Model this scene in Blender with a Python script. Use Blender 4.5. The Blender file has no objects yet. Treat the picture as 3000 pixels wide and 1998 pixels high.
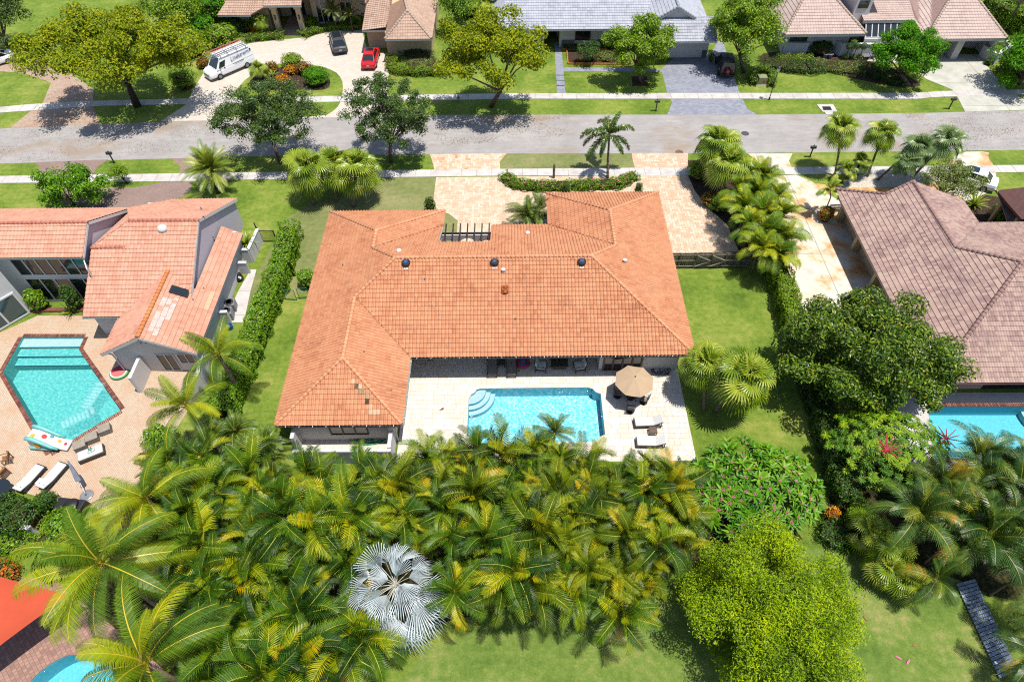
import bpy, bmesh, math, random
import numpy as np
from mathutils import Vector, Matrix, Euler, geometry
random.seed(7); rng = np.random.default_rng(7)
SC = bpy.context.scene
COL = SC.collection
R = math.radians
# ------------------------------------------------------------------ camera, sky, sun, exposure
CAM_H = 41.0; CAM_F = 1934.826; CAM_PITCH = 0.88337; CAM_YAW = -0.007388; CAM_ROLL = -0.015136
_cy, _sy = math.cos(CAM_YAW), math.sin(CAM_YAW)
_fw = Vector((_sy*math.cos(CAM_PITCH), _cy*math.cos(CAM_PITCH), -math.sin(CAM_PITCH)))
_r0 = Vector((_cy, -_sy, 0)); _u0 = _r0.cross(_fw)
_rt = _r0*math.cos(CAM_ROLL) + _u0*math.sin(CAM_ROLL)
_up = -_r0*math.sin(CAM_ROLL) + _u0*math.cos(CAM_ROLL)
cam_d = bpy.data.cameras.new('camera'); cam = bpy.data.objects.new('camera', cam_d); COL.objects.link(cam)
cam_d.sensor_width = 36; cam_d.lens = CAM_F/3000*36; cam_d.clip_end = 2000; cam_d.clip_start = 0.5
cam.matrix_world = Matrix(((_rt.x, _up.x, -_fw.x, 0), (_rt.y, _up.y, -_fw.y, 0), (_rt.z, _up.z, -_fw.z, CAM_H), (0, 0, 0, 1)))
SC.camera = cam
SUN = Vector((0.22, -0.10, 1.0)).normalized()
wd = bpy.data.worlds.new('World'); SC.world = wd; wd.use_nodes = True
_nt = wd.node_tree; _bg = _nt.nodes['Background']
_sk = _nt.nodes.new('ShaderNodeTexSky'); _sk.sky_type = 'NISHITA'; _sk.sun_disc = False
_sk.sun_elevation = math.asin(SUN.z); _sk.sun_rotation = math.atan2(SUN.x, SUN.y)
_sk.dust_density = 1.0
_nt.links.new(_sk.outputs[0], _bg.inputs[0]); _bg.inputs[1].default_value = 0.105
sun_d = bpy.data.lights.new('sun', 'SUN'); sun_d.energy = 4.3; sun_d.angle = R(0.53); sun_d.color = (1.0, 0.95, 0.87)
sun = bpy.data.objects.new('sun', sun_d); COL.objects.link(sun); sun.rotation_euler = SUN.to_track_quat('Z', 'Y').to_euler()
SC.view_settings.view_transform = 'Standard'; SC.view_settings.look = 'None'
SC.view_settings.exposure = 0.76; SC.view_settings.gamma = 1.0; SC.view_settings.use_curve_mapping = False
try:
    SC.cycles.max_bounces = 8; SC.cycles.transparent_max_bounces = 12; SC.cycles.caustics_reflective = False; SC.cycles.caustics_refractive = False
    SC.cycles.sample_clamp_indirect = 4; SC.cycles.use_denoising = False; SC.cycles.filter_width = 1.15
except Exception: pass

# ------------------------------------------------------------------ helpers
def G(u, v, z=0.0):
    """the point of the place at height z that the photograph shows at pixel u, v (3000 x 1998)"""
    d = _fw + _rt*((u-1500)/CAM_F) - _up*((v-999)/CAM_F)
    t = (z-CAM_H)/d.z
    return Vector((d.x*t, d.y*t, z))
def mpp(u, v, z=0.0):
    return (G(u+20, v, z)-G(u-20, v, z)).length/40
WL = {}
def wl(o):
    return WL.get(o.name, Vector((0, 0, 0))) if o else Vector((0, 0, 0))
def tag(o, label=None, cat=None, group=None, kind=None):
    if label: o['label'] = label
    if cat: o['category'] = cat
    if group: o['group'] = group
    if kind: o['kind'] = kind
    return o
def empty(name, loc, rz=0.0, label=None, cat=None, group=None):
    o = bpy.data.objects.new(name, None); COL.objects.link(o); o.empty_display_size = .3
    o.location = loc; o.rotation_euler = (0, 0, rz); WL[o.name] = Vector(loc)
    return tag(o, label, cat, group)
def link(name, me, parent=None, loc=None, rot=None, mx=None):
    o = bpy.data.objects.new(name, me); COL.objects.link(o)
    if parent: o.parent = parent
    if mx is not None: o.matrix_local = mx
    else:
        if loc is not None: o.location = loc
        if rot is not None: o.rotation_euler = rot
    if parent: WL[o.name] = wl(parent)
    return o
def kids(o):
    return [c for c in ALLKIDS.get(o.name, [])]
def dup(root, loc, rz=None, label=None, group=None, scale=None):
    def rec(o, par):
        c = o.copy(); COL.objects.link(c)
        if par: c.parent = par
        for ch in o.children: rec(ch, c)
        return c
    r = rec(root, None); r.location = loc
    if rz is not None: r.rotation_euler = (0, 0, rz)
    if scale: r.scale = (scale,)*3
    if label: r['label'] = label
    if group: r['group'] = group
    WL[r.name] = Vector(loc)
    return r
def np_mesh(name, V, F, mats=None, mi=None, smooth=False):
    """F: (n,k) array or list of such arrays"""
    V = np.asarray(V, dtype=np.float32).reshape(-1, 3)
    Fs = F if isinstance(F, list) else [F]
    Fs = [np.asarray(f, dtype=np.int32) for f in Fs if len(f)]
    me = bpy.data.meshes.new(name)
    me.vertices.add(len(V)); me.vertices.foreach_set('co', V.ravel())
    nl = sum(f.size for f in Fs); me.loops.add(nl)
    me.loops.foreach_set('vertex_index', np.concatenate([f.ravel() for f in Fs]))
    npol = sum(len(f) for f in Fs); me.polygons.add(npol)
    tot = np.concatenate([np.full(len(f), f.shape[1], dtype=np.int32) for f in Fs])
    st = np.concatenate([[0], np.cumsum(tot)[:-1]]).astype(np.int32)
    me.polygons.foreach_set('loop_start', st); me.polygons.foreach_set('loop_total', tot)
    for m in (mats or []): me.materials.append(m)
    if mi is not None: me.polygons.foreach_set('material_index', np.asarray(mi, dtype=np.int32))
    me.polygons.foreach_set('use_smooth', np.full(npol, bool(smooth)))
    me.update(calc_edges=True)
    return me
class MB:
    def __init__(s): s.v = []; s.f = []; s.m = []
    def add(s, vs, fs, m=0):
        n = len(s.v); s.v += [tuple(p) for p in vs]
        for f in fs: s.f.append(tuple(n+i for i in f)); s.m.append(m)
        return s
    def box(s, c, d, rz=0.0, m=0, mx=None):
        x, y, z = d[0]/2, d[1]/2, d[2]/2
        vs = [Vector((a*x, b*y, e*z)) for e in (-1, 1) for b in (-1, 1) for a in (-1, 1)]
        M_ = mx if mx is not None else Matrix.Rotation(rz, 3, 'Z')
        vs = [M_ @ p + Vector(c) for p in vs]
        return s.add(vs, [(0, 2, 3, 1), (4, 5, 7, 6), (0, 1, 5, 4), (2, 6, 7, 3), (0, 4, 6, 2), (1, 3, 7, 5)], m)
    def bar(s, p, q, w, h, m=0, up=(0, 0, 1)):
        p = Vector(p); q = Vector(q); d = q-p; L = d.length; d.normalize()
        a = d.cross(Vector(up))
        if a.length < 1e-4: a = d.cross(Vector((1, 0, 0)))
        a.normalize(); b = a.cross(d)
        M_ = Matrix((d, a, b)).transposed()
        return s.box((p+q)/2, (L, w, h), mx=M_, m=m)
    def prism(s, poly, z0, z1, m=0):
        n = len(poly)
        A = sum(poly[i][0]*poly[(i+1) % n][1]-poly[(i+1) % n][0]*poly[i][1] for i in range(n))
        if A < 0: poly = poly[::-1]
        vs = [(p[0], p[1], z0) for p in poly]+[(p[0], p[1], z1) for p in poly]
        fs = [tuple(range(n))[::-1], tuple(range(n, 2*n))]+[(i, (i+1) % n, n+(i+1) % n, n+i) for i in range(n)]
        return s.add(vs, fs, m)
    def tube(s, pts, r, k=6, m=0, caps=True):
        pts = [Vector(p) for p in pts]; n = len(pts)
        rs = r if isinstance(r, (list, tuple)) else [r]*n
        ring = []; prev = None
        for i, p in enumerate(pts):
            t = (pts[min(i+1, n-1)]-pts[max(i-1, 0)]).normalized()
            a = prev - t*prev.dot(t) if prev is not None else t.orthogonal()
            if a.length < 1e-5: a = t.orthogonal()
            a.normalize(); prev = a; b = t.cross(a)
            ring.append([p+(a*math.cos(2*math.pi*j/k)+b*math.sin(2*math.pi*j/k))*rs[i] for j in range(k)])
        vs = [q for r_ in ring for q in r_]
        fs = [(i*k+j, i*k+(j+1) % k, (i+1)*k+(j+1) % k, (i+1)*k+j) for i in range(n-1) for j in range(k)]
        if caps: fs += [tuple(range(k))[::-1], tuple(range((n-1)*k, n*k))]
        return s.add(vs, fs, m)
    def lathe(s, prof, c=(0, 0, 0), k=16, m=0, axis='Z'):
        vs = []; n = len(prof)
        for r, z in prof:
            for j in range(k):
                a = 2*math.pi*j/k; p = (r*math.cos(a), r*math.sin(a), z)
                if axis == 'Y': p = (p[0], p[2], p[1])
                vs.append((p[0]+c[0], p[1]+c[1], p[2]+c[2]))
        fs = [(i*k+j, i*k+(j+1) % k, (i+1)*k+(j+1) % k, (i+1)*k+j) for i in range(n-1) for j in range(k)]
        fs += [tuple(range(k))[::-1], tuple(range((n-1)*k, n*k))]
        if axis == 'Y': fs = [f[::-1] for f in fs]
        return s.add(vs, fs, m)
    def loft(s, rings, m=0):
        k = len(rings[0]); vs = [p for r in rings for p in r]
        fs = [(i*k+j, i*k+(j+1) % k, (i+1)*k+(j+1) % k, (i+1)*k+j) for i in range(len(rings)-1) for j in range(k)]
        fs += [tuple(range(k))[::-1], tuple(range((len(rings)-1)*k, len(rings)*k))]
        return s.add(vs, fs, m)
    def build(s, name, mats, parent=None, world=False, smooth=False, loc=None, rot=None, bevel=0):
        me = bpy.data.meshes.new(name)
        off = wl(parent) if (world and parent) else Vector((0, 0, 0))
        me.from_pydata([(p[0]-off[0], p[1]-off[1], p[2]-off[2]) for p in s.v], [], s.f)
        for mt in (mats if isinstance(mats, (list, tuple)) else [mats]): me.materials.append(mt)
        for p, i in zip(me.polygons, s.m): p.material_index = i; p.use_smooth = smooth
        if bevel:
            b = bmesh.new(); b.from_mesh(me)
            bmesh.ops.recalc_face_normals(b, faces=b.faces)
            bmesh.ops.bevel(b, geom=b.edges[:], offset=bevel, segments=1, affect='EDGES', profile=.5)
            b.to_mesh(me); b.free()
        me.update()
        return link(name, me, parent, loc, rot)
def chaikin(P, it=2):
    for _ in range(it):
        Q = []
        for i in range(len(P)):
            a = P[i]; b = P[(i+1) % len(P)]
            Q += [(a[0]*.75+b[0]*.25, a[1]*.75+b[1]*.25), (a[0]*.25+b[0]*.75, a[1]*.25+b[1]*.75)]
        P = Q
    return P
def px(P, z=0.0): return [tuple(G(u, v, z)[:2]) for u, v in P]
def inpoly(X, Y, P):
    X = np.asarray(X); Y = np.asarray(Y); r = np.zeros(X.shape, bool); n = len(P)
    for i in range(n):
        x0, y0 = P[i][:2]; x1, y1 = P[(i+1) % n][:2]
        if y0 == y1: continue
        c = ((y0 > Y) != (y1 > Y)) & (X < (x1-x0)*(Y-y0)/(y1-y0)+x0); r ^= c
    return r
def clip_rect(P, x0, x1, y0, y1):
    def cl(P, ins, cut):
        Q = []
        for i in range(len(P)):
            a = P[i-1]; b = P[i]
            if ins(b):
                if not ins(a): Q.append(cut(a, b))
                Q.append(b)
            elif ins(a): Q.append(cut(a, b))
        return Q
    def cx(c): return lambda a, b: (c, a[1]+(b[1]-a[1])*(c-a[0])/(b[0]-a[0]))
    def cyy(c): return lambda a, b: (a[0]+(b[0]-a[0])*(c-a[1])/(b[1]-a[1]), c)
    for ins, cut in ((lambda p: p[0] >= x0, cx(x0)), (lambda p: p[0] <= x1, cx(x1)), (lambda p: p[1] >= y0, cyy(y0)), (lambda p: p[1] <= y1, cyy(y1))):
        if P: P = cl(P, ins, cut)
    return P
def sheet(name, poly, z, mat, holes=(), kind='structure', label=None, skirt=0.0, parent=None):
    loops = [[Vector((p[0], p[1], 0)) for p in poly]]+[[Vector((p[0], p[1], 0)) for p in h] for h in holes]
    tris = geometry.tessellate_polygon(loops); flat = [p for l in loops for p in l]
    vs = [(p.x, p.y, z) for p in flat]; fs = []
    for t in tris:
        a, b, c = (flat[i] for i in t)
        fs.append(t if (b-a).cross(c-a).z > 0 else t[::-1])
    if skirt:
        n0 = 0
        for l in loops:
            n = len(l); base = len(vs); vs += [(p.x, p.y, z-skirt) for p in l]
            fs += [(n0+i, n0+(i+1) % n, base+(i+1) % n, base+i) for i in range(n)]; n0 += n
    me = bpy.data.meshes.new(name); me.from_pydata(vs, [], fs); me.materials.append(mat); me.update()
    o = link(name, me, parent)
    if kind and not parent: o['kind'] = kind
    return o

# ------------------------------------------------------------------ materials
ALB = 0.50; DES = 0.04
def S(r, g, b, k=1.0, des=None):
    """photograph colour in daylight -> base colour"""
    f = lambda c: (c/255/12.92 if c <= 10 else ((c/255+.055)/1.055)**2.4)
    D = DES if des is None else des; q = [f(c) for c in (r, g, b)]; lum = .25*q[0]+.6*q[1]+.15*q[2]
    return tuple(min(.86, max(0.004, c*(1-D)+lum*D)*ALB*k) for c in q)+(1,)
class NT:
    def __init__(s, name):
        s.mat = bpy.data.materials.new(name); s.mat.use_nodes = True; s.t = s.mat.node_tree
        s.b = s.t.nodes['Principled BSDF']; s.out = s.t.nodes['Material Output']
    def n(s, t, **k):
        nd = s.t.nodes.new('ShaderNode'+t)
        for a, v in k.items():
            if a.startswith('i_'): s.set(nd.inputs[a[2:]] if not a[2:].isdigit() else nd.inputs[int(a[2:])], v)
            else: setattr(nd, a, v)
        return nd
    def set(s, inp, v):
        if isinstance(v, bpy.types.NodeSocket): s.t.links.new(v, inp)
        else: inp.default_value = v
    def pos(s): return s.n('NewGeometry').outputs['Position']
    def noise(s, scale, detail=3, rough=.55, vec=None, dist=0.0):
        nd = s.n('TexNoise', i_Scale=scale, i_Detail=detail, i_Roughness=rough, i_Distortion=dist); s.set(nd.inputs['Vector'], vec or s.pos()); return nd.outputs['Fac']
    def math(s, op, a, b=0.0, clamp=False):
        nd = s.n('Math', operation=op, use_clamp=clamp); s.set(nd.inputs[0], a); s.set(nd.inputs[1], b); return nd.outputs[0]
    def ramp(s, f, stops):
        nd = s.n('ValToRGB'); e = nd.color_ramp.elements
        while len(e) < len(stops): e.new(.5)
        for el, (p, c) in zip(e, stops): el.position = p; el.color = c
        s.set(nd.inputs[0], f); return nd.outputs[0]
    def mix(s, f, a, b, mode='MIX'):
        nd = s.n('Mix', data_type='RGBA', blend_type=mode); s.set(nd.inputs[0], f); s.set(nd.inputs[6], a); s.set(nd.inputs[7], b); return nd.outputs[2]
    def vscale(s, v, k):
        nd = s.n('VectorMath', operation='MULTIPLY'); s.set(nd.inputs[0], v); nd.inputs[1].default_value = k; return nd.outputs[0]
    def bump(s, h, strength=.3, dist=.02):
        nd = s.n('Bump', i_Strength=strength, i_Distance=dist); s.set(nd.inputs['Height'], h); s.set(s.b.inputs['Normal'], nd.outputs[0])
    def p(s, col=None, rough=.8, spec=.3, metal=0.0):
        if col is not None: s.set(s.b.inputs['Base Color'], col)
        s.set(s.b.inputs['Roughness'], rough); s.b.inputs['Specular IOR Level'].default_value = spec; s.b.inputs['Metallic'].default_value = metal
        return s.mat
def M(name, stops, scale=2.0, rough=.8, spec=.3, bump=0.0, bscale=30.0, metal=0.0, isl=0.0, obj=0.0, wn=1.0, detail=4, stretch=None, bdist=.02):
    t = NT(name)
    vec = t.vscale(t.pos(), stretch) if stretch else t.pos()
    f = t.math('MULTIPLY', t.noise(scale, detail, .6, vec), wn)
    f = t.math('ADD', t.math('MULTIPLY', t.math('SUBTRACT', f, .5*wn), 1.6), .5*wn)
    if isl: f = t.math('ADD', f, t.math('MULTIPLY', t.n('NewGeometry').outputs['Random Per Island'], isl))
    if obj: f = t.math('ADD', f, t.math('MULTIPLY', t.n('ObjectInfo').outputs['Random'], obj))
    if bump: t.bump(t.noise(bscale, 3, .6), bump, bdist)
    return t.p(t.ramp(f, stops), rough, spec, metal)
def M1(name, c, rough=.7, spec=.3, var=.12, scale=3.0, **k):
    d = tuple(x*(1-var) for x in c[:3])+(1,); l = tuple(min(.9, x*(1+var)) for x in c[:3])+(1,)
    return M(name, [(.25, d), (.75, l)], scale, rough, spec, **k)
def FOL(name, stops, rough=.5, spec=.4, trans=.25, isl=.45, obj=.3, wn=.35, scale=.7):
    """foliage: colour varies by leaf, by plant and by place"""
    t = NT(name)
    f = t.math('MULTIPLY', t.noise(scale, 3, .6), wn)
    f = t.math('ADD', f, t.math('MULTIPLY', t.n('NewGeometry').outputs['Random Per Island'], isl))
    if obj: f = t.math('ADD', f, t.math('MULTIPLY', t.n('ObjectInfo').outputs['Random'], obj))
    c = t.ramp(f, stops); t.p(c, rough, spec)
    tr = t.n('BsdfTranslucent'); t.set(tr.inputs[0], t.mix(.5, c, (.35, .42, .03, 1), 'MIX'))
    ms = t.n('MixShader'); ms.inputs[0].default_value = trans
    t.t.links.new(t.b.outputs[0], ms.inputs[1]); t.t.links.new(tr.outputs[0], ms.inputs[2]); t.t.links.new(ms.outputs[0], t.out.inputs[0])
    return t.mat
def grass_mat(name, c1, c2, c3, dry=.0):
    t = NT(name)
    a = t.noise(.22, 4, .6); b = t.noise(2.2, 4, .65); c = t.noise(28, 3, .7)
    st = t.noise(1.2, 2, .5, t.vscale(t.pos(), (.25, 2.0, 1)))
    d = t.noise(9, 3, .7)
    f = t.math('ADD', t.math('MULTIPLY', a, .8), t.math('MULTIPLY', b, .5))
    f = t.math('ADD', f, t.math('MULTIPLY', c, .5)); f = t.math('ADD', f, t.math('ADD', t.math('MULTIPLY', st, .14), t.math('MULTIPLY', d, .35)))
    f = t.math('SUBTRACT', f, .645-dry)
    col = t.ramp(f, [(.25, c1), (.5, c2), (.78, c3)])
    t.bump(t.noise(45, 4, .75), .8, .05)
    return t.p(col, .9, .15)
def brick_mat(name, c1, c2, mortar, w=.2, h=.1, rot=0.0, bump=.3, stain=None, bias=0.0, msize=.006, rough=.8):
    t = NT(name); mp = t.n('Mapping'); t.set(mp.inputs['Vector'], t.pos()); mp.inputs['Rotation'].default_value = (0, 0, rot)
    br = t.n('TexBrick', i_Color1=c1, i_Color2=c2, i_Mortar=mortar, i_Scale=1.0); br.inputs['Mortar Size'].default_value = msize
    br.inputs['Brick Width'].default_value = w; br.inputs['Row Height'].default_value = h; br.inputs['Bias'].default_value = bias
    t.set(br.inputs['Vector'], mp.outputs[0]); col = br.outputs['Color']
    col = t.mix(t.math('MULTIPLY', t.noise(6, 4, .7), .35), col, (.5, .45, .42, 1), 'MULTIPLY')
    if stain: col = t.mix(t.ramp(t.noise(.5, 4, .6), [(.45, (0, 0, 0, 1)), (.7, (.6, .6, .6, 1))]), col, stain)
    t.bump(t.math('SUBTRACT', 1.0, br.outputs['Fac']), bump, .01)
    return t.p(col, rough, .25)
# ------------------------------------------------------------------ the materials used
def tile_mat(name, stops, stain, sfac=.5, sscale=.9):
    t = NT(name); gi = t.n('NewGeometry').outputs['Random Per Island']; ob = t.n('ObjectInfo').outputs['Random']
    fr = t.math('FRACT', t.math('ADD', t.math('MULTIPLY', gi, 7.31), t.math('MULTIPLY', ob, 3.77)))
    f = t.math('ADD', t.math('MULTIPLY', fr, .32), t.math('MULTIPLY', t.noise(.5, 4, .6), .7))
    c = t.ramp(f, [(p, tuple(min(.85, 1.15*(x*.93+.07*(.3*q[0]+.55*q[1]+.15*q[2]))) for x in q[:3])+(1,)) for p, q in stops])
    sp = t.ramp(t.noise(sscale, 5, .65), [(.55, (0, 0, 0, 1)), (.72, (1, 1, 1, 1))])
    pk = t.ramp(fr, [(.5, (0, 0, 0, 1)), (.6, (1, 1, 1, 1))])
    k = t.math('MULTIPLY', t.math('MULTIPLY', sp, pk), sfac)
    c = t.mix(k, c, stain)
    c = t.mix(t.math('MULTIPLY', t.noise(14, 3, .7), .25), c, (.6, .56, .54, 1), 'MULTIPLY')
    t.bump(t.noise(60, 3, .6), .25, .01)
    return t.p(c, .75, .25)
m_tile = tile_mat('terracotta_tile', [(.15, S(190, 116, 74)), (.4, S(222, 146, 98)), (.65, S(234, 162, 112)), (.92, S(228, 156, 114))], S(150, 118, 104), .5)
m_tile_salmon = tile_mat('salmon_tile', [(.15, S(206, 138, 108)), (.45, S(232, 164, 132)), (.7, S(238, 178, 148)), (.92, S(208, 154, 134))], S(180, 140, 130), .5)
m_tile_brown = tile_mat('mottled_brown_tile', [(.15, S(130, 100, 98)), (.38, S(172, 138, 130)), (.58, S(198, 164, 150)), (.9, S(212, 186, 162))], S(112, 90, 98), .75, .55)
m_tile_tan = tile_mat('tan_tile', [(.15, S(178, 142, 120)), (.5, S(206, 170, 146)), (.9, S(220, 188, 165))], S(160, 130, 112), .4)
m_tile_grey = tile_mat('grey_tile', [(.15, S(158, 162, 176)), (.5, S(192, 196, 208)), (.9, S(208, 212, 222))], S(140, 145, 158), .4)
m_tile_pink = tile_mat('pale_pink_tile', [(.15, S(196, 168, 158)), (.5, S(216, 190, 178)), (.9, S(226, 204, 192))], S(170, 148, 140), .4)
m_tile_pale = M1('pale_replacement_tile', S(240, 200, 160), .8, .2, .08)
m_tile_white = M('chalky_tile', [(.3, S(236, 190, 172)), (.6, S(245, 225, 215))], 9, .9, .1)
m_ridge = tile_mat('ridge_tile_clay', [(.1, S(224, 140, 92, 1.15)), (.5, S(240, 162, 112, 1.15)), (.9, S(246, 176, 128, 1.15))], S(160, 120, 100), .3)
m_ridge_or = tile_mat('ridge_tile_orange', [(.1, S(214, 110, 50)), (.5, S(236, 140, 62)), (.9, S(240, 160, 84))], S(120, 80, 70), .6, 2)
m_ridge_salmon = tile_mat('ridge_tile_salmon', [(.1, S(205, 112, 85)), (.9, S(236, 150, 122))], S(170, 110, 95), .4)
m_ridge_brown = tile_mat('ridge_tile_brown', [(.1, S(160, 118, 110)), (.9, S(205, 165, 150))], S(120, 90, 90), .4)
m_ridge_tan = tile_mat('ridge_tile_tan', [(.1, S(205, 175, 150)), (.9, S(228, 204, 182))], S(170, 140, 120), .3)
m_ridge_grey = tile_mat('ridge_tile_grey', [(.1, S(165, 170, 185)), (.9, S(200, 204, 216))], S(140, 145, 160), .3)
m_white = M1('white_stucco', S(246, 244, 244), .8, .2, .04, bump=.15, bscale=25)
m_lilac = M1('pale_stucco', S(232, 226, 238), .8, .2, .04, bump=.15, bscale=25)
m_cream = M1('cream_stucco', S(246, 220, 174), .8, .2, .05, bump=.15, bscale=25)
m_beige = M1('beige_stucco', S(226, 200, 176), .8, .2, .05, bump=.15)
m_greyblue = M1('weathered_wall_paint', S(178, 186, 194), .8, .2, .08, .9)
m_trim = M1('white_trim', S(250, 250, 250), .5, .4, .02)
m_gutter = M1('dark_gutter', S(44, 36, 36), .4, .5)
m_gutter_g = M1('grey_gutter', S(170, 182, 176), .4, .5)
m_glass = NT('window_glass').p((.012, .016, .018, 1), .05, .8)
m_glass_t = NT('teal_window_glass').p((.02, .06, .065, 1), .05, .8)
m_dark = M1('dark_metal', (.02, .02, .022, 1), .45, .5)
m_black = M1('black_plastic', (.012, .012, .013, 1), .5, .4)
m_wicker = M('dark_wicker', [(.3, (.025, .018, .015, 1)), (.7, (.06, .045, .038, 1))], 40, .6, .3, bump=.4, bscale=80)
m_brownwood = M('brown_slat_wood', [(.3, S(110, 86, 76)), (.7, S(142, 112, 98))], 6, .6, .3, stretch=(1, 8, 1))
m_teak = M('teak', [(.3, S(150, 100, 55)), (.7, S(190, 135, 85))], 8, .6, .3, stretch=(1, 6, 1))
m_cushion = M1('white_cushion', S(238, 238, 236), .9, .1, .03)
m_cushion_g = M1('grey_cushion', S(158, 150, 142), .9, .1, .04)
m_umbrella = M1('beige_canvas', S(214, 184, 150), .9, .1, .03, 2)
m_fencewood = M('weathered_fence_wood', [(.25, S(96, 94, 72)), (.55, S(132, 126, 104)), (.8, S(164, 152, 136))], 2.0, .9, .1, isl=0, obj=.3, bump=.4, bscale=20, stretch=(3, 3, .6))
m_rail = M('bleached_rail', [(.3, S(150, 138, 128)), (.7, S(188, 176, 166))], 5, .9, .1)
m_pergola = M('dark_stained_beam', [(.3, S(48, 42, 42)), (.7, S(80, 72, 72))], 3, .8, .2)
m_green = M1('green_paint', S(20, 120, 90), .5, .4)
m_hose_g = M1('green_hose', S(10, 170, 110), .5, .4)
m_hose_b = M1('blue_hose', S(48, 66, 90), .5, .4)
m_rust = M('rusty_metal', [(.35, S(70, 40, 30)), (.5, S(150, 80, 40)), (.65, S(225, 120, 60))], 9, .9, .2)
m_conc = M('concrete', [(.25, S(208, 200, 192)), (.5, S(224, 218, 212)), (.8, S(236, 232, 228))], 1.2, .9, .2, obj=.25, wn=.8, bump=.2, bscale=50)
m_concdark = M('dark_joint_concrete', [(.25, S(176, 160, 146)), (.8, S(205, 192, 180))], 2, .9, .2)  # slightly darker concrete that shows in the joints between slabs
m_asphalt = None
def road_mat():
    t = NT('worn_asphalt'); a = t.noise(.25, 5, .6); b = t.noise(1.6, 4, .65, t.vscale(t.pos(), (.35, 1.6, 1))); c = t.noise(60, 2, .8)
    f = t.math('ADD', t.math('MULTIPLY', a, .5), t.math('ADD', t.math('MULTIPLY', b, .4), t.math('MULTIPLY', c, .12)))
    col = t.ramp(f, [(.3, S(164, 158, 154)), (.5, S(186, 181, 178)), (.68, S(206, 200, 195))])
    stain = t.ramp(t.noise(.14, 4, .6, t.vscale(t.pos(), (1, 1.7, 1))), [(.54, (0, 0, 0, 1)), (.68, (.75, .75, .75, 1))])
    col = t.mix(stain, col, S(178, 156, 132))
    cr = t.ramp(t.noise(.5, 6, .7, None, .6), [(.488, (0, 0, 0, 1)), (.5, (.4, .4, .4, 1)), (.512, (0, 0, 0, 1))])
    col = t.mix(cr, col, S(150, 146, 144))
    t.bump(t.noise(80, 2, .6), .25, .01)
    return t.p(col, .9, .2)
m_asphalt = road_mat()
m_leaflitter = M('leaf_litter', [(.3, S(150, 112, 76)), (.7, S(186, 142, 98))], 12, .9, .1, isl=.5, wn=.5)
m_grass = grass_mat('lawn_grass', S(84, 116, 32), S(132, 160, 50), S(192, 190, 96))
m_grass_dry = grass_mat('dry_lawn_grass', S(112, 128, 66), S(148, 156, 92), S(186, 178, 124), .02)
m_grass_back = grass_mat('back_lawn_grass', S(92, 126, 44), S(134, 162, 66), S(206, 188, 124), -.02)
m_mulch = M('dark_mulch', [(.3, S(46, 36, 30)), (.5, S(84, 66, 54)), (.75, S(120, 96, 80))], 12, .95, .1, bump=.8, bscale=30, bdist=.05)
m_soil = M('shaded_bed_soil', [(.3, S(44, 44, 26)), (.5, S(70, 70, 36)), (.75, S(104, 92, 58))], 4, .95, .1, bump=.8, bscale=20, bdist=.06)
m_gravel = M('white_gravel', [(.3, S(196, 180, 160)), (.5, S(236, 226, 210)), (.7, S(246, 240, 230))], 9, .95, .1, bump=.7, bscale=25, bdist=.04)
m_litepaver = M('travertine', [(.2, S(236, 216, 196)), (.45, S(248, 236, 222)), (.7, S(252, 244, 234)), (.95, S(246, 230, 210))], 1.8, .7, .3, isl=.55, obj=.55, wn=.5, bump=.15, bscale=20)
m_joint = M1('paver_joint', S(206, 186, 164), .95, .1, .1)
m_flag = M('drive_paver', [(.12, S(200, 142, 108)), (.3, S(232, 178, 138)), (.48, S(245, 210, 176)), (.72, S(249, 230, 206)), (.95, S(236, 200, 166))], 1.6, .85, .2, isl=.62, obj=.62, wn=.45, bump=.3, bscale=16)
m_flagjoint = M1('drive_joint', S(226, 190, 156), .95, .1, .12)
m_whitedrive = brick_mat('white_drive_paver', S(250, 242, 228), S(238, 226, 210), S(214, 200, 184), .42, .3, .3, .3, S(232, 214, 196), msize=.012)
m_tandrive = brick_mat('tan_drive_paver', S(226, 200, 176), S(206, 178, 156), S(170, 146, 128), .3, .2, .6, .3, S(190, 150, 130), msize=.01)
m_greydrive = brick_mat('grey_drive_paver', S(160, 166, 182), S(186, 190, 204), S(128, 134, 150), .4, .25, 0, .3, None, msize=.012)
m_browndrive = brick_mat('brown_drive_paver', S(172, 146, 138), S(190, 162, 150), S(146, 122, 114), .22, .11, .78, .3, S(150, 128, 118), msize=.008)
m_patio_l = brick_mat('tan_patio_paver', S(246, 224, 198), S(232, 204, 174), S(206, 174, 142), .22, .11, .78, .35, S(220, 170, 130), msize=.012)
m_patio_b = brick_mat('rose_patio_paver', S(206, 164, 146), S(176, 136, 122), S(150, 116, 104), .22, .22, .78, .35, None, msize=.012)
m_brickdark = M('coping_brick', [(.3, S(120, 72, 64)), (.6, S(160, 98, 84)), (.9, S(186, 128, 108))], 5, .85, .2, obj=.5, wn=.6)
m_stained = M('stained_concrete', [(.2, S(214, 140, 80)), (.36, S(236, 186, 130)), (.48, S(246, 226, 196)), (.62, S(240, 236, 226)), (.85, S(222, 206, 180))], .42, .7, .3, bump=.1, bscale=40, detail=6)
m_conc_drive = M('plain_concrete', [(.3, S(206, 204, 190)), (.7, S(226, 224, 212))], .7, .85, .2, bump=.15, bscale=50)
m_orangepath = M('orange_stained_path', [(.3, S(214, 140, 60)), (.55, S(238, 178, 100)), (.8, S(246, 214, 160))], .9, .7, .3)
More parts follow.
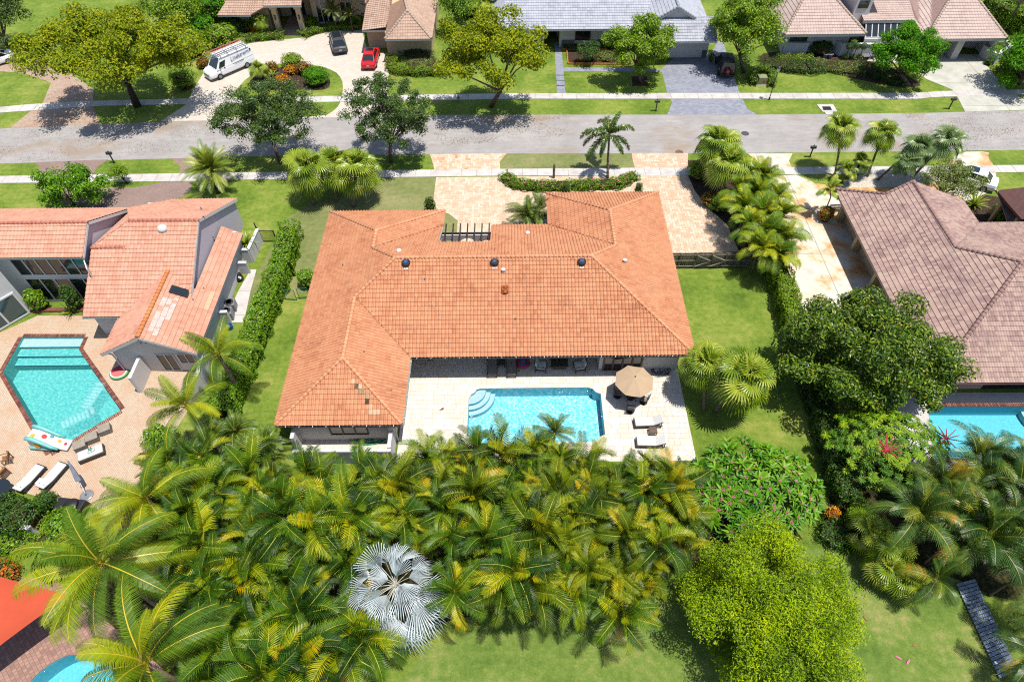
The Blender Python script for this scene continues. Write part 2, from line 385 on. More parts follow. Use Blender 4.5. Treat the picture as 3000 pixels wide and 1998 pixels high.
def water_mat(name, tint, ripple=4.0, strength=.35):
    t = NT(name); t.t.nodes.remove(t.b)
    h = t.math('ADD', t.noise(ripple, 2, .5, None, .6), t.math('MULTIPLY', t.noise(ripple*2.6, 1, .5, None, .5), .25))
    bp = t.n('Bump', i_Strength=strength, i_Distance=.13); t.set(bp.inputs['Height'], h)
    gl = t.n('BsdfGlossy'); gl.inputs['Roughness'].default_value = .13; t.set(gl.inputs['Normal'], bp.outputs[0])
    tr = t.n('BsdfTransparent'); tr.inputs[0].default_value = tint
    fr = t.n('Fresnel'); fr.inputs[0].default_value = 1.33; t.set(fr.inputs['Normal'], bp.outputs[0])
    ms = t.n('MixShader'); t.set(ms.inputs[0], fr.outputs[0]); t.t.links.new(tr.outputs[0], ms.inputs[1]); t.t.links.new(gl.outputs[0], ms.inputs[2])
    t.t.links.new(ms.outputs[0], t.out.inputs[0]); return t.mat
m_water = water_mat('pool_water', (.84, .96, .99, 1), 2.4, .75)
m_water_calm = water_mat('calm_pool_water', (.84, .97, .99, 1), 2.0, .12)
m_water_teal = water_mat('teal_pool_water', (.86, .98, .98, 1), 3.0, .7)
def pool_mat(name, a, b, c):
    return M(name, [(.3, a), (.5, b), (.72, c)], 5.5, .8, .2, bump=.3, bscale=12, detail=5)
m_pool = pool_mat('pool_pebble_caustics', S(96, 216, 244, 1.2), S(150, 236, 252, 1.2), S(226, 250, 255, 1.2))  # pebble tones with sun caustics painted in as near-white patches
m_pool_teal = pool_mat('pool_plaster_teal', S(84, 204, 208, 1.05), S(112, 218, 216, 1.05), S(146, 230, 226, 1.1))
m_pool_sky = pool_mat('pool_plaster_blue', S(104, 212, 236, 1.15), S(116, 218, 240, 1.15), S(130, 224, 244, 1.15))
m_poolstep = M1('pool_step_plaster', S(222, 238, 242), .8, .2, .04)  # paler than the floor: brightness of shallow water put into the colour
# foliage
def fs(*c): return [(p, S(*k, 1.32, -.12)) for p, k in c]
f_areca = FOL('areca_leaf', fs((.16, (24, 50, 16)), (.38, (52, 86, 26)), (.6, (84, 116, 34)), (.8, (128, 148, 46)), (.92, (190, 184, 60)), (1.0, (226, 150, 44))), .46, .25, .13, .16, .66, .3, .5)
f_areca_w = FOL('olive_areca_leaf', fs((.16, (30, 52, 14)), (.38, (70, 94, 24)), (.6, (106, 126, 34)), (.82, (150, 156, 48)), (.93, (196, 174, 56)), (1.02, (222, 140, 40))), .46, .25, .13, .16, .66, .3, .5)
m_deadleaf = FOL('dead_palm_leaf', fs((.1, (120, 84, 48)), (.5, (170, 128, 80)), (.9, (206, 164, 112))), .8, .1, .1, .3, .4, .3, .6)
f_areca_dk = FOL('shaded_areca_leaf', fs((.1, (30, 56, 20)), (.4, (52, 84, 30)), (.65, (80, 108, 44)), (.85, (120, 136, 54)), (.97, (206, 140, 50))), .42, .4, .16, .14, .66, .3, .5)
m_rachis = M1('palm_midrib', S(206, 196, 70), .5, .4, .15)
f_coco = FOL('coconut_leaf', fs((.1, (40, 76, 18)), (.4, (92, 124, 28)), (.65, (152, 166, 40)), (.9, (200, 196, 64))), .5, .3, .16, .18, .5, .35, .5)
m_rachis_y = M1('yellow_midrib', S(236, 208, 40), .45, .45, .1)
f_fan = FOL('fan_palm_leaf', fs((.1, (84, 116, 36)), (.4, (128, 152, 52)), (.65, (164, 180, 74)), (.9, (206, 206, 108))), .4, .5, .2, .2, .5, .35, .6)
f_fan_g = FOL('grey_green_fan_leaf', fs((.1, (84, 112, 66)), (.5, (124, 148, 92)), (.9, (176, 188, 126))), .4, .5, .16, .25, .45, .35, .6)
f_bis = FOL('silver_palm_leaf', [(p, S(*k, 1.6)) for p, k in ((.1, (150, 168, 170)), (.45, (196, 208, 212)), (.8, (222, 228, 230)), (.97, (226, 216, 170)))], .5, .3, .08, .25, .4, .35, .6)
m_bisstem = M1('silver_palm_stalk', S(222, 220, 200), .6, .3, .08)
f_phoenix = FOL('date_palm_leaf', fs((.1, (70, 104, 34)), (.45, (122, 146, 56)), (.75, (164, 176, 84)), (.97, (214, 200, 90))), .4, .5, .16, .2, .5, .35, .6)
f_foxtail = FOL('foxtail_leaf', fs((.1, (44, 74, 24)), (.45, (72, 102, 40)), (.75, (104, 128, 56)), (.97, (150, 156, 70))), .4, .5, .16, .3, .4, .35, .9)
f_yg = FOL('yellow_green_leaf', fs((.12, (66, 92, 8)), (.38, (120, 142, 14)), (.62, (164, 174, 26)), (.9, (204, 190, 46))), .5, .2, .25, .45, 0, .6, .8)
f_oak = FOL('oak_leaf', fs((.15, (38, 58, 24)), (.45, (66, 92, 38)), (.7, (96, 122, 56)), (.95, (136, 154, 84))), .45, .4, .15, .5, 0, .5, .9)
f_green = FOL('bright_green_leaf', fs((.12, (60, 96, 14)), (.4, (110, 148, 24)), (.65, (150, 178, 40)), (.92, (190, 204, 64))), .45, .4, .25, .5, 0, .5, .8)
f_poin = FOL('vivid_green_leaf', fs((.12, (38, 92, 8)), (.45, (76, 142, 14)), (.75, (120, 172, 22)), (.97, (184, 196, 34))), .55, .15, .25, .45, 0, .55, .8)
f_mag = FOL('magnolia_leaf', fs((.12, (28, 52, 12)), (.45, (72, 104, 26)), (.7, (120, 146, 44)), (.93, (184, 182, 76))), .42, .35, .14, .6, 0, .4, 1.0)
m_magcone = M1('pale_seed_cone', S(214, 168, 110), .7, .2, .15)
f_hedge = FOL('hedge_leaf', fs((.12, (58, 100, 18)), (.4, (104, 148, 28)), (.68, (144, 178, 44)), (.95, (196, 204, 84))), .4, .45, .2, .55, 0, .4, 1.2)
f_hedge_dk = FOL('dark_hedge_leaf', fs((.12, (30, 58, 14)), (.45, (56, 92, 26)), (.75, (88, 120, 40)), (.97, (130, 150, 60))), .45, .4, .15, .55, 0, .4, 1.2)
f_hedge_br = FOL('bright_hedge_leaf', fs((.12, (78, 118, 10)), (.45, (126, 160, 24)), (.75, (164, 188, 40)), (.97, (208, 210, 70))), .45, .4, .25, .55, 0, .4, 1.2)
f_olive = FOL('olive_leaf', fs((.12, (92, 110, 52)), (.45, (128, 144, 76)), (.8, (160, 170, 104)), (.97, (196, 196, 140))), .5, .35, .2, .5, 0, .4, 1.0)
f_bam = FOL('feathery_leaf', fs((.22, (54, 76, 18)), (.38, (98, 128, 30)), (.53, (140, 172, 38)), (.68, (184, 206, 44)), (.9, (222, 230, 66))), .5, .25, .25, .35, 0, .75, .55)  # dark stops and strong broad noise paint shadowy gaps into the crown
f_plum = FOL('plumeria_leaf', fs((.12, (46, 96, 18)), (.45, (84, 138, 32)), (.75, (124, 170, 56)), (.97, (166, 196, 84))), .45, .3, .2, .4, .4, .2, .8)
f_schef = FOL('umbrella_tree_leaf', fs((.12, (46, 84, 8)), (.45, (92, 132, 14)), (.75, (142, 170, 26)), (.97, (190, 198, 50))), .45, .25, .2, .3, .5, .2, .8)
f_croton = FOL('croton_leaf', fs((.1, (84, 30, 24)), (.35, (170, 84, 30)), (.6, (224, 150, 40)), (.9, (240, 196, 70))), .45, .4, .2, .7, 0, .3, 2)
f_crotond = FOL('dark_croton_leaf', fs((.1, (60, 36, 20)), (.4, (120, 74, 30)), (.65, (150, 130, 40)), (.9, (206, 150, 60))), .45, .4, .2, .7, 0, .3, 2)
f_ixora = FOL('flowering_bush_leaf', fs((.1, (50, 84, 20)), (.4, (96, 120, 36)), (.6, (170, 120, 50)), (.85, (230, 110, 56))), .45, .4, .2, .8, 0, .2, 2)
f_cyp = FOL('cypress_leaf', fs((.12, (44, 66, 22)), (.5, (78, 100, 40)), (.9, (112, 130, 60))), .6, .3, .15, .5, 0, .4, 2)
m_pinkfl = M1('pink_blossom', S(240, 90, 150), .7, .2, .15)
m_pinklt = M1('pale_pink_blossom', S(246, 130, 170), .7, .2, .12)
m_whitefl = M1('white_blossom', S(250, 246, 236), .7, .2, .05)
m_redfl = M1('red_flower_spike', S(206, 66, 84), .7, .2, .15)
m_bark = M('grey_bark', [(.3, S(96, 80, 66)), (.7, S(150, 130, 112))], 6, .9, .15, bump=.6, bscale=14, stretch=(1, 1, .35))
m_bark_d = M('dark_bark', [(.3, S(56, 46, 40)), (.7, S(96, 80, 68))], 6, .9, .15, bump=.6, bscale=14)
m_bark_p = M('palm_bark', [(.3, S(120, 100, 80)), (.7, S(176, 156, 134))], 5, .9, .15, bump=.6, bscale=10, stretch=(.5, .5, 4))
m_steel = M1('grey_metal', S(150, 152, 156), .4, .5)
m_red = NT('red_car_paint').p((.42, .008, .012, 1), .25, .6)
m_carblk = NT('black_car_paint').p((.012, .012, .013, 1), .25, .6)
m_cargrey = NT('graphite_car_paint').p((.07, .07, .075, 1), .25, .6, .4)
m_carwhite = NT('white_car_paint').p((.72, .73, .75, 1), .25, .5)
m_tyre = M1('tyre_rubber', (.015, .015, .015, 1), .85, .2)
m_lampred = NT('red_lamp_lens').p((.45, .01, .01, 1), .2, .6)
m_lampwhite = NT('clear_lamp_lens').p((.7, .7, .72, 1), .15, .6)
m_plate = M1('licence_plate', S(220, 220, 215), .5, .4)
m_orange = M1('orange_paint', S(226, 92, 58), .5, .4)
m_sail = M1('orange_sail_cloth', S(226, 96, 62), .85, .15, .05, 1.2)
m_blue = M1('blue_plastic', S(30, 120, 220), .5, .4)
m_bluegrey = M('blue_grey_plank', [(.3, S(134, 150, 176)), (.7, S(166, 182, 206))], 3, .7, .3, obj=.3, wn=.8)
m_purple = M1('flower_purple', S(160, 90, 190), .8, .2)

# ------------------------------------------------------------------ ground, road, paths, drives
XM, XL, XR, YN, YF, Y0 = -7.749, -16.404, 13.178, 29.945, 44.43, 24.154
def arcpts(cx, cy, r, a0, a1, n=8):
    return [(cx+r*math.cos(R(a0+(a1-a0)*i/n)), cy+r*math.sin(R(a0+(a1-a0)*i/n))) for i in range(n+1)]
PX0, PX1, PY0, PY1 = -3.52, 6.40, 24.27, 29.0; NR = .55
POOL = arcpts(PX0, PY0, NR, 90, 0) + arcpts(PX1, PY0, NR, 180, 90) + arcpts(PX1, PY1, NR, 270, 180) + arcpts(PX0, PY1, NR, 0, -90)
POOL_L = px([(68, 990), (250, 990), (233, 1027), (357, 1204), (150, 1330), (11, 1092)], -.1)
POOL_R = px([(2715, 1190), (3200, 1190), (3230, 1346), (2735, 1344)], -.1)
POOL_B = chaikin(px([(70, 2010), (180, 1922), (250, 1918), (420, 1940), (470, 2100), (300, 2200), (30, 2160)], -.1), 2)
big = [(-260, -60), (260, -60), (260, 400), (-260, 400)]
sheet('ground', big, 0.0, m_grass, [POOL, POOL_L, POOL_R, POOL_B])
def gsheet(name, P, z, mat, it=0, holes=(), **k):
    w = px(P); w = chaikin(w, it) if it else w
    return sheet(name, w, z, mat, holes, **k)
gsheet('road', [(-900, 525), (0, 480), (400, 468), (800, 457), (1250, 453), (1500, 451), (2200, 449), (2600, 445), (3000, 440), (3900, 425), (3900, 300), (3000, 325), (2820, 329), (2700, 332), (2216, 337), (1500, 337), (1250, 338), (884, 346), (575, 354), (190, 369), (0, 377), (-900, 415)], .006, m_asphalt)
# lawns of other colour
gsheet('front_lawn', [(1160, 521), (1278, 521), (1269, 592), (1280, 617), (1316, 628), (1341, 648), (1341, 760), (700, 900), (840, 640), (905, 600), (1090, 560), (1130, 521)], .004, m_grass_dry)
gsheet('verge_lawn', [(1484, 452), (1850, 450), (1854, 474), (1860, 492), (1466, 495), (1470, 474)], .004, m_grass_dry)
gsheet('back_lawn', [(1100, 2090), (1250, 1900), (1420, 1830), (1700, 1800), (2000, 1760), (2400, 1600), (2800, 1650), (3050, 2000), (3100, 2200), (1000, 2200)], .004, m_grass_back)
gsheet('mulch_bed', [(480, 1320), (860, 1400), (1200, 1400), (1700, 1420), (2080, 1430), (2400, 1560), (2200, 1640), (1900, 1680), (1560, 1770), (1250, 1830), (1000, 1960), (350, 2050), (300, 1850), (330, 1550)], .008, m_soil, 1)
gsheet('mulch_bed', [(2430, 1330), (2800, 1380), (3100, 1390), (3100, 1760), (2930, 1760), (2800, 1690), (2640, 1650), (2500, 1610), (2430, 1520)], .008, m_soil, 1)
# far side
gsheet('left_drive', [(-300, 160), (0, 147), (75, 140), (180, 200), (275, 262), (272, 310), (295, 367), (30, 375), (90, 326), (125, 302), (150, 243), (70, 215), (0, 210), (-300, 225)], .010, m_tandrive)
gsheet('circular_drive', [(470, 357), (547, 306), (566, 264), (597, 214), (640, 170), (727, 128), (800, 120), (880, 112), (930, 98), (985, 90), (1060, 88), (1075, 143), (1144, 160), (1140, 214), (1136, 233), (1132, 283), (1145, 300), (1190, 339), (949, 345), (640, 353)], .010, m_whitedrive)
gsheet('drive_island', [(688, 268), (727, 225), (800, 188), (870, 186), (930, 193), (980, 208), (1002, 232), (1006, 262), (998, 300), (985, 320), (949, 344), (640, 352), (672, 300)], .016, m_grass, 1)
gsheet('planting_bed', [(720, 245), (770, 205), (860, 194), (930, 200), (965, 225), (970, 255), (940, 268), (860, 262), (760, 268)], .022, m_mulch, 2)
gsheet('grey_drive', [(1936, 205), (1940, 214), (1955, 274), (1969, 302), (1955, 337), (2219, 337), (2189, 319), (2177, 293), (2167, 273), (2143, 207), (2120, 126), (2104, 122), (2081, 160), (1985, 160)], .010, m_greydrive)
gsheet('stepping_path', [(1624, 125), (1643, 125), (1657, 275), (1632, 275)], .014, m_greydrive)
gsheet('cross_path', [(1649, 199), (1863, 199), (1942, 205), (1942, 212), (1651, 210)], .012, m_greydrive)
gsheet('garden_bed', [(1660, 148), (1840, 148), (1850, 190), (1662, 189)], .008, m_mulch)
gsheet('tree_bed', [(1850, 225), (1895, 225), (1901, 253), (1853, 253)], .008, m_mulch)
gsheet('shrub_bed', [(2215, 160), (2300, 150), (2375, 155), (2560, 150), (2570, 180), (2690, 240), (2700, 255), (2640, 258), (2540, 240), (2400, 207), (2330, 220), (2240, 205)], .008, m_mulch, 1)
gsheet('side_path', [(2560, 155), (2720, 165), (2700, 190), (2540, 180)], .009, m_conc_drive)
gsheet('dry_ground', [(2, 120), (75, 140), (180, 200), (100, 150), (40, 130), (0, 126)], .012, m_leaflitter)
# near side
gsheet('brown_drive', [(100, 476), (318, 468), (300, 480), (284, 492), (274, 512), (280, 535), (314, 552), (400, 549), (486, 533), (527, 522), (524, 509), (528, 490), (512, 474), (501, 465), (590, 463), (575, 478), (560, 500), (556, 530), (562, 555), (540, 575), (516, 583), (417, 608), (300, 615), (150, 590), (105, 540), (112, 512), (116, 490)], .010, m_browndrive)
gsheet('gravel_bed', [(2440, 560), (2480, 522), (2560, 507), (2720, 508), (2742, 522), (2700, 545), (2600, 550), (2500, 550)], .016, m_gravel, 1)
gsheet('circular_drive', [(2808, 446), (2900, 444), (2894, 463), (2911, 484), (2919, 507), (2915, 540), (2885, 572), (2830, 592), (2740, 600), (2690, 560), (2740, 520), (2770, 490)], .010, m_stained, 1)
gsheet('garden_path', [(2384, 538), (2500, 548), (2640, 546), (2640, 562), (2480, 566), (2410, 566)], .012, m_orangepath)
gsheet('garden_path', [(2770, 590), (2800, 588), (2860, 640), (2915, 691), (2925, 720), (2869, 700), (2815, 640)], .012, m_orangepath, 1)
gsheet('planting_bed', [(2800, 580), (2880, 570), (3050, 600), (3050, 720), (2920, 700), (2860, 640)], .008, m_mulch)
gsheet('verge_bed', [(1472, 506), (1870, 510), (1866, 528), (1835, 552), (1700, 562), (1560, 558), (1500, 540)], .022, m_grass, 1)
gsheet('side_bed', [(2015, 470), (2190, 470), (2270, 560), (2330, 760), (2260, 790), (2160, 730), (2110, 640), (2050, 590), (2018, 520)], .018, m_mulch)
# pavers laid one by one
def pavers(name, poly, holes, z, h, rows, widths, mat, jmat, near=None, herring=False, cap=300, gap=.012, basename='paver'):
    """stone pavers with real joints; the largest in view are single parts, the rest one part"""
    base = sheet(name, poly, z, jmat, holes)
    xs = [p[0] for p in poly]; ys = [p[1] for p in poly]; x0, x1, y0, y1 = min(xs), max(xs), min(ys), max(ys)
    rects = []
    if herring:
        s = widths[0]; L = 2*s; n = int(max(x1-x0, y1-y0)/s)+8
        for i in range(-n, n):
            for j in range(-n, n):
                k = (i-j) % 4
                cx = x0+i*s; cy = y0+j*s
                if k == 0: rects.append((cx, cy, cx+L, cy+s))
                elif k == 3: rects.append((cx, cy, cx+s, cy+L))
    else:
        y = y0
        while y < y1:
            rh = random.choice(rows); x = x0-random.random()*.5
            while x < x1:
                w = random.choice(widths); rects.append((x, y, x+w, y+rh)); x += w
            y += rh
    loops = [poly]+list(holes); ctr = []
    for r in rects:
        ctr.append(((r[0]+r[2])/2, (r[1]+r[3])/2))
    ctr = np.array(ctr); ok = inpoly(ctr[:, 0], ctr[:, 1], poly)
    for hh in holes: ok &= ~inpoly(ctr[:, 0], ctr[:, 1], hh)
    full = ok.copy(); rr = np.array(rects)
    for a, b in ((0, 1), (0, 3), (2, 1), (2, 3)):
        q = inpoly(rr[:, a], rr[:, b], poly)
        for hh in holes: q &= ~inpoly(rr[:, a], rr[:, b], hh)
        full &= q
    idx_full = [i for i in np.nonzero(full)[0]]
    cam2 = np.array(near if near else (0, 18.0))
    idx_full.sort(key=lambda i: np.hypot(*(ctr[i]-cam2)))
    singles = set(idx_full[:cap]); cache = {}
    mb = MB()
    for i in range(len(rects)):
        if full[i]:
            r = rects[i]; w = r[2]-r[0]-gap; d = r[3]-r[1]-gap; dz = random.uniform(-.003, .003)
            if i in singles:
                kx = (round(w, 2), round(d, 2))
                if kx not in cache:
                    b = MB().box((0, 0, h/2), (w, d, h)); o_ = None
                    me = bpy.data.meshes.new(basename); me.from_pydata(b.v, [], b.f); me.materials.append(mat); cache[kx] = me
                link(basename, cache[kx], base, (ctr[i][0], ctr[i][1], z+dz))
            else: mb.box((ctr[i][0], ctr[i][1], z+h/2+dz), (w, d, h))
        else:
            r = rects[i]; P = [(r[0]+gap/2, r[1]+gap/2), (r[2]-gap/2, r[1]+gap/2), (r[2]-gap/2, r[3]-gap/2), (r[0]+gap/2, r[3]-gap/2)]
            # cut stones along the edge: clip the outline to the stone
            if not ok[i] and not any(inpoly(np.array([p[0] for p in P]), np.array([p[1] for p in P]), poly)): continue
            out = [hh for hh in holes if any(inpoly(np.array([p[0] for p in P]), np.array([p[1] for p in P]), hh))]
            if out: 
                if not ok[i]: continue
                hh = out[0]; Q = []
                for p in P:
                    if inpoly(np.array([p[0]]), np.array([p[1]]), hh)[0]:
                        p = nearest(p, hh)
                    Q.append(p)
                P = Q
            else:
                P = clip_rect(list(poly), P[0][0], P[2][0], P[0][1], P[2][1])
            if len(P) >= 3:
                A = sum(P[k-1][0]*P[k][1]-P[k][0]*P[k-1][1] for k in range(len(P)))/2
                if abs(A) > .004: mb.prism(P, z, z+h)
    if mb.v:
        o = mb.build(basename+'_field', mat, base); o['kind'] = 'stuff'
    return base
def nearest(p, poly):
    best = None; p = Vector(p)
    for i in range(len(poly)):
        a = Vector(poly[i-1]); b = Vector(poly[i]); d = b-a; t = max(0, min(1, (p-a).dot(d)/max(1e-9, d.dot(d)))); q = a+d*t
        if best is None or (q-p).length < best[0]: best = ((q-p).length, (q.x, q.y))
    return best[1]
deck = [(-8.40, 22.70), (12.56, 22.70), (12.53, 30.9), (12.3, 34.0), (-8.40, 34.0)]
pavers('pool_deck', deck, [POOL], .010, .03, [.41, .41, .61], [.41, .61, .41, .82], m_litepaver, m_joint, near=(3, 22))
pavers('wing_patio', [(-15.4, 23.0), (-8.75, 23.0), (-8.75, 24.6), (-15.4, 24.6)], [], .010, .03, [.41], [.41, .61], m_litepaver, m_joint, cap=60)
drive_main = px([(1278, 521), (2015, 514), (2035, 560), (2075, 610), (2130, 660), (2165, 738), (1940, 745), (1925, 660), (1600, 700), (1445, 770), (1340, 730), (1339, 676), (1341, 648), (1316, 628), (1280, 617), (1269, 595)])
pavers('front_drive', drive_main, [], .010, .025, [.3], [.27], m_flag, m_flagjoint, near=(8, 44), herring=True)
for P in ([(1259, 453), (1484, 451), (1472, 466), (1465, 474), (1465, 497), (1272, 497), (1266, 472)], [(1850, 450), (2016, 450), (2014, 492), (1860, 494), (1854, 474)]):
    pavers('drive_apron', px(P), [], .010, .025, [.3], [.27], m_flag, m_flagjoint, herring=True, cap=60)
# slabs
def slabs(name, mat, polys, z0, z1, part='slab', base=None, jmat=None):
    root = sheet(name, base, z0, jmat or m_concdark)
    for P in polys:
        mb = MB(); cx = sum(p[0] for p in P)/len(P); cy = sum(p[1] for p in P)/len(P)
        mb.prism([(cx+(p[0]-cx)*.994, cy+(p[1]-cy)*.994) for p in P], z0-.02, z1+random.uniform(-.004, .004)); mb.build(part, mat, root)
    return root
def strip(name, top, bot, w, mat, z0, z1, x_a, x_b):
    """a walk of single slabs between two edges given in pixels"""
    T = [Vector(p) for p in px(top)]; B = [Vector(p) for p in px(bot)]
    def at(L, x):
        for i in range(len(L)-1):
            if L[i].x <= x <= L[i+1].x or i == len(L)-2 and x > L[i].x or i == 0 and x < L[0].x:
                t = (x-L[i].x)/(L[i+1].x-L[i].x); return (x, L[i].y+(L[i+1].y-L[i].y)*t)
    ps = []; x = x_a
    while x < x_b:
        a, b = x+.012, x+w-.012
        ps.append([at(B, a), at(B, b), at(T, b), at(T, a)]); x += w
    base = [at(B, x_a), ] + [tuple(p) for p in B if x_a < p.x < x] + [at(B, x), at(T, x)] + [tuple(p) for p in T[::-1] if x_a < p.x < x] + [at(T, x_a)]
    return slabs(name, mat, ps, z0, z1, base=base)
strip('sidewalk', [(0, 517), (540, 509), (800, 505), (1115, 500), (1500, 496), (1860, 493), (2240, 492), (2445, 490), (2980, 485)], [(0, 538), (540, 532), (800, 526), (1115, 521), (1500, 516), (1860, 516), (2240, 513), (2445, 511), (2980, 506)], 1.55, m_conc, .020, .045, -58, 58)
strip('sidewalk', [(0, 315), (100, 306), (275, 297), (555, 290), (903, 284), (1247, 279), (1500, 275), (2200, 274), (2700, 274), (2735, 269), (3000, 264)], [(0, 332), (100, 325), (275, 312), (555, 306), (903, 301), (1247, 296), (1500, 291), (2200, 291), (2700, 291), (2735, 286), (3000, 278)], 1.55, m_conc, .020, .045, -64, 64)
def big_slabs(name, P, mat, xs, ys, z0=.010, z1=.03):
    w = px(P); ps = []
    for i in range(len(xs)-1):
        for j in range(len(ys)-1):
            q = clip_rect(list(w), xs[i]+.012, xs[i+1]-.012, ys[j]+.012, ys[j+1]-.012)
            if len(q) > 2: ps.append(q)
    return slabs(name, mat, ps, z0, z1, base=w)
big_slabs('stained_drive', [(2263, 517), (2332, 513), (2384, 536), (2410, 562), (2480, 600), (2600, 800), (2660, 912), (2310, 912), (2295, 850), (2270, 760), (2255, 640)], m_stained, [20, 23.2, 27.4, 32, 40], [30, 37.3, 43.4, 49.3, 60])
big_slabs('drive_apron', [(2189, 451), (2322, 451), (2311, 472), (2320, 491), (2246, 493)], m_stained, [20, 25.2, 29, 40], [50, 70])
big_slabs('concrete_drive', [(2760, 160), (2870, 160), (2888, 191), (2950, 264), (3010, 300), (3020, 323), (2827, 329), (2804, 285), (2789, 264), (2713, 233), (2690, 215), (2740, 180)], m_conc_drive, [45, 55.2, 80], [60, 67, 72, 79])
slab_h = G(720, 870)
big_slabs('side_slab', [(735, 790), (752, 790), (735, 850), (715, 945), (655, 945), (700, 850)], m_conc, [-40, -10], [20, 34.6, 36.7, 39.5, 60])

# ------------------------------------------------------------------ pools
def pool(name, P, depth, mat, wmat, wz, label_steps=None):
    n = len(P); A = sum(P[i][0]*P[(i+1) % n][1]-P[(i+1) % n][0]*P[i][1] for i in range(n))
    if A < 0: P = P[::-1]
    fl = sheet(name, P, -depth, mat)
    w = MB(); w.add([(p[0], p[1], .02) for p in P]+[(p[0], p[1], -depth) for p in P], [(i, n+i, n+(i+1) % n, (i+1) % n)[::-1] for i in range(n)])
    w.build('pool_wall', mat, fl)
    wt = sheet('water', P, wz, wmat)
    return fl
main_pool = pool('swimming_pool', POOL, 1.05, m_pool, m_water, -.12)
for i, r in enumerate((1.25, 1.6, 1.95)):
    mb = MB(); z1 = -.20-.24*i
    mb.prism([(PX0, PY1)]+arcpts(PX0, PY1, r, -90, 0, 16), -1.04, z1); mb.build('step', m_poolstep, main_pool)
    mb = MB(); a = arcpts(PX0, PY1, r-.02, -90, 0, 20); b = arcpts(PX0, PY1, r+.02, -90, 0, 20)
    mb.prism(a+b[::-1], z1-.1, z1+.012); mb.build('step_edge', m_pool_sky, main_pool)
mb = MB(); w_ = .3
for (a, b) in (((PX0+NR, PY1+w_/2), (PX1-NR, PY1+w_/2)), ((PX0-w_/2, PY0+NR), (PX0-w_/2, PY1-NR)), ((PX1+w_/2, PY0+NR), (PX1+w_/2, PY1-NR)), ((PX0+NR, PY0-w_/2), (PX1-NR, PY0-w_/2))):
    a = Vector(a); b = Vector(b); d = (b-a).normalized(); L = (b-a).length; n = int(L/.6); nrm = Vector((-d.y, d.x))
    for k in range(n):
        c = a+d*(L*(k+.5)/n); q = MB(); q.box((c.x, c.y, .04), (L/n-.012, w_, .05), math.atan2(d.y, d.x)); q.build('coping_stone', m_litepaver, main_pool)
for (cx, cy, a0, a1) in ((PX0, PY0, 90, 0), (PX1, PY0, 180, 90), (PX1, PY1, 270, 180), (PX0, PY1, 0, -90)):
    o = arcpts(cx, cy, NR, a0, a1, 10); q = MB(); q.prism(o+[(cx, cy)], .0, .062); q.build('coping_stone', m_litepaver, main_pool)
left_pool = pool('swimming_pool', POOL_L, 1.3, m_pool_teal, m_water_teal, -.12)
a, b = Vector(POOL_L[0]), Vector(POOL_L[1])
for i in range(3):
    y = a.y-.9-.75*i; mb = MB()
    q = clip_rect(list(POOL_L), -60, 0, y, a.y+1)
    mb.prism(q, -1.28, -.22-.24*i); mb.build('step', m_poolstep if i == 0 else m_pool_teal, left_pool)
    mb = MB(); q = clip_rect(list(POOL_L), -60, 0, y, y+.07); mb.prism(q, -.3-.24*i, -.21-.24*i); mb.build('step_edge', m_pool_sky, left_pool)
patio_poly = px([(-600, 1000), (0, 975), (110, 925), (250, 925), (350, 925), (470, 1000), (600, 1060), (590, 1130), (540, 1220), (470, 1330), (350, 1500), (170, 1470), (60, 1440), (-100, 1420), (-600, 1430)])
sheet('left_patio', patio_poly, .010, m_patio_l, [POOL_L])
bme = bpy.data.meshes.new('coping_brick'); _b = MB().box((0, 0, 0), (.095, .30, .07)); bme.from_pydata(_b.v, [], _b.f); bme.materials.append(m_brickdark)
def coping(P, root, step, me, off=.15, z=.02):
    n = len(P); A = sum(P[i][0]*P[(i+1) % n][1]-P[(i+1) % n][0]*P[i][1] for i in range(n)); sgn = 1 if A > 0 else -1
    for i in range(n):
        a = Vector(P[i]); b = Vector(P[(i+1) % n]); d = (b-a); L = d.length; d.normalize(); nr = Vector((d.y, -d.x))*sgn; k = max(1, int(L/step))
        for j in range(k):
            c = a+d*(L*(j+.5)/k)+nr*off
            link('coping_brick', me, root, (c.x, c.y, z), (0, 0, math.atan2(d.y, d.x)))
coping(POOL_L, left_pool, .125, bme)
right_pool = pool('swimming_pool', POOL_R, 1.3, m_pool_sky, m_water_calm, -.12)
c = G(3120, 1205, -.1)
for i, r in enumerate((1.9, 2.4, 2.9)):
    mb = MB(); mb.prism([(p[0], min(p[1], POOL_R[0][1]-.02)) for p in arcpts(c.x+.3, c.y+.2, r, 0, 360, 36)], -1.28, -.3-.25*i); mb.build('step', m_poolstep, right_pool)
sheet('right_patio', px([(2600, 1150), (3300, 1150), (3330, 1378), (2620, 1378)]), .010, m_conc, [POOL_R])
mb = MB()
for (u0, v0, u1, v1) in ((2715, 1186, 3200, 1186), (2735, 1349, 3230, 1351)):
    p, q = G(u0, v0), G(u1, v1); L = (q-p).length; n = int(L/.125)
    for j in range(n): link('coping_brick', bme, right_pool, p+(q-p)*((j+.5)/n)+Vector((0, 0, .02)), (0, 0, 0))
bottom_pool = pool('swimming_pool', POOL_B, 1.3, m_pool_sky, m_water_teal, -.12)
sheet('corner_patio', px([(-300, 1680), (0, 1690), (150, 1690), (290, 1800), (480, 1960), (560, 2200), (-300, 2300)]), .010, m_patio_b, [POOL_B])
coping(POOL_B, bottom_pool, .32, (lambda me: me)(bme)) if False else None
mb = MB(); n = len(POOL_B); cxy = Vector((sum(p[0] for p in POOL_B)/n, sum(p[1] for p in POOL_B)/n))
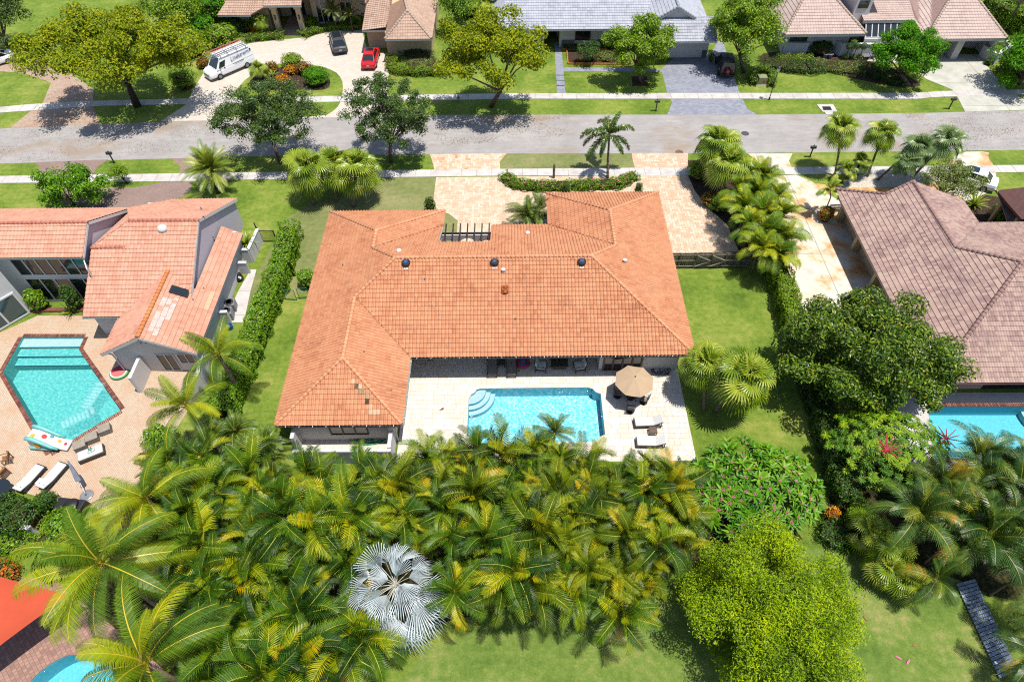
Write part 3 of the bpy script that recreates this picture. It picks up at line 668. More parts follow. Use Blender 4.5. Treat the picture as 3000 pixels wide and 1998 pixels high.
for i in range(n):
    a = Vector(POOL_B[i]); b = Vector(POOL_B[(i+1) % n]); oa = a+(a-cxy).normalized()*.4; ob = b+(b-cxy).normalized()*.4
    mb = MB(); mb.prism([tuple(a), tuple(b), tuple(ob), tuple(oa)], .0, .05); mb.build('coping_stone', m_patio_b, bottom_pool)
# ------------------------------------------------------------------ roofs
def tile_shape(w, L, hgt, kind='S', lift=.05):
    if kind == 'S': T = [0, .12, .3, .48, .6, .8, 1]; Z = [0, .62, 1, .62, 0, -.12, 0]
    elif kind == 'low': T = [0, .2, .45, .7, 1]; Z = [0, .8, .9, .2, 0]
    else: T = [0, .06, .94, 1]; Z = [0, 1, 1, 0]
    k = len(T); V = []
    for y, l in ((0, lift), (L*1.06, 0.0)):
        V += [(t*w, y, z*hgt+l) for t, z in zip(T, Z)]
    V += [(t*w, 0.0, z*hgt*.3-.012) for t, z in zip(T, Z)]
    F = [(i, i+1, k+i+1, k+i) for i in range(k-1)]+[(2*k+i, 2*k+i+1, i+1, i) for i in range(k-1)]
    return np.array(V), np.array(F)
def ridge_mesh(name, mat, r=.13, L=.44):
    mb = MB(); rings = []
    for x, rr, z in ((0, r*1.1, .03), (L, r*.92, 0)):
        rings.append([(x, rr*math.cos(R(a)), rr*math.sin(R(a))*.85+z-.02) for a in range(-8, 189, 28)])
    k = len(rings[0]); vs = rings[0]+rings[1]
    mb.add(vs, [(i, i+1, k+i+1, k+i)[::-1] for i in range(k-1)]+[tuple(range(k))])
    me = bpy.data.meshes.new(name); me.from_pydata(mb.v, [], mb.f); me.materials.append(mat)
    for p in me.polygons: p.use_smooth = len(p.vertices) == 4
    return me
class Roof:
    def __init__(s, house, mat, rmat, w=.264, L=.36, hgt=.08, kind='S', cap=300, rr=.13, under=None, name='roof_tile'):
        s.house = house; s.mat = mat; s.w = w; s.L = L; s.V, s.F = tile_shape(w, L, hgt, kind); s.tiles = []; s.cut = []; s.cap = cap
        s.pl = MB(); s.ridges = []; s.rme = ridge_mesh('ridge_tile', rmat, rr); s.rmat = rmat; s.name = name; s.fas = MB(); s.gut = MB(); s.special = []
    def plane(s, pts, e0=0, e1=1, thick=.16):
        P = [Vector(p) for p in pts]; o = P[e0]; a = (P[e1]-P[e0]).normalized()
        nn = Vector((0, 0, 0))
        for i in range(len(P)): nn += P[i-1].cross(P[i])
        n = nn.normalized()
        if n.z < 0: n = -n
        a = (a-n*a.dot(n)).normalized(); b = n.cross(a)
        if b.z < 0: a = -a; b = n.cross(a)
        Q = [((p-o).dot(a), (p-o).dot(b)) for p in P]
        sgn = 1 if sum(Q[i-1][0]*Q[i][1]-Q[i][0]*Q[i-1][1] for i in range(len(Q))) > 0 else -1
        PP = P if sgn > 0 else P[::-1]
        top = [p-n*.015 for p in PP]; bot = [p-n*(.015+thick) for p in PP]; k = len(PP)
        s.pl.add(top+bot, [tuple(range(k)), tuple(range(k, 2*k))[::-1]]+[(i, k+i, k+(i+1) % k, (i+1) % k) for i in range(k)])
        xs = [q[0] for q in Q]; ys = [q[1] for q in Q]; w, L = s.w, s.L
        nx = int((max(xs)-min(xs))/w)+2; ny = int((max(ys)-min(ys))/L)+2
        gx, gy = np.meshgrid(min(xs)+np.arange(-1, nx)*w, min(ys)-.05+np.arange(0, ny)*L)
        gx = gx.ravel(); gy = gy.ravel()
        TV = s.V[None, :, :]+np.stack([gx, gy, np.zeros_like(gx)], -1)[:, None, :]
        TX, TY = TV[..., 0], TV[..., 1]; ylow = min(ys)
        ins = inpoly(TX, np.maximum(TY, ylow+1e-3), Q)
        al = ins.all(1); an = ins.any(1) & ~al
        M3 = np.array([list(a), list(b), list(n)])
        o_ = np.array(o)
        for i in np.nonzero(al)[0]:
            s.tiles.append((gx[i], gy[i], M3, o_))
        if an.any():
            C = TV[an].copy(); I = ins[an]
            QA = np.array(Q); QB = np.roll(QA, -1, 0)
            for t in range(len(C)):
                for v in np.nonzero(~I[t])[0]:
                    p = C[t, v, :2]; d = QB-QA; tt = np.clip(((p-QA)*d).sum(1)/np.maximum(1e-9, (d*d).sum(1)), 0, 1); pr = QA+d*tt[:, None]
                    j = np.argmin(((pr-p)**2).sum(1))
                    C[t, v, :2] = pr[j]
            s.cut.append(C.reshape(-1, 3) @ M3+o_)
        return (o, n)
    def ridge(s, p, q):
        p, q = Vector(p), Vector(q)
        if p.z > q.z+.01: p, q = q, p
        s.ridges.append((p, q))
    def fascia(s, p, q, h=.22, mat=None, d=.03): s.fas.bar(Vector(p)-Vector((0, 0, h/2+.02)), Vector(q)-Vector((0, 0, h/2+.02)), d, h)
    def finish(s, under_mat, fascia_mat=None):
        W = wl(s.house); roof = s.pl.build('roof', under_mat, s.house, world=True)
        if s.fas.v: s.fas.build('fascia', fascia_mat or m_trim, s.house, world=True)
        org = np.array([t[3]+t[0]*t[2][0]+t[1]*t[2][1] for t in s.tiles]); cam_ = np.array([0, 0, CAM_H])
        d = ((org-cam_)**2).sum(1)
        # only tiles inside the frame count as largest in view
        order = np.argsort(d); sel = []
        for i in order:
            if len(sel) >= s.cap: break
            q = Vector(org[i])-Vector((0, 0, CAM_H)); z = q.dot(_fw); u = 1500+CAM_F*q.dot(_rt)/z; v = 999-CAM_F*q.dot(_up)/z
            if 0 < u < 3000 and 0 < v < 1998: sel.append(i)
        ss = set(sel)
        me = np_mesh(s.name, s.V, s.F, [s.mat])
        for i in sel:
            t = s.tiles[i]; M3 = t[2]; o = org[i]-np.array(W)
            mx = Matrix(((M3[0][0], M3[1][0], M3[2][0], o[0]), (M3[0][1], M3[1][1], M3[2][1], o[1]), (M3[0][2], M3[1][2], M3[2][2], o[2]), (0, 0, 0, 1)))
            link(s.name, me, roof, mx=mx)
        allV = []
        for i, t in enumerate(s.tiles):
            if i in ss: continue
            allV.append(s.V @ t[2]+org[i])
        k = len(s.V); VV = allV+[c for c in s.cut]
        if VV:
            V = np.concatenate(VV)-np.array(W); nt_ = len(V)//k
            F = (s.F[None]+(np.arange(nt_)*k)[:, None, None]).reshape(-1, s.F.shape[1])
            o = link(s.name+'_field', np_mesh(s.name+'_field', V, F, [s.mat]), roof); o['kind'] = 'stuff'
        nr = 0; stuffv = MB()
        for p, q in s.ridges:
            dd = q-p; L = dd.length; x = dd.normalized(); y = Vector((0, 0, 1)).cross(x).normalized(); z = x.cross(y); n = max(1, round(L/.37))
            for j in range(n):
                o = p+x*(L*j/n)
                mx = Matrix(((x.x, y.x, z.x, o.x-W.x), (x.y, y.y, z.y, o.y-W.y), (x.z, y.z, z.z, o.z-W.z+.03), (0, 0, 0, 1)))
                if nr < 300: link('ridge_tile', s.rme, roof, mx=mx); nr += 1
                else: stuffv.add([mx @ v.co for v in s.rme.vertices], [tuple(f.vertices) for f in s.rme.polygons])
        if stuffv.v: o = stuffv.build('ridge_tile_field', s.rmat, roof); o['kind'] = 'stuff'
        return roof
def hit(u, v, pl):
    d = _fw + _rt*((u-1500)/CAM_F) - _up*((v-999)/CAM_F); o, n = pl; c = Vector((0, 0, CAM_H))
    return c+d*((o-c).dot(n)/d.dot(n))
def glazing(parent, p, q, z0, z1, cols, fw=.07, mat=None, fmat=None, name='window', rows=1, out=.04):
    """framed window between ground points p and q: frame part with its panes as sub-parts"""
    p = Vector((p[0], p[1], 0)); q = Vector((q[0], q[1], 0)); d = (q-p); L = d.length; d.normalize(); n = Vector((d.y, -d.x, 0))
    f = MB(); zz = Vector((0, 0, 1))
    for i in range(cols+1):
        c = p+d*(L*i/cols); f.bar(c+zz*z0, c+zz*z1, fw, fw, up=tuple(n))
    for j in range(rows+1):
        z = z0+(z1-z0)*j/rows; f.bar(p+zz*z-d*fw/2+n*.002, q+zz*z+d*fw/2+n*.002, fw, fw)
    fr = f.build(name, fmat or m_trim, parent, world=True)
    for i in range(cols):
        for j in range(rows):
            a = p+d*(L*(i+.5)/cols); z = z0+(z1-z0)*(j+.5)/rows
            g = MB(); g.box((a.x-n.x*.02, a.y-n.y*.02, z), (L/cols-fw, .02, (z1-z0)/rows-fw), math.atan2(d.y, d.x)); g.build('pane', mat or m_glass, fr, world=True)
    return fr
def wall(parent, segs, mat, name='wall'):
    for s in segs:
        mb = MB(); mb.box(((s[0]+s[2])/2, (s[1]+s[3])/2, (s[4]+s[5])/2), (abs(s[2]-s[0]), abs(s[3]-s[1]), s[5]-s[4])); mb.build(name, mat, parent, world=True)
def gutter(parent, p, q, mat, bmat, brackets=0, r=.07):
    p, q = Vector(p), Vector(q); d = (q-p).normalized(); up = Vector((0, 0, 1)); n = d.cross(up)
    mb = MB(); prof = [(-r, r), (-r, -r*.4), (-r*.5, -r), (r*.5, -r), (r, -r*.4), (r, r), (r*.75, r), (r*.75, -r*.3), (0, -r*.7), (-r*.75, -r*.3), (-r*.75, r)]
    mb.loft([[tuple(c+n*a+up*b) for a, b in prof] for c in (p, q)]); g = mb.build('gutter', mat, parent, world=True)
    for i in range(brackets):
        c = p+(q-p)*((i+.5)/brackets); b = MB(); b.bar(c+n*(r+.012)+up*r*.9, c-n*(r+.012)+up*r*.9, .035, .02); b.build('bracket', bmat, g, world=True)
    return g
# ------------------------------------------------------------------ the house with the orange roof
s_ = .43056; HE = 2.8
XK, YA, XF, YB = -6.197, 46.508, 3.01, 48.775
hd = (YF-YN)/2; hw = (XM-XL)/2; hk = (XK-XL)/2; hF = (XR-XF)/2
def Z(d): return HE+s_*d
C_ = (XL+hd, YN+hd, Z(hd)); D_ = (XR-hd, YN+hd, Z(hd)); I1 = (XL+hw, Y0+hw, Z(hw)); I2 = (XL+hw, YN+hw, Z(hw))
B1 = (XL+hk, YA-hk, Z(hk)); B2 = (XL+hk, YF-hk, Z(hk)); E1 = (XR-hF, YB-hF, Z(hF)); E2 = (XR-hF, YF-hF, Z(hF))
e = lambda x, y: (x, y, HE)
main_house = empty('house', (-1.6, 37, 0), 0, 'long one-storey house with a hipped orange barrel-tile roof behind the central pool', 'house')
rf = Roof(main_house, m_tile, m_ridge)
NX0, NX1, NYN = -6.19, -1.96, 40.35
plW = rf.plane([e(XL, YA), e(XL, Y0), I1, I2, C_, B2, B1])
plS = rf.plane([e(XM, YN), e(XR, YN), D_, C_, I2])
plSW = rf.plane([e(XL, Y0), e(XM, Y0), I1])
plEW = rf.plane([e(XM, Y0), e(XM, YN), I2, I1])
plE = rf.plane([e(XR, YN), e(XR, YB), E1, E2, D_])
zn = Z(YF-NYN)
plN = rf.plane([e(XF, YF), e(NX1, YF), (NX1, NYN, zn), (NX0, NYN, zn), e(XK, YF), B2, C_, D_, E2])
plNL = rf.plane([e(XK, YA), e(XL, YA), B1])
plEL = rf.plane([e(XK, YF), e(XK, YA), B1, B2])
plNR = rf.plane([e(XR, YB), e(XF, YB), E1])
plWR = rf.plane([e(XF, YB), e(XF, YF), E2, E1])
for p, q in ((e(XL, Y0), I1), (e(XM, Y0), I1), (I1, I2), (I2, C_), (C_, D_), (e(XR, YN), D_), (C_, B2), (B2, B1), (e(XL, YA), B1), (e(XK, YA), B1), (D_, E2), (E2, E1), (e(XF, YB), E1), (e(XR, YB), E1)): rf.ridge(p, q)
for p, q in ((e(XL, Y0), e(XL, YA)), (e(XR, YN), e(XR, YB)), (e(XL, YA), e(XK, YA)), (e(XF, YB), e(XR, YB)), (e(XM, Y0), e(XM, YN)), (e(XL, Y0), e(XM, Y0)), (e(XM, YN), e(XR, YN)), ((NX0, YF, HE), (NX0, NYN, zn)), ((NX1, YF, HE), (NX1, NYN, zn)), ((NX0, NYN, zn), (NX1, NYN, zn)), (e(NX1, YF), e(XF, YF)), (e(XF, YF), e(XF, YB)), (e(XK, YF), e(XK, YA))):
    rf.fascia(p, q)
roof_main = rf.finish(M1('roof_underlay', S(150, 85, 60), .9, .1))
# pale replacement tiles on the wing's near slope
ptm = np_mesh('replacement_tile', rf.V*np.array([1.0, 1.0, 1.02])+np.array([0, 0, .012]), rf.F, [m_tile_pale])
W_ = wl(main_house); o, n = plSW; a_ = Vector((1, 0, 0)); b_ = n.cross(a_)
for u, v in ((1041, 1146), (1036, 1137), (1026, 1131), (1045, 1137), (1045, 1156), (1059, 1147), (1061, 1156), (1052, 1156), (1066, 1168), (1072, 1168), (1067, 1180), (1066, 1186), (1084, 1203), (1084, 1214), (1095, 1217), (1102, 1214)):
    h = hit(u, v, plSW); lx = (h-o).dot(a_); ly = (h-o).dot(b_)
    lx = round(lx/rf.w)*rf.w; ly = round((ly+.05)/rf.L)*rf.L-.05; q = o+a_*lx+b_*ly-W_
    link('replacement_tile', ptm, roof_main, mx=Matrix(((a_.x, b_.x, n.x, q.x), (a_.y, b_.y, n.y, q.y), (a_.z, b_.z, n.z, q.z), (0, 0, 0, 1))))
# vents on the roof
for u, v in ((1190, 775), (1449, 773), (1704, 772)):
    c = hit(u, v, plS)-W_
    b = MB(); b.lathe([(.2, -.1), (.2, .1), (.33, .12), (.34, .24), (.3, .28), (.0, .3)], (0, 0, 0), 20); vn = b.build('solar_vent', m_black, main_house, smooth=False, loc=c)
    b = MB(); b.box((0, 0, .315), (.22, .34, .02)); pn = b.build('solar_panel', NT('solar_cell').p((.02, .06, .16, 1), .1, .8), vn)
    b = MB(); [b.box((x, 0, .328), (.012, .36, .006)) for x in (-.12, 0, .12)]; b.build('panel_frame', m_steel, vn)
    b = MB(); b.box((0, -.34, -.08), (.3, .25, .02), 0); b.build('flashing', m_trim, vn)
for u, v, pl in ((1169, 738, plN), (1546, 686, plN)):
    c = hit(u, v, pl)-W_; b = MB(); b.lathe([(.09, -.15), (.09, .12), (.21, .1), (.2, .18), (.1, .25), (0, .26)], (0, 0, 0), 14); b.build('roof_vent', m_white, main_house, smooth=True, loc=c)
for u, v, pl in ((1475, 798, plS), (1830, 770, plE)):
    c = hit(u, v, pl)-W_; b = MB(); b.lathe([(.13, -.1), (.13, .26), (.16, .27), (.16, .34), (0, .36)], (0, 0, 0), 12); b.build('vent_pipe', m_white, main_house, loc=c)
c = hit(1479, 850, plS)-W_
b = MB(); b.box((0, 0, .1), (.5, .62, .16), mx=Matrix.Rotation(R(23), 3, 'X')); b.box((0, -.28, .05), (.42, .2, .2), mx=Matrix.Rotation(R(23), 3, 'X')); hd_ = b.build('hooded_vent', m_rust, main_house, loc=c, bevel=.03)
for u, v, pl in ((1510, 936, plS), (1005, 779, plW), (1245, 820, plS), (1882, 709, plE), (1813, 686, plE), (1067, 1033, plEW), (1148, 1145, plEW)):
    c = hit(u, v, pl)-W_; b = MB(); b.lathe([(.11, -.02), (.06, .02), (.045, .22), (.03, .23)], (0, 0, 0), 8); b.build('vent_pipe', m_steel if u < 1600 else m_ridge, main_house, loc=c)
# gutters, walls
gutter(main_house, (XM, YN-.1, HE-.08), (XR-.1, YN-.1, HE-.08), m_gutter, m_trim, 20)
gutter(main_house, (XL+.3, Y0-.1, HE-.08), (XM-.1, Y0-.1, HE-.08), m_gutter, m_trim, 9)
gutter(main_house, (XM+.1, Y0, HE-.08), (XM+.1, YN, HE-.08), m_gutter_g, m_trim, 6)
zt = HE-.12
wall(main_house, [(-15.6, 24.6, -13.05, 24.8, 0, zt), (-10.39, 24.6, -8.55, 24.8, 0, zt), (-13.05, 24.6, -10.39, 24.8, 0, .85), (-13.05, 24.6, -10.39, 24.8, 2.0, zt),
                  (-8.75, 24.8, -8.55, 33.9, 0, zt), (-15.6, 24.8, -15.4, 45.8, 0, zt), (-8.55, 33.9, 6.4, 34.1, 0, zt), (6.4, 30.85, 6.6, 33.9, 0, zt),
                  (9.65, 30.65, 12.4, 30.85, 0, zt), (6.4, 30.65, 6.72, 30.85, 0, zt), (6.72, 30.65, 9.65, 30.85, 2.3, zt), (12.2, 30.85, 12.4, 48.0, 0, zt),
                  (-15.4, 45.6, -7.0, 45.8, 0, zt), (-7.0, 39.6, -6.8, 45.8, 0, zt), (-6.8, 39.6, -1.4, 39.8, 0, zt), (-1.4, 39.8, -1.2, 43.7, 0, zt), (-1.2, 43.5, 3.8, 43.7, 0, zt), (3.8, 43.7, 4.0, 48.0, 0, zt), (4.0, 47.8, 12.2, 48.0, 0, zt)], m_white)
b = MB(); b.add([(XL+.2, Y0+.2, HE-.2), (XM-.2, Y0+.2, HE-.2), (XM-.2, YN+.2, HE-.2), (XR-.2, YN+.2, HE-.2), (XR-.2, YB-.2, HE-.2), (XF+.2, YB-.2, HE-.2), (XF+.2, YF-.2, HE-.2), (NX1+.1, YF-.2, HE-.2), (NX1+.1, NYN-.1, HE-.2), (NX0-.1, NYN-.1, HE-.2), (NX0-.1, YA-.2, HE-.2), (XL+.2, YA-.2, HE-.2)], [tuple(range(12))]); b.build('soffit', m_white, main_house, world=True)
glazing(main_house, (-13.02, 24.58), (-10.42, 24.58), .87, 1.98, 3, .08, fmat=m_black)
w_ = glazing(main_house, (6.75, 30.63), (9.62, 30.63), .06, 2.28, 4, .13, fmat=m_brownwood, name='french_door')
wall(main_house, [(-15.5, 23.6, -15.25, 24.58, 0, 2.0), (-8.8, 22.95, -8.55, 24.58, 0, 1.75), (-8.85, 24.25, -8.5, 24.59, 1.75, 2.6), (-15.25, 22.75, -8.55, 22.95, 0, 1.6)], m_white, 'patio_wall')
# painted face of the patio wall
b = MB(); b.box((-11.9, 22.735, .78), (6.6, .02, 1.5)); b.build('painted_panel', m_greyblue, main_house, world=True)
# downpipe
b = MB(); b.tube([(XM+.05, Y0+.1, 2.6), (-8.4, 24.5, 2.2), (-8.42, 24.52, .1)], .05, 6); b.build('downpipe', m_trim, main_house, world=True)
# arches of the entry court and its pergola
yw = 43.75; b = MB(); xs0, xs1 = -6.7, -1.3; arches = [(-5.75, .5), (-4.07, .75), (-2.4, .5)]
top_ = [(xs0, 2.45), (xs1, 2.45)]; outline = [(xs1, 0)]
for cx, r in arches[::-1]:
    zc = 1.35; outline += [(cx+r, 0), (cx+r, zc)]+[(cx+r*math.cos(R(a)), zc+r*math.sin(R(a))) for a in range(15, 180, 15)]+[(cx-r, zc), (cx-r, 0)]
outline += [(xs0, 0)]+top_
tris = geometry.tessellate_polygon([[Vector((p[0], p[1], 0)) for p in outline]]); n_ = len(outline)
b.add([(p[0], yw-.15, p[1]) for p in outline]+[(p[0], yw+.15, p[1]) for p in outline], [tuple(t) for t in tris]+[tuple(n_+i for i in t[::-1]) for t in tris]+[(i, (i+1) % n_, n_+(i+1) % n_, n_+i) for i in range(n_)])
o = b.build('arched_wall', m_white, main_house, world=True)
pg = empty('pergola', (-4.07, 42.3, 0), 0, 'pergola of seven dark beams over the entry court notch in the orange roof', 'pergola')
for i in range(7):
    x = -5.95+i*.63; b = MB(); b.bar((x, 39.9, 2.72), (x, 44.75, 2.72), .1, .2); b.build('beam', m_pergola, pg, world=True)
for y in (40.0, 43.75):
    b = MB(); b.bar((-6.3, y, 2.53), (-1.8, y, 2.53), .12, .16); b.build('crossbeam', m_pergola, pg, world=True)
sheet('entry_court', [(-6.8, 39.8), (-1.4, 39.8), (-1.4, 43.6), (-6.8, 43.6)], .012, m_flagjoint)

# ------------------------------------------------------------------ the salmon-roofed house on the left
HL = empty('house', (-29, 38, 0), 0, 'white house with several salmon-pink tiled roofs beside the angular pool', 'house')
rl = Roof(HL, m_tile_salmon, m_ridge_salmon, .28, .37, .05, 'low')
rl.plane([(-58, 38.1, 5.5), (-33.8, 38.1, 5.5), (-33.8, 40.6, 6.85), (-58, 40.6, 6.85)])
rl.plane([(-33.8, 46.3, 3.6), (-58, 46.3, 3.6), (-58, 40.6, 6.85), (-33.8, 40.6, 6.85)])
rl.ridge((-50, 40.6, 6.85), (-33.8, 40.6, 6.85))
sB = (6.45-2.8)/(41.21-34.24); zB = lambda y: 2.8+sB*(y-34.24)
plB = rl.plane([(-33.65, 34.24, 2.8), (-25.32, 34.24, 2.8), (-25.32, 41.21, 6.45), (-30.9, 41.21, 6.45), (-33.65, 39.2, zB(39.2))])
rl.plane([(-25.32, 48.47, 2.8), (-31.3, 48.47, 2.8), (-33.65, 45.5, 4.2), (-30.9, 41.21, 6.45), (-25.32, 41.21, 6.45)])
rl.plane([(-33.65, 45.4, 3.75), (-33.65, 39.2, zB(39.2)), (-30.9, 41.21, 6.47)], 0, 1)
rl.ridge((-30.9, 41.21, 6.45), (-25.32, 41.21, 6.45)); rl.ridge((-33.65, 39.2, zB(39.2)), (-31.0, 39.25, zB(39.25)))
zC = lambda x: 2.6+.53*min(x+30.9, -23.74-x)
plCW = rl.plane([(-30.9, 34.0, 2.6), (-30.9, 30.58, 2.6), (-27.32, 30.58, 4.5), (-27.32, 37.6, 4.55)], 0, 1)
plCE = rl.plane([(-23.74, 30.58, 2.6), (-23.74, 43.96, 2.6), (-25.3, 43.96, 3.43), (-25.3, 36.0, 3.43), (-27.32, 37.6, 4.5), (-27.32, 30.58, 4.5)], 0, 1)
for p, q in (((-33.8, 38.1, 5.5), (-33.8, 40.6, 6.85)), ((-33.8, 46.3, 3.6), (-33.8, 40.6, 6.85)), ((-25.32, 34.6, 2.95), (-25.32, 41.21, 6.45)), ((-25.32, 48.47, 2.8), (-25.32, 41.21, 6.45)), ((-30.9, 30.58, 2.6), (-27.32, 30.58, 4.5)), ((-23.74, 30.58, 2.6), (-27.32, 30.58, 4.5)), ((-58, 38.1, 5.5), (-33.8, 38.1, 5.5)), ((-33.65, 34.24, 2.8), (-30.9, 34.24, 2.8)), ((-30.9, 30.58, 2.6), (-30.9, 34.24, 2.6)), ((-23.74, 30.58, 2.6), (-23.74, 43.96, 2.6))): rl.fascia(p, q)
roofL = rl.finish(M1('salmon_underlay', S(170, 100, 80), .9, .1))
# the orange ridge of the near wing
rme = ridge_mesh('ridge_tile', m_ridge_or, .15); WLh = wl(HL); n_ = 19
for j in range(n_):
    y = 30.6+j*(37.4-30.6)/n_; q = Vector((-27.32, y, 4.55))-WLh
    link('ridge_tile', rme, roofL, mx=Matrix(((0, -1, 0, q.x), (1, 0, 0, q.y), (0, 0, 1, q.z), (0, 0, 0, 1))))
# chalky and sun-bleached tiles on the east slope
o, n = plCE; a_ = Vector((0, 1, 0)); b_ = n.cross(a_)
if b_.z < 0: a_ = -a_; b_ = n.cross(a_)
wt = np_mesh('chalky_tile', rl.V+np.array([0, 0, .014]), rl.F, [m_tile_white]); pt = np_mesh('replacement_tile', rl.V+np.array([0, 0, .014]), rl.F, [m_tile_pale])
def tiles_at(quad, me, name, prob=1):
    w = [hit(u, v, plCE) for u, v in quad]; Q = [((p-o).dot(a_), (p-o).dot(b_)) for p in w]; xs = [q[0] for q in Q]; ys = [q[1] for q in Q]
    for i in range(int(min(xs)/rl.w)-1, int(max(xs)/rl.w)+2):
        for j in range(int(min(ys)/rl.L)-1, int(max(ys)/rl.L)+2):
            lx, ly = i*rl.w, j*rl.L-.05
            if inpoly(np.array([lx+.14]), np.array([ly+.18]), Q)[0] and random.random() < prob:
                q = o+a_*lx+b_*ly-WLh; link(name, me, roofL, mx=Matrix(((a_.x, b_.x, n.x, q.x), (a_.y, b_.y, n.y, q.y), (a_.z, b_.z, n.z, q.z), (0, 0, 0, 1))))
tiles_at([(468, 875), (500, 870), (478, 960), (432, 975)], wt, 'chalky_tile', .8); tiles_at([(500, 878), (521, 876), (495, 950), (475, 950)], wt, 'chalky_tile', .85); tiles_at([(445, 960), (480, 960), (462, 985), (440, 985)], wt, 'chalky_tile', .6)
tiles_at([(610, 857), (626, 857), (613, 905), (598, 903)], pt, 'replacement_tile')
c = hit(477, 672, plB)-WLh; b = MB(); b.lathe([(.38, -.1), (.38, .1), (.3, .28), (.1, .36), (0, .37)], (0, 0, 0), 18); b.build('roof_vent', m_white, HL, smooth=True, loc=c)
sk = hit(527, 857, plCE); b = MB(); b.box((0, 0, .1), (.72, 1.35, .2), mx=Matrix.Rotation(R(28), 3, 'Y') @ Matrix.Rotation(R(90), 3, 'Z')); 
skl = b.build('skylight', m_dark, HL, loc=sk-WLh); b = MB(); b.box((.05, 0, .2), (.6, 1.2, .06), mx=Matrix.Rotation(R(28), 3, 'Y') @ Matrix.Rotation(R(90), 3, 'Z')); b.build('pane', m_glass, skl, bevel=.02)
for u, v, pl in ((385, 904, plB), (626, 698, plCE), (598, 847, plCE), (567, 880, plCE), (590, 613, plB)):
    c = hit(u, v, pl)-WLh; b = MB(); b.lathe([(.1, -.04), (.05, .02), (.045, .2), (.02, .21)], (0, 0, 0), 8); b.build('vent_pipe', m_steel, HL, loc=c)
def profile_wall(parent, pts, th, mat, name='wall'):
    P = [Vector(p) for p in pts]; t = Vector(th); k = len(P); nn = Vector((0, 0, 0))
    for i in range(k): nn += P[i-1].cross(P[i])
    if nn.dot(t) > 0: P = P[::-1]
    b = MB(); b.add([tuple(p) for p in P]+[tuple(p+t) for p in P], [tuple(range(k)), tuple(range(k, 2*k))[::-1]]+[(i, k+i, k+(i+1) % k, (i+1) % k) for i in range(k)]); return b.build(name, mat, parent, world=True)
profile_wall(HL, [(-34.0, 38.5, 0), (-34.0, 46.0, 0), (-34.0, 46.0, 3.55), (-34.0, 40.6, 6.6), (-34.0, 38.5, 5.45)], (-.2, 0, 0), m_lilac)
profile_wall(HL, [(-25.5, 34.7, 0), (-25.5, 48.2, 0), (-25.5, 48.2, 2.7), (-25.5, 41.21, 6.2), (-25.5, 34.7, 2.8)], (-.2, 0, 0), m_lilac)
profile_wall(HL, [(-30.3, 31.0, 0), (-24.1, 31.0, 0), (-24.1, 31.0, 2.6), (-27.32, 31.0, 4.3), (-30.3, 31.0, 2.7)], (0, .2, 0), m_white)
wall(HL, [(-24.3, 31.2, -24.1, 43.6, 0, 2.55), (-30.3, 31.2, -30.1, 34.6, 0, 2.6), (-33.4, 34.8, -30.3, 35.0, 0, 2.7), (-58, 38.5, -40.2, 38.7, 0, 5.4), (-40.2, 38.5, -34.2, 38.7, 2.75, 3.15), (-40.2, 38.5, -34.2, 38.7, 5.15, 5.4), (-33.4, 48.0, -25.6, 48.2, 0, 2.7), (-58, 46.0, -34, 46.2, 0, 3.4), (-25.2, 43.6, -24.1, 43.8, 0, 3.0)], m_white)
glazing(HL, (-40.2, 38.5), (-34.25, 38.5), 3.15, 5.15, 6, .09, m_glass); glazing(HL, (-40.2, 38.5), (-34.25, 38.5), .15, 2.75, 5, .09, m_glass)
glazing(HL, (-34.1, 38.4), (-33.2, 37.0), 3.3, 5.2, 2, .08, m_glass_t)
gutter(HL, (-58, 38.0, 5.42), (-33.8, 38.0, 5.42), m_gutter_g, m_trim, 0); gutter(HL, (-33.65, 34.14, 2.72), (-30.9, 34.14, 2.72), m_gutter_g, m_trim, 0)
p, q = G(99, 911), G(-150, 1056)
d = (q-p).normalized(); n2 = Vector((-d.y, d.x, 0)); n2 = n2 if n2.y > 0 else -n2
profile_wall(HL, [tuple(p), tuple(q), (q.x, q.y, 5.2), (p.x, p.y, 5.2)], tuple(n2*.25), m_white)
g0, g1 = p+d*.35-n2*.06, p+d*5.2-n2*.06; glazing(HL, g0, g1, .15, 2.5, 3, .14, m_glass_t)
glazing(HL, p+d*3.9-n2*.06, p+d*7-n2*.06, 3.3, 4.5, 2, .1, m_glass_t)
glazing(HL, (-27.2, 30.97), (-25.9, 30.97), .1, 2.1, 2, .08, m_glass, name='glass_door'); glazing(HL, (-25.6, 30.97), (-24.4, 30.97), 1.0, 2.1, 2, .07, m_glass)
b = MB(); b.tube([(-30.75, 30.75, 2.55), (-30.35, 30.92, 2.2), (-30.33, 30.93, .1)], .06, 6); b.build('downpipe', m_trim, HL, world=True)
b = MB(); b.box((-27.3, 30.9, 3.75), (.45, .12, .16)); [b.lathe([(.02, 0), (.11, .12), (.1, .14)], (-27.3+x, 30.8, 3.55), 10) for x in (-.18, .18)]; b.build('floodlight', m_trim, HL, world=True)
wall(HL, [(-28.6, 28.9, -28.35, 30.98, 0, 1.9)], m_white, 'privacy_wall')
# steps of dark brick at the patio
b = MB(); b.box((-39.3, 37.4, .1), (7.0, .35, .2)); b.box((-42.6, 36.6, .1), (.35, 1.6, .2)); b.build('brick_step', m_brickdark, HL, world=True)

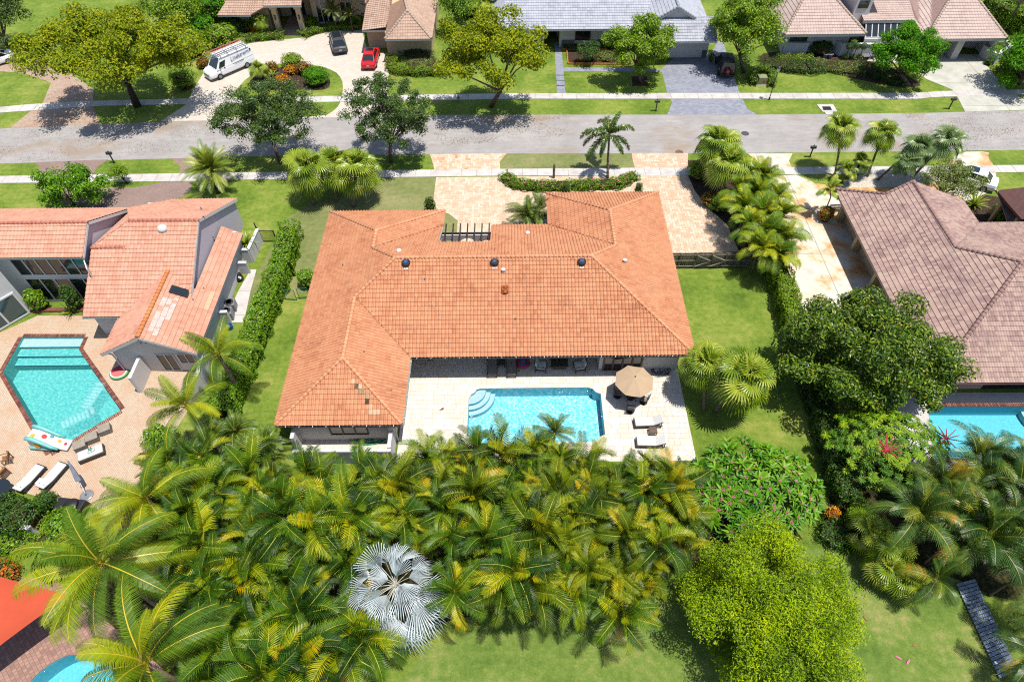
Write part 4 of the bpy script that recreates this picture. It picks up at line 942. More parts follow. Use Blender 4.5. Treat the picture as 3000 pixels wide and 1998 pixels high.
# ------------------------------------------------------------------ the mottled brown roof on the right
HR = empty('house', (37, 37, 0), 0, 'house with a big mottled brown tile roof beside the stained concrete drive', 'house')
rr = Roof(HR, m_tile_brown, m_ridge_brown, .2, .38, .035, 'low', rr=.15)
sR = .4105; zR = lambda x: 2.8+sR*(x-29.45)
plRW0 = (Vector((29.45, 40, 2.8)), Vector((-sR, 0, 1)).normalized())
far1 = hit(2594, 569, plRW0); far2 = hit(2676, 532, plRW0)
apex = (37.9, 35.65, zR(37.9)); rj = (34.87, 38.65, zR(34.87))
plRW = rr.plane([(29.45, 48.9, 2.8), (29.45, 27.2, 2.8), apex, rj, tuple(far2), tuple(far1)])
rr.plane([(29.45, 27.2, 2.8), (62, 27.2, 2.8), (62, 35.65, apex[2]), apex])
rr.plane([(62, 44.1, 2.8), (40.3, 44.1, 2.8), rj, apex, (62, 35.65, apex[2])], 0, 1)
rr.plane([(40.3, 44.1, 2.8), (40.3, 47.2, 2.8), tuple(far2), rj], 0, 1)
rr.ridge((29.45, 27.2, 2.8), apex); rr.ridge(rj, apex); rr.ridge(apex, (62, 35.65, apex[2])); rr.ridge(tuple(far2), rj); rr.ridge(tuple(far1), tuple(far2)); rr.ridge((29.45, 48.9, 2.8), tuple(far1))
rr.fascia((29.45, 27.2, 2.8), (29.45, 48.9, 2.8)); rr.fascia((29.45, 27.2, 2.8), (62, 27.2, 2.8))
rr.finish(M1('brown_underlay', S(120, 88, 84), .9, .1), m_beige)
wall(HR, [(30.9, 28.6, 31.1, 48.3, 0, 2.7), (31.1, 28.6, 62, 28.8, 0, 2.7), (31.1, 48.1, 40, 48.3, 0, 2.7), (39.8, 43.5, 40, 48.1, 0, 2.7)], m_beige)
for y in (48.05, 43.9, 39.3, 34.4, 29.6): wall(HR, [(30.25, y-.2, 30.88, y+.2, 0, 2.65)], m_cream, 'pillar')
for y0, y1 in ((44.2, 47.7), (39.6, 43.5)):
    b = MB(); b.box((30.87, (y0+y1)/2, 1.15), (.06, y1-y0, 2.2)); [b.box((30.835, (y0+y1)/2, .3+.55*k), (.012, y1-y0, .03)) for k in range(4)]; b.build('garage_door', m_beige, HR, world=True)
gutter(HR, (29.6, 27.1, 2.72), (62, 27.1, 2.72), M1('red_brown_gutter', S(110, 50, 46), .5, .4), m_trim, 0)
glazing(HR, (35, 28.57), (44, 28.57), .1, 2.3, 6, .08, m_glass, fmat=m_dark)
HR2 = empty('house', (46.5, 45.5, 0), 0, 'small brown-tiled entry wing with a dark gutter behind the clipped shrubs', 'house wing')
r2 = Roof(HR2, m_tile_brown, m_ridge_brown, .2, .38, .035, 'low', rr=.15, cap=60)
pz = 3.0; pa, pb, pc = G(2920, 558, pz), G(2988, 642, pz), G(3150, 566, pz)
r2.plane([(pa.x, pa.y, pz), (pb.x+.15, pb.y, pz), (pb.x+9, pb.y, pz+.02), (pb.x+9, pb.y+3, pz+1.9), (pa.x+4, pa.y-1.5, pz+1.9)], 0, 1)
r2.plane([(pa.x+9, pa.y, pz), (pa.x, pa.y, pz), (pa.x+4, pa.y-1.5, pz+1.9), (pb.x+9, pb.y+3, pz+1.9)], 0, 1)
r2.finish(M1('wing_underlay', S(120, 88, 84), .9, .1), m_dark)
gutter(HR2, (pa.x-.05, pa.y, pz-.06), (pb.x, pb.y, pz-.06), M1('maroon_gutter', S(80, 34, 32), .5, .4), m_trim, 0)
wall(HR2, [(pb.x+.4, pb.y+.5, pb.x+.75, pb.y+.85, 0, 2.9), (pa.x+.5, pa.y-.9, pa.x+.8, pa.y-.6, 0, 2.9), (pa.x+2, pb.y+1, pa.x+9, pa.y-1, 0, 2.8)], m_beige, 'pillar')

# ------------------------------------------------------------------ houses across the road
H1 = empty('house', (-22, 86, 0), 0, 'cream house with tan tile roofs and an arched entry portico across the road', 'house')
r1 = Roof(H1, m_tile_tan, m_ridge_tan, .3, .4, .045, 'low', cap=300, rr=.16)
ap = (-12.6, 81.3, 4.9)
r1.plane([(-15.25, 78.0, 3), (-9.65, 78.0, 3), ap]); r1.plane([(-9.65, 78.0, 3), (-9.65, 96, 3), (-13.6, 96, 5.6), (-13.2, 84, 5.2), ap], 0, 1)
r1.plane([(-15.25, 80.3, 3), (-15.25, 78.0, 3), ap, (-13.2, 84, 5.2), (-15.0, 83.5, 4.55)], 0, 1)
r1.plane([(-18.3, 80.3, 3), (-15.25, 80.3, 3), (-15.0, 83.5, 4.3), (-15.6, 96, 5.6), (-18.3, 96, 5.6)], 0, 1)
r1.plane([(-18.3, 96, 5.6), (-18.3, 85, 4.2), (-15.6, 96, 7)], 0, 1)
r1.ridge((-15.25, 78.0, 3), ap); r1.ridge((-9.65, 78.0, 3), ap); r1.ridge(ap, (-13.2, 84, 5.2)); r1.ridge((-13.2, 84, 5.2), (-13.6, 96, 5.6))
lw = G(637, 46, 3)
r1.plane([(-37.2, 84.8, 3), (-33.0, 84.8, 3), (-31.2, 86.2, 3.4), (-31.2, 96, 7), (-33, 96, 7)], 0, 1)
r1.plane([(-37.2, 97, 3), (-37.2, 84.8, 3), (-33, 96, 7), (-33.5, 97, 7)], 0, 1)
r1.plane([(-31.2, 85.0, 4.0), (-26.4, 85.0, 4.0), (-26.4, 96, 7.5), (-31.2, 96, 7.5)]); 
r1.plane([(-26.4, 86.0, 4.6), (-18.3, 85.4, 4.6), (-18.3, 97, 8), (-26.4, 97, 8)], 0, 1)
for p, q in (((-15.25, 78.0, 3), (-9.65, 78.0, 3)), ((-18.3, 80.3, 3), (-15.25, 80.3, 3)), ((-37.2, 84.8, 3), (-33, 84.8, 3)), ((-31.2, 85, 4), (-26.4, 85, 4)), ((-26.4, 86, 4.6), (-18.3, 85.4, 4.6))): r1.fascia(p, q)
r1.finish(M1('tan_underlay', S(170, 135, 115), .9, .1))
def block(parent, P, z, mat, name='wall'):
    b = MB(); b.prism(P, 0, z); return b.build(name, mat, parent, world=True)
block(H1, [(-15.5, 80.0), (-9.95, 80.0), (-9.95, 95), (-15.5, 95)], 2.85, m_cream); block(H1, [(-18.1, 81.8), (-15.52, 81.8), (-15.52, 95), (-18.1, 95)], 2.85, m_cream)
block(H1, [(-26.2, 88.4), (-18.12, 88.4), (-18.12, 97), (-26.2, 97)], 4.4, m_cream); block(H1, [(-36.4, 87), (-31.4, 87), (-31.4, 97), (-36.4, 97)], 2.8, m_cream)
block(H1, [(-31.2, 91), (-26.22, 91), (-26.22, 97), (-31.2, 97)], 4.2, m_cream)
for x in (-30.45, -27.35):
    b = MB(); b.box((x, 86.4, 1.9), (.62, .62, 3.8)); b.box((x, 86.4, .12), (.78, .78, .24)); b.box((x, 86.4, 3.3), (.9, .75, .5)); col_ = b.build('portico_column', m_cream, H1, world=True)
    b = MB(); b.box((x, 86.05, 2.0), (.16, .14, .5)); b.box((x, 86.03, 2.3), (.22, .18, .06)); b.build('wall_lantern', m_dark, col_, world=True)
b = MB(); b.box((-28.8, 90.96, 1.3), (1.9, .08, 2.5)); dr = b.build('front_door', m_pergola, H1, world=True)
b = MB(); b.box((-28.8, 88.6, .06), (2.6, 5.2, .12)); b.box((-28.8, 85.7, .03), (2.8, .8, .06)); b.build('porch_step', m_tandrive, H1, world=True)
glazing(H1, (-25.6, 88.36), (-23.6, 88.36), .3, 3.6, 3, .1); glazing(H1, (-22.4, 88.36), (-20.9, 88.36), .4, 2.9, 2, .1); glazing(H1, (-19.9, 88.36), (-19.0, 88.36), 1.2, 2.8, 1, .1); glazing(H1, (-34.2, 86.96), (-32.6, 86.96), .9, 2.3, 2, .1)
H2 = empty('house', (10, 82, 0), 0, 'low white house with a pale grey tile roof and wide garage across the road', 'house')
r3 = Roof(H2, m_tile_grey, m_ridge_grey, .3, .42, .035, 'low', cap=300, rr=.14)
r3.plane([(-2.5, 80.1, 3), (17.2, 79.9, 3), (17.2, 90, 6.6), (1.5, 90, 6.6)]); r3.plane([(-2.5, 96, 3), (-2.5, 80.1, 3), (1.5, 90, 6.6)], 0, 1)
gap_ = (19.6, 79.35, 5.75)
r3.plane([(15.2, 92, 3.1), (15.2, 79.35, 3.1), gap_, (19.6, 92, 5.75)], 0, 1); r3.plane([(24.0, 79.35, 3.1), (24.0, 92, 3.1), (19.6, 92, 5.75), gap_], 0, 1)
r3.plane([(16.2, 76.6, 3.0), (24.2, 76.6, 3.0), (24.2, 79.7, 4.45), (16.2, 79.7, 4.45)])
for p, q in ((gap_, (19.6, 92, 5.8)), ((17.4, 79.35, 4.45), gap_), ((21.8, 79.35, 4.45), gap_)): r3.ridge(p, q)
for p, q in (((-2.5, 80.1, 3), (16.2, 79.9, 3)), ((16.2, 76.6, 3), (24.2, 76.6, 3)), ((24.0, 79.33, 3.15), gap_), ((15.2, 79.33, 3.15), gap_)): r3.fascia(p, q)
r3.finish(M1('grey_underlay', S(140, 145, 160), .9, .1))
profile_wall(H2, [(17.0, 79.6, 4.2), (22.2, 79.6, 4.2), (19.6, 79.6, 5.7)], (0, .15, 0), m_white, 'gable_wall')
block(H2, [(-1.5, 81.6), (4.0, 81.6), (4.0, 94), (-1.5, 94)], 2.9, m_white); block(H2, [(5.9, 81.6), (16.4, 81.6), (16.4, 94), (5.9, 94)], 2.9, m_white); block(H2, [(4.02, 84.5), (5.88, 84.5), (5.88, 94), (4.02, 94)], 2.9, m_white)
block(H2, [(16.42, 78.6), (23.9, 78.6), (23.9, 94), (16.42, 94)], 2.85, m_white)
b = MB(); b.box((20.6, 78.57, 1.1), (4.4, .06, 2.15)); [b.box((20.6, 78.535, .3+.53*k), (4.4, .012, .03)) for k in range(4)]; b.build('garage_door', m_white, H2, world=True)
m_gst = M1('grey_stone', S(130, 128, 132), .9, .2, .25, 6, bump=.4)
for x, y, w in ((3.1, 81.55, 1.6), (7.0, 81.55, 1.6), (10.6, 81.55, 1.6), (13.2, 81.55, 1.6), (23.55, 78.55, .6)): b = MB(); b.box((x, y, .45), (w, .08, .9)); b.build('stone_plinth', m_gst, H2, world=True)
glazing(H2, (7.9, 81.55), (9.7, 81.55), .9, 2.5, 2, .1, fmat=m_dark)
b = MB(); b.box((4.95, 84.45, 1.2), (1.5, .08, 2.3)); b.build('front_door', m_pergola, H2, world=True)
H3 = empty('house', (45, 84, 0), 0, 'white house with steep pale pink hipped roofs and white planter walls across the road', 'house')
r4 = Roof(H3, m_tile_pink, m_ridge_tan, .32, .42, .045, 'low', cap=300, rr=.16)
a1 = (36.9, 85.0, 6.8)
r4.plane([(32.4, 78.0, 3), (42.2, 78.0, 3), a1]); r4.plane([(32.4, 95, 3), (32.4, 78.0, 3), a1, (36.9, 95, 6.8)], 0, 1); r4.plane([(42.2, 78.0, 3), (42.2, 93, 3), (36.9, 93, 6.8), a1], 0, 1)
r4.ridge((32.4, 78, 3), a1); r4.ridge((42.2, 78, 3), a1); r4.ridge(a1, (36.9, 95, 6.8))
a2 = (54.4, 84.2, 6.6)
r4.plane([(48.6, 76.5, 3), (58.2, 76.5, 3), a2]); r4.plane([(58.2, 76.5, 3), (58.2, 96, 3), (54.4, 96, 6.6), a2], 0, 1); r4.plane([(48.6, 80.3, 3.4), (48.6, 76.5, 3), a2, (54.4, 96, 6.6), (50, 96, 6.2)], 0, 1)
r4.plane([(42.4, 80.2, 3.5), (48.6, 80.2, 3.5), (50.5, 96, 6.4), (42.4, 96, 6.4)])
r4.ridge((48.6, 76.5, 3), a2); r4.ridge((58.2, 76.5, 3), a2); r4.ridge(a2, (54.4, 96, 6.6))
for p, q in (((32.4, 78, 3), (42.2, 78, 3)), ((48.6, 76.5, 3), (58.2, 76.5, 3)), ((42.4, 80.2, 3.5), (48.6, 80.2, 3.5)), ((58.2, 76.5, 3), (58.2, 90, 3))): r4.fascia(p, q, .3)
r4.finish(M1('pink_underlay', S(180, 150, 140), .9, .1))
block(H3, [(33.6, 79.6), (41.2, 79.6), (41.2, 93), (33.6, 93)], 2.85, m_white); block(H3, [(41.22, 82), (49.4, 82), (49.4, 95), (41.22, 95)], 2.6, m_white); block(H3, [(49.6, 80.2), (58.0, 80.2), (58.0, 95), (49.6, 95)], 2.85, m_white)
wall(H3, [(49.6, 77.6, 50.0, 80.18, 0, 2.85), (53.3, 77.4, 54.1, 80.18, 0, 2.85), (57.6, 77.4, 58.0, 80.18, 0, 2.85)], m_white, 'pier')
block(H3, [(41.3, 81.2), (43.2, 81.2), (43.2, 88), (41.3, 88)], 6.4, m_white, 'parapet_tower'); b = MB(); b.box((42.9, 83.1, 6.5), (4.2, 3.6, .3)); b.build('parapet_cap', m_trim, H3, world=True)
b = MB(); b.box((42.2, 81.17, 5.0), (1.2, .06, .9)); b.build('window', m_glass, H3, world=True)
# sloping glass of the entry
f = MB(); pnl = []
fr = MB()
for i in range(7):
    x = 42.9+i*.75; fr.bar((x, 79.2, 1.9), (x, 80.6, 3.4), .1, .12)
fr.bar((42.8, 79.2, 1.9), (47.5, 79.2, 1.9), .14, .14); fr.bar((42.8, 80.6, 3.4), (47.5, 80.6, 3.4), .12, .12)
frp = fr.build('sloping_window', m_trim, H3, world=True)
for i in range(6):
    x = 42.9+i*.75; g = MB(); g.bar((x+.375, 79.25, 1.92), (x+.375, 80.55, 3.36), .64, .03); g.build('pane', m_glass, frp, world=True)
wall(H3, [(42.8, 79.0, 47.5, 79.2, 0, 1.85)], m_white)
glazing(H3, (34.0, 79.56), (36.0, 79.56), .9, 2.3, 2, .1, fmat=m_dark)
def planter(P, h, t=.3, label=None, parent=None):
    for i in range(len(P)-1):
        a, c = Vector(P[i]), Vector(P[i+1]); b = MB(); b.bar((a.x, a.y, h/2), (c.x, c.y, h/2), t, h); w = b.build('planter_wall', m_white, parent, world=True)
        b = MB(); b.bar((a.x, a.y, h+.04), (c.x, c.y, h+.04), t+.08, .08); b.build('wall_cap', m_trim, w, world=True)
p1 = [tuple(G(u, v)[:2]) for u, v in ((2283, 135), (2290, 157), (2360, 157))]; planter(p1, 1.3, parent=H3)
p1 = [tuple(G(u, v)[:2]) for u, v in ((2438, 150), (2455, 163), (2570, 163))]; planter(p1, 1.4, parent=H3)
p1 = [tuple(G(u, v)[:2]) for u, v in ((2868, 164), (2905, 190), (2945, 165), (2930, 150))]; planter(p1, 1.3, parent=H3)
# ------------------------------------------------------------------ vehicles
def ring(x, pts): return [(x, y, z) for y, z in pts]
def car(u0, v0, u1, v1, name, label, cat, paint, kind='sedan', L=4.7, W=1.82, H=1.45):
    """u0,v0 = ground under the nose, u1,v1 = ground under the tail"""
    a, b = G(u0, v0), G(u1, v1); c = (a+b)/2; rz = math.atan2(a.y-b.y, a.x-b.x)
    t = empty(name, (c.x, c.y, .03), rz, label, cat)
    hw = W/2; h = L/2
    if kind == 'suv': bel, hood = .98, 1.02
    elif kind == 'jeep': bel, hood = 1.12, 1.10
    elif kind == 'van': bel, hood = 1.25, 1.22
    else: bel, hood = .88, .84
    def sec(x, w, zb, zt, crown=.04):
        return ring(x, [(-w*.9, zb), (-w, zb+.16), (-w, (zb+zt)*.55), (-w*.95, zt-.03), (-w*.8, zt), (0, zt+crown), (w*.8, zt), (w*.95, zt-.03), (w, (zb+zt)*.55), (w, zb+.16), (w*.9, zb)])
    zb = .22 if kind in ('sedan',) else .34
    if kind == 'jeep':
        st = [sec(-h+.12, hw*.88, .5, 1.02, .0), sec(-h+.16, hw*.9, .45, bel, 0), sec(.5, hw*.9, .42, bel, 0), sec(.62, hw*.82, .42, hood, .04), sec(h-.2, hw*.66, .48, hood-.03, .04), sec(h-.14, hw*.64, .5, .98, .02)]
    elif kind == 'van':
        st = [sec(-h, hw*.94, .42, 1.2), sec(-h+.1, hw, .34, bel+.1), sec(.9, hw, .34, bel+.1), sec(1.35, hw*.99, .34, hood), sec(h-.5, hw*.95, .34, 1.06), sec(h-.12, hw*.88, .36, .9), sec(h, hw*.8, .42, .7)]
    else:
        st = [sec(-h, hw*.86, zb+.16, bel-.12), sec(-h+.14, hw*.95, zb+.02, bel+.02), sec(-h+.9, hw, zb, bel+.03), sec(0, hw, zb, bel), sec(h-1.35, hw*.99, zb, hood+.02), sec(h-.6, hw*.95, zb, hood-.06), sec(h-.14, hw*.86, zb+.04, hood-.18), sec(h, hw*.74, zb+.16, hood-.3)]
    b = MB(); b.loft(st); b.build('body', paint, t, smooth=False, bevel=0)
    # greenhouse: dark glass with a painted roof and pillars
    if kind == 'sedan': gx = [(-h+.55, .7, bel-.02), (-h+1.25, .66, H-.03), (.35, .67, H), (h-1.25, .74, bel-.02)]
    elif kind == 'suv': gx = [(-h+.18, .78, bel), (-h+.62, .66, H-.04), (.5, .67, H), (h-1.15, .78, bel)]
    elif kind == 'jeep': gx = [(-h+.17, .8, bel), (-h+.3, .72, H-.02), (.35, .72, H), (.62, .78, bel)]
    else: gx = [(-h+.02, .94, bel+.05), (-h+.22, .82, H-.02), (1.15, .82, H-.04), (h-.95, .92, bel-.12)]
    rings = []
    (xa, wa, za), (xb, wb, zb_), (xc, wc, zc), (xd, wd_, zd) = gx
    k = hw
    bot = [(xa, -wa*k*1.12, za), (xd, -wd_*k*1.12, zd), (xd, wd_*k*1.12, zd), (xa, wa*k*1.12, za)]
    if kind == 'van': bot = [(x, math.copysign(hw*.98, y), z) for x, y, z in bot]
    top = [(xb, -wb*k, zb_), (xc, -wc*k, zc), (xc, wc*k, zc), (xb, wb*k, zb_)]
    g = MB(); g.add(bot+top, [(0, 1, 2, 3)[::-1], (4, 5, 6, 7), (0, 1, 5, 4), (1, 2, 6, 5), (2, 3, 7, 6), (3, 0, 4, 7)])
    if kind == 'van':
        g.build('cargo_box', paint, t)
        p_ = MB(); bb = [Vector(q) for q in bot]; tt = [Vector(q) for q in top]
        w = MB(); 
        f0, f1, f2, f3 = bb[1], bb[2], tt[2], tt[1]; cc = (f0+f1+f2+f3)/4; n = (f1-f0).cross(f3-f0).normalized(); n = n if n.x > 0 else -n
        q = [cc+(p-cc)*.86+n*.012 for p in (f0, f1, f2, f3)]; w.add(q, [(0, 1, 2, 3)]); w.build('windscreen', m_glass, t)
        for s in (-1, 1):
            i0, i1, j1, j0 = (bb[0], bb[1], tt[1], tt[0]) if s < 0 else (bb[3], bb[2], tt[2], tt[3])
            at = lambda fx, fz: (i0+(i1-i0)*fx)*(1-fz)+(j0+(j1-j0)*fx)*fz+Vector((0, s*.012, 0))
            w = MB(); w.add([at(.79, .12), at(.95, .1), at(.97, .62), at(.80, .68)], [(0, 1, 2, 3)]); w.build('side_window', m_glass, t)
    else:
        g.build('window_glass', m_glass, t)
        r = MB(); r.loft([[(x, y*w*k*1.03, z) for y, z in ((-1, zt-.03), (-.92, zt+.02), (0, zt+.05), (.92, zt+.02), (1, zt-.03))] for x, w, zt in ((xb-.06, wb, zb_), ((xb+xc)/2, (wb+wc)/2, max(zb_, zc)+.01), (xc+.05, wc, zc))]); r.build('roof_panel', paint, t)
        p_ = MB()
        for i in range(4): p_.bar(bot[i], top[i], .07, .05)
        for s in (1, 2): 
            for fx in ((.36, .68) if kind == 'suv' else (.5,)):
                i0, i1, j0, j1 = (0, 1, 4, 5) if s == 1 else (3, 2, 7, 6)
                p_.bar(Vector(bot[i0])*(1-fx)+Vector(bot[i1])*fx, Vector(top[i0])*(1-fx)+Vector(top[i1])*fx, .06, .04)
        p_.build('pillar_frame', paint, t)
        if kind in ('sedan', 'suv'):
            s_b = MB(); s_b.box((.0 if kind == 'sedan' else -.3, 0, H+.055), (.75 if kind == 'sedan' else 1.5, .95, .012)); s_b.build('sunroof', m_glass, t)
    # wheels
    rw = .40 if kind == 'jeep' else .36 if kind in ('suv', 'van') else .32
    for x in (-h*.6, h*.62):
        for s in (-1, 1):
            w = MB(); w.lathe([(rw*.6, -.11), (rw*.95, -.11), (rw, -.07), (rw, .07), (rw*.95, .11), (rw*.6, .11)], (0, 0, 0), 18, axis='Y'); wh = w.build('wheel', m_tyre, t, loc=(x, s*(hw-.10), rw))
            w = MB(); w.lathe([(.02, -.115), (rw*.62, -.118), (rw*.62, .118), (.02, .115)], (0, 0, 0), 12, axis='Y'); w.build('rim', m_steel if kind != 'jeep' else m_black, wh)
    # lamps, mirrors, plate, bumpers
    for s in (-1, 1):
        l = MB(); l.box((0, 0, 0), (.1, .34 if kind != 'jeep' else .14, .14)); l.build('tail_light', m_lampred, t, loc=(-h+.06, s*hw*.66, bel-.16), bevel=.02)
        l = MB(); l.box((0, 0, 0), (.16, .3, .12)); l.build('headlight', m_lampwhite, t, loc=(h-.16, s*hw*.6, hood-.24 if kind != 'van' else .88), bevel=.02)
        l = MB(); l.box((0, 0, 0), (.12, .2, .13)); l.build('mirror', paint if kind != 'van' else m_black, t, loc=(h-1.45 if kind != 'jeep' else .55, s*(hw+.08), bel+.1), bevel=.03)
    l = MB(); l.box((-h-.012, 0, .62), (.02, .34, .16)); l.build('licence_plate', m_plate, t)
    l = MB(); l.box((-h+.02, 0, .42), (.16, W*.84, .2)); l.box((h-.04, 0, .40), (.16, W*.74, .22)); l.build('bumper', m_black if kind in ('jeep', 'suv') else paint, t, bevel=.03)['kind'] = 'stuff'
    if kind == 'van':
        l = MB(); l.box((h+.005, 0, .68), (.03, W*.55, .16)); l.build('grille', m_black, t)
    return t
CAR = car(1096, 152, 1080, 211, 'parked_car', 'red sedan parked by the cream garage, tail towards the road', 'car', m_red)
car(985, 112, 1001, 166, 'parked_car', 'dark graphite SUV parked alone on the pale circular drive', 'car', m_cargrey, 'suv', 4.6, 1.88, 1.68)
jp = car(2112, 168, 2130, 244, 'parked_car', 'black off-road car with a spare wheel on its tail, on the grey paver drive', 'car', m_carblk, 'jeep', 4.5, 1.88, 1.84)
b = MB(); b.lathe([(.1, -.12), (.37, -.12), (.4, -.06), (.4, .06), (.37, .12), (.1, .12)], (0, 0, 0), 18, axis='Y'); sw_ = b.build('spare_wheel', m_tyre, jp, loc=(-2.3, .05, 1.0), rot=(0, 0, R(90)))
b = MB(); b.lathe([(.02, -.13), (.2, -.13), (.2, .13), (.02, .13)], (0, 0, 0), 12, axis='Y'); b.build('rim', m_lampred, sw_)
for s in (-1, 1):
    for x in (-1.35, 1.4):
        b = MB(); b.loft([[(x+.52*math.cos(R(a)), y, .42+.5*math.sin(R(a))) for a in (10, 50, 90, 130, 170)]+[(x+.46*math.cos(R(a)), y, .42+.44*math.sin(R(a))) for a in (170, 130, 90, 50, 10)] for y in (s*.72, s*.97)]); b.build('fender', m_black, jp)
car(2790, 520, 2880, 548, 'parked_car', 'white car half hidden under the grey-green tree by the gravel bed', 'car', m_carwhite, 'sedan')
car(-45, 200, 20, 180, 'parked_car', 'white car cut off at the left edge on the tan drive', 'car', m_carwhite, 'sedan')
van = car(608, 238, 742, 180, 'work_van', 'white work van with a ladder rack and blue lettering on its side', 'van', m_carwhite, 'van', 6.0, 2.05, 2.35)
# rack and ladders
b = MB()
for x in (-2.4, -1.2, 0, 1.0): b.bar((x, -.95, 2.55), (x, .95, 2.55), .05, .05); [b.bar((x, s*.9, 2.25), (x, s*.9, 2.55), .05, .05) for s in (-1, 1)]
for s in (-1, 1): b.bar((-2.7, s*.95, 2.6), (2.3, s*.95, 2.6), .05, .05)
b.bar((2.25, -.95, 2.6), (2.25, .95, 2.6), .05, .05); b.build('roof_rack', m_steel, van)
def ladder(name, label, mat, y, x0, x1, z):
    c = wl(van); rz = van.rotation_euler.z; t = empty(name, Matrix.Rotation(rz, 3, 'Z') @ Vector((0, y, z))+c, rz, label, 'ladder', 'ladders on the van rack')
    b = MB()
    for s in (-.2, .2): b.bar((x0, s, 0), (x1, s, 0), .07, .05)
    b.build('side_rail', mat, t)['kind'] = 'stuff'
    n = int((x1-x0)/.3)
    for i in range(n):
        b = MB(); b.bar((x0+.15+i*.3, -.2, 0), (x0+.15+i*.3, .2, 0), .04, .04); b.build('rung', mat, t)
ladder('ladder', 'orange ladder on the far side of the van roof rack', m_orange, -.55, -2.6, 1.9, 2.64); ladder('ladder', 'grey ladder on the near side of the van roof rack', m_steel, .45, -2.7, 2.2, 2.64); ladder('ladder', 'pale ladder in the middle of the van roof rack', m_trim, -.05, -2.6, 1.6, 2.64)
def lettering(txt, size, mat, name, parent, mx, shear=.3, ext=.004):
    cu = bpy.data.curves.new(name, 'FONT'); cu.body = txt; cu.size = size; cu.shear = shear; cu.extrude = ext; cu.resolution_u = 3; cu.align_x = 'CENTER'
    tmp = bpy.data.objects.new('tmp', cu); COL.objects.link(tmp); bpy.context.view_layer.update()
    me = bpy.data.meshes.new_from_object(tmp.evaluated_get(bpy.context.evaluated_depsgraph_get())); bpy.data.objects.remove(tmp)
    me.name = name; me.materials.clear(); me.materials.append(mat)
    return link(name, me, parent, mx=mx)
m_ink = M1('navy_lettering', S(46, 60, 130), .5, .3); m_inkg = M1('grey_lettering', S(150, 154, 160), .5, .3)
# nose towards -x: the side facing the camera is the van's left (+y)
ang = math.atan2(.35, .9)
def side(x, z, s=1, y=.96): return Matrix.Translation((x, s*y, z)) @ Matrix.Rotation(R(180) if s > 0 else 0, 4, 'Z') @ Matrix.Rotation(R(90), 4, 'X')
lettering('Lindstrom', .62, m_ink, 'lettering', van, side(-1.25, 1.62, 1, 1.0) @ Matrix.Rotation(R(-9), 4, 'X') @ Matrix.Rotation(R(4), 4, 'Z'), .35)
for i, w in enumerate((1.5, 1.2)):
    b = MB(); b.box((-.9, 1.012, 1.18-.16*i), (w, .01, .05)); b.build('stripe', m_inkg, van)
b = MB(); b.box((-2.75, .985, 2.0), (.22, .01, .22)); b.build('emblem', m_ink, van)
b = MB(); b.box((1.0, 1.03, 1.15), (.16, .01, .16)); b.build('emblem', m_lampred, van)

# ------------------------------------------------------------------ pool furniture
def lounger(loc, rz, label, group, frame, cush, back=35, L=1.95, W=.72):
    t = empty('sun_lounger', loc, rz, label, 'lounger', group)
    b = MB(); xb = .45
    for s in (-1, 1): b.bar((-L/2, s*W/2, .27), (L/2, s*W/2, .27), .05, .09)
    for x in (-L/2, L/2): b.bar((x, -W/2-.025, .27), (x, W/2+.025, .27), .05, .09)
    b.build('frame', frame, t)
    for x in (-L/2+.06, L/2-.06):
        for s in (-1, 1): q = MB(); q.box((x, s*(W/2-.04), .13), (.06, .06, .26)); q.build('leg', frame, t)
    for i in range(8): q = MB(); q.box((-L/2+.12+.16*i, 0, .30), (.09, W-.06, .03)); q.build('slat', frame, t)
    q = MB(); q.box((-.26, 0, .38), (1.36, W-.04, .11)); q.build('seat_cushion', cush, t, bevel=.03)
    q = MB(); a = R(back); q.box((.42+.33*math.cos(a), 0, .40+.33*math.sin(a)), (.72, W-.04, .11), mx=Matrix.Rotation(-a, 3, 'Y')); q.build('back_cushion', cush, t, bevel=.03)
    q = MB(); q.box((.42+.33*math.cos(a), 0, .33+.33*math.sin(a)), (.74, W-.02, .03), mx=Matrix.Rotation(-a, 3, 'Y')); q.bar((.9, -.2, .28), (.85, -.2, .62), .03, .03); q.bar((.9, .2, .28), (.85, .2, .62), .03, .03); q.build('backrest_frame', frame, t)
    return t
def stool_table(name, loc, rz, dims, mat, label, cat='side table', slats=5):
    t = empty(name, loc, rz, label, cat); w, d, h = dims
    for i in range(slats): q = MB(); q.box((0, -d/2+d*(i+.5)/slats, h-.02), (w, d/slats-.015, .03)); q.build('slat', mat, t)
    q = MB(); [q.bar((-w/2, s*d/2, h-.06), (w/2, s*d/2, h-.06), .03, .06) for s in (-1, 1)]; [q.bar((s*w/2, -d/2, h-.06), (s*w/2, d/2, h-.06), .03, .06) for s in (-1, 1)]; q.build('apron', mat, t)
    for a in (-1, 1):
        for c in (-1, 1): q = MB(); q.box((a*(w/2-.03), c*(d/2-.03), (h-.04)/2), (.05, .05, h-.04)); q.build('leg', mat, t)
    return t
DZ = .04
def at(u, v, z=DZ): g = G(u, v, z); return (g.x, g.y, z)
lounger(at(1896, 1243), R(2), 'white-cushioned wicker lounger beside the pool, nearer the umbrella', None, m_wicker, m_cushion, 32)
lounger(at(1903, 1301), R(-2), 'white-cushioned wicker lounger beside the pool, at the grass corner of the deck', None, m_wicker, m_cushion, 28)
stool_table('side_table', at(1911, 1268), 0, (.52, .5, .42), m_brownwood, 'small brown slatted table between the two poolside loungers')
lounger(at(1443, 1078), R(90), 'pale lounger under the eave, left of the pair, foot in the sun', None, m_wicker, m_cushion_g, 25)
lounger(at(1499, 1078), R(90), 'pale lounger under the eave beside the pink float', None, m_wicker, m_cushion_g, 25)
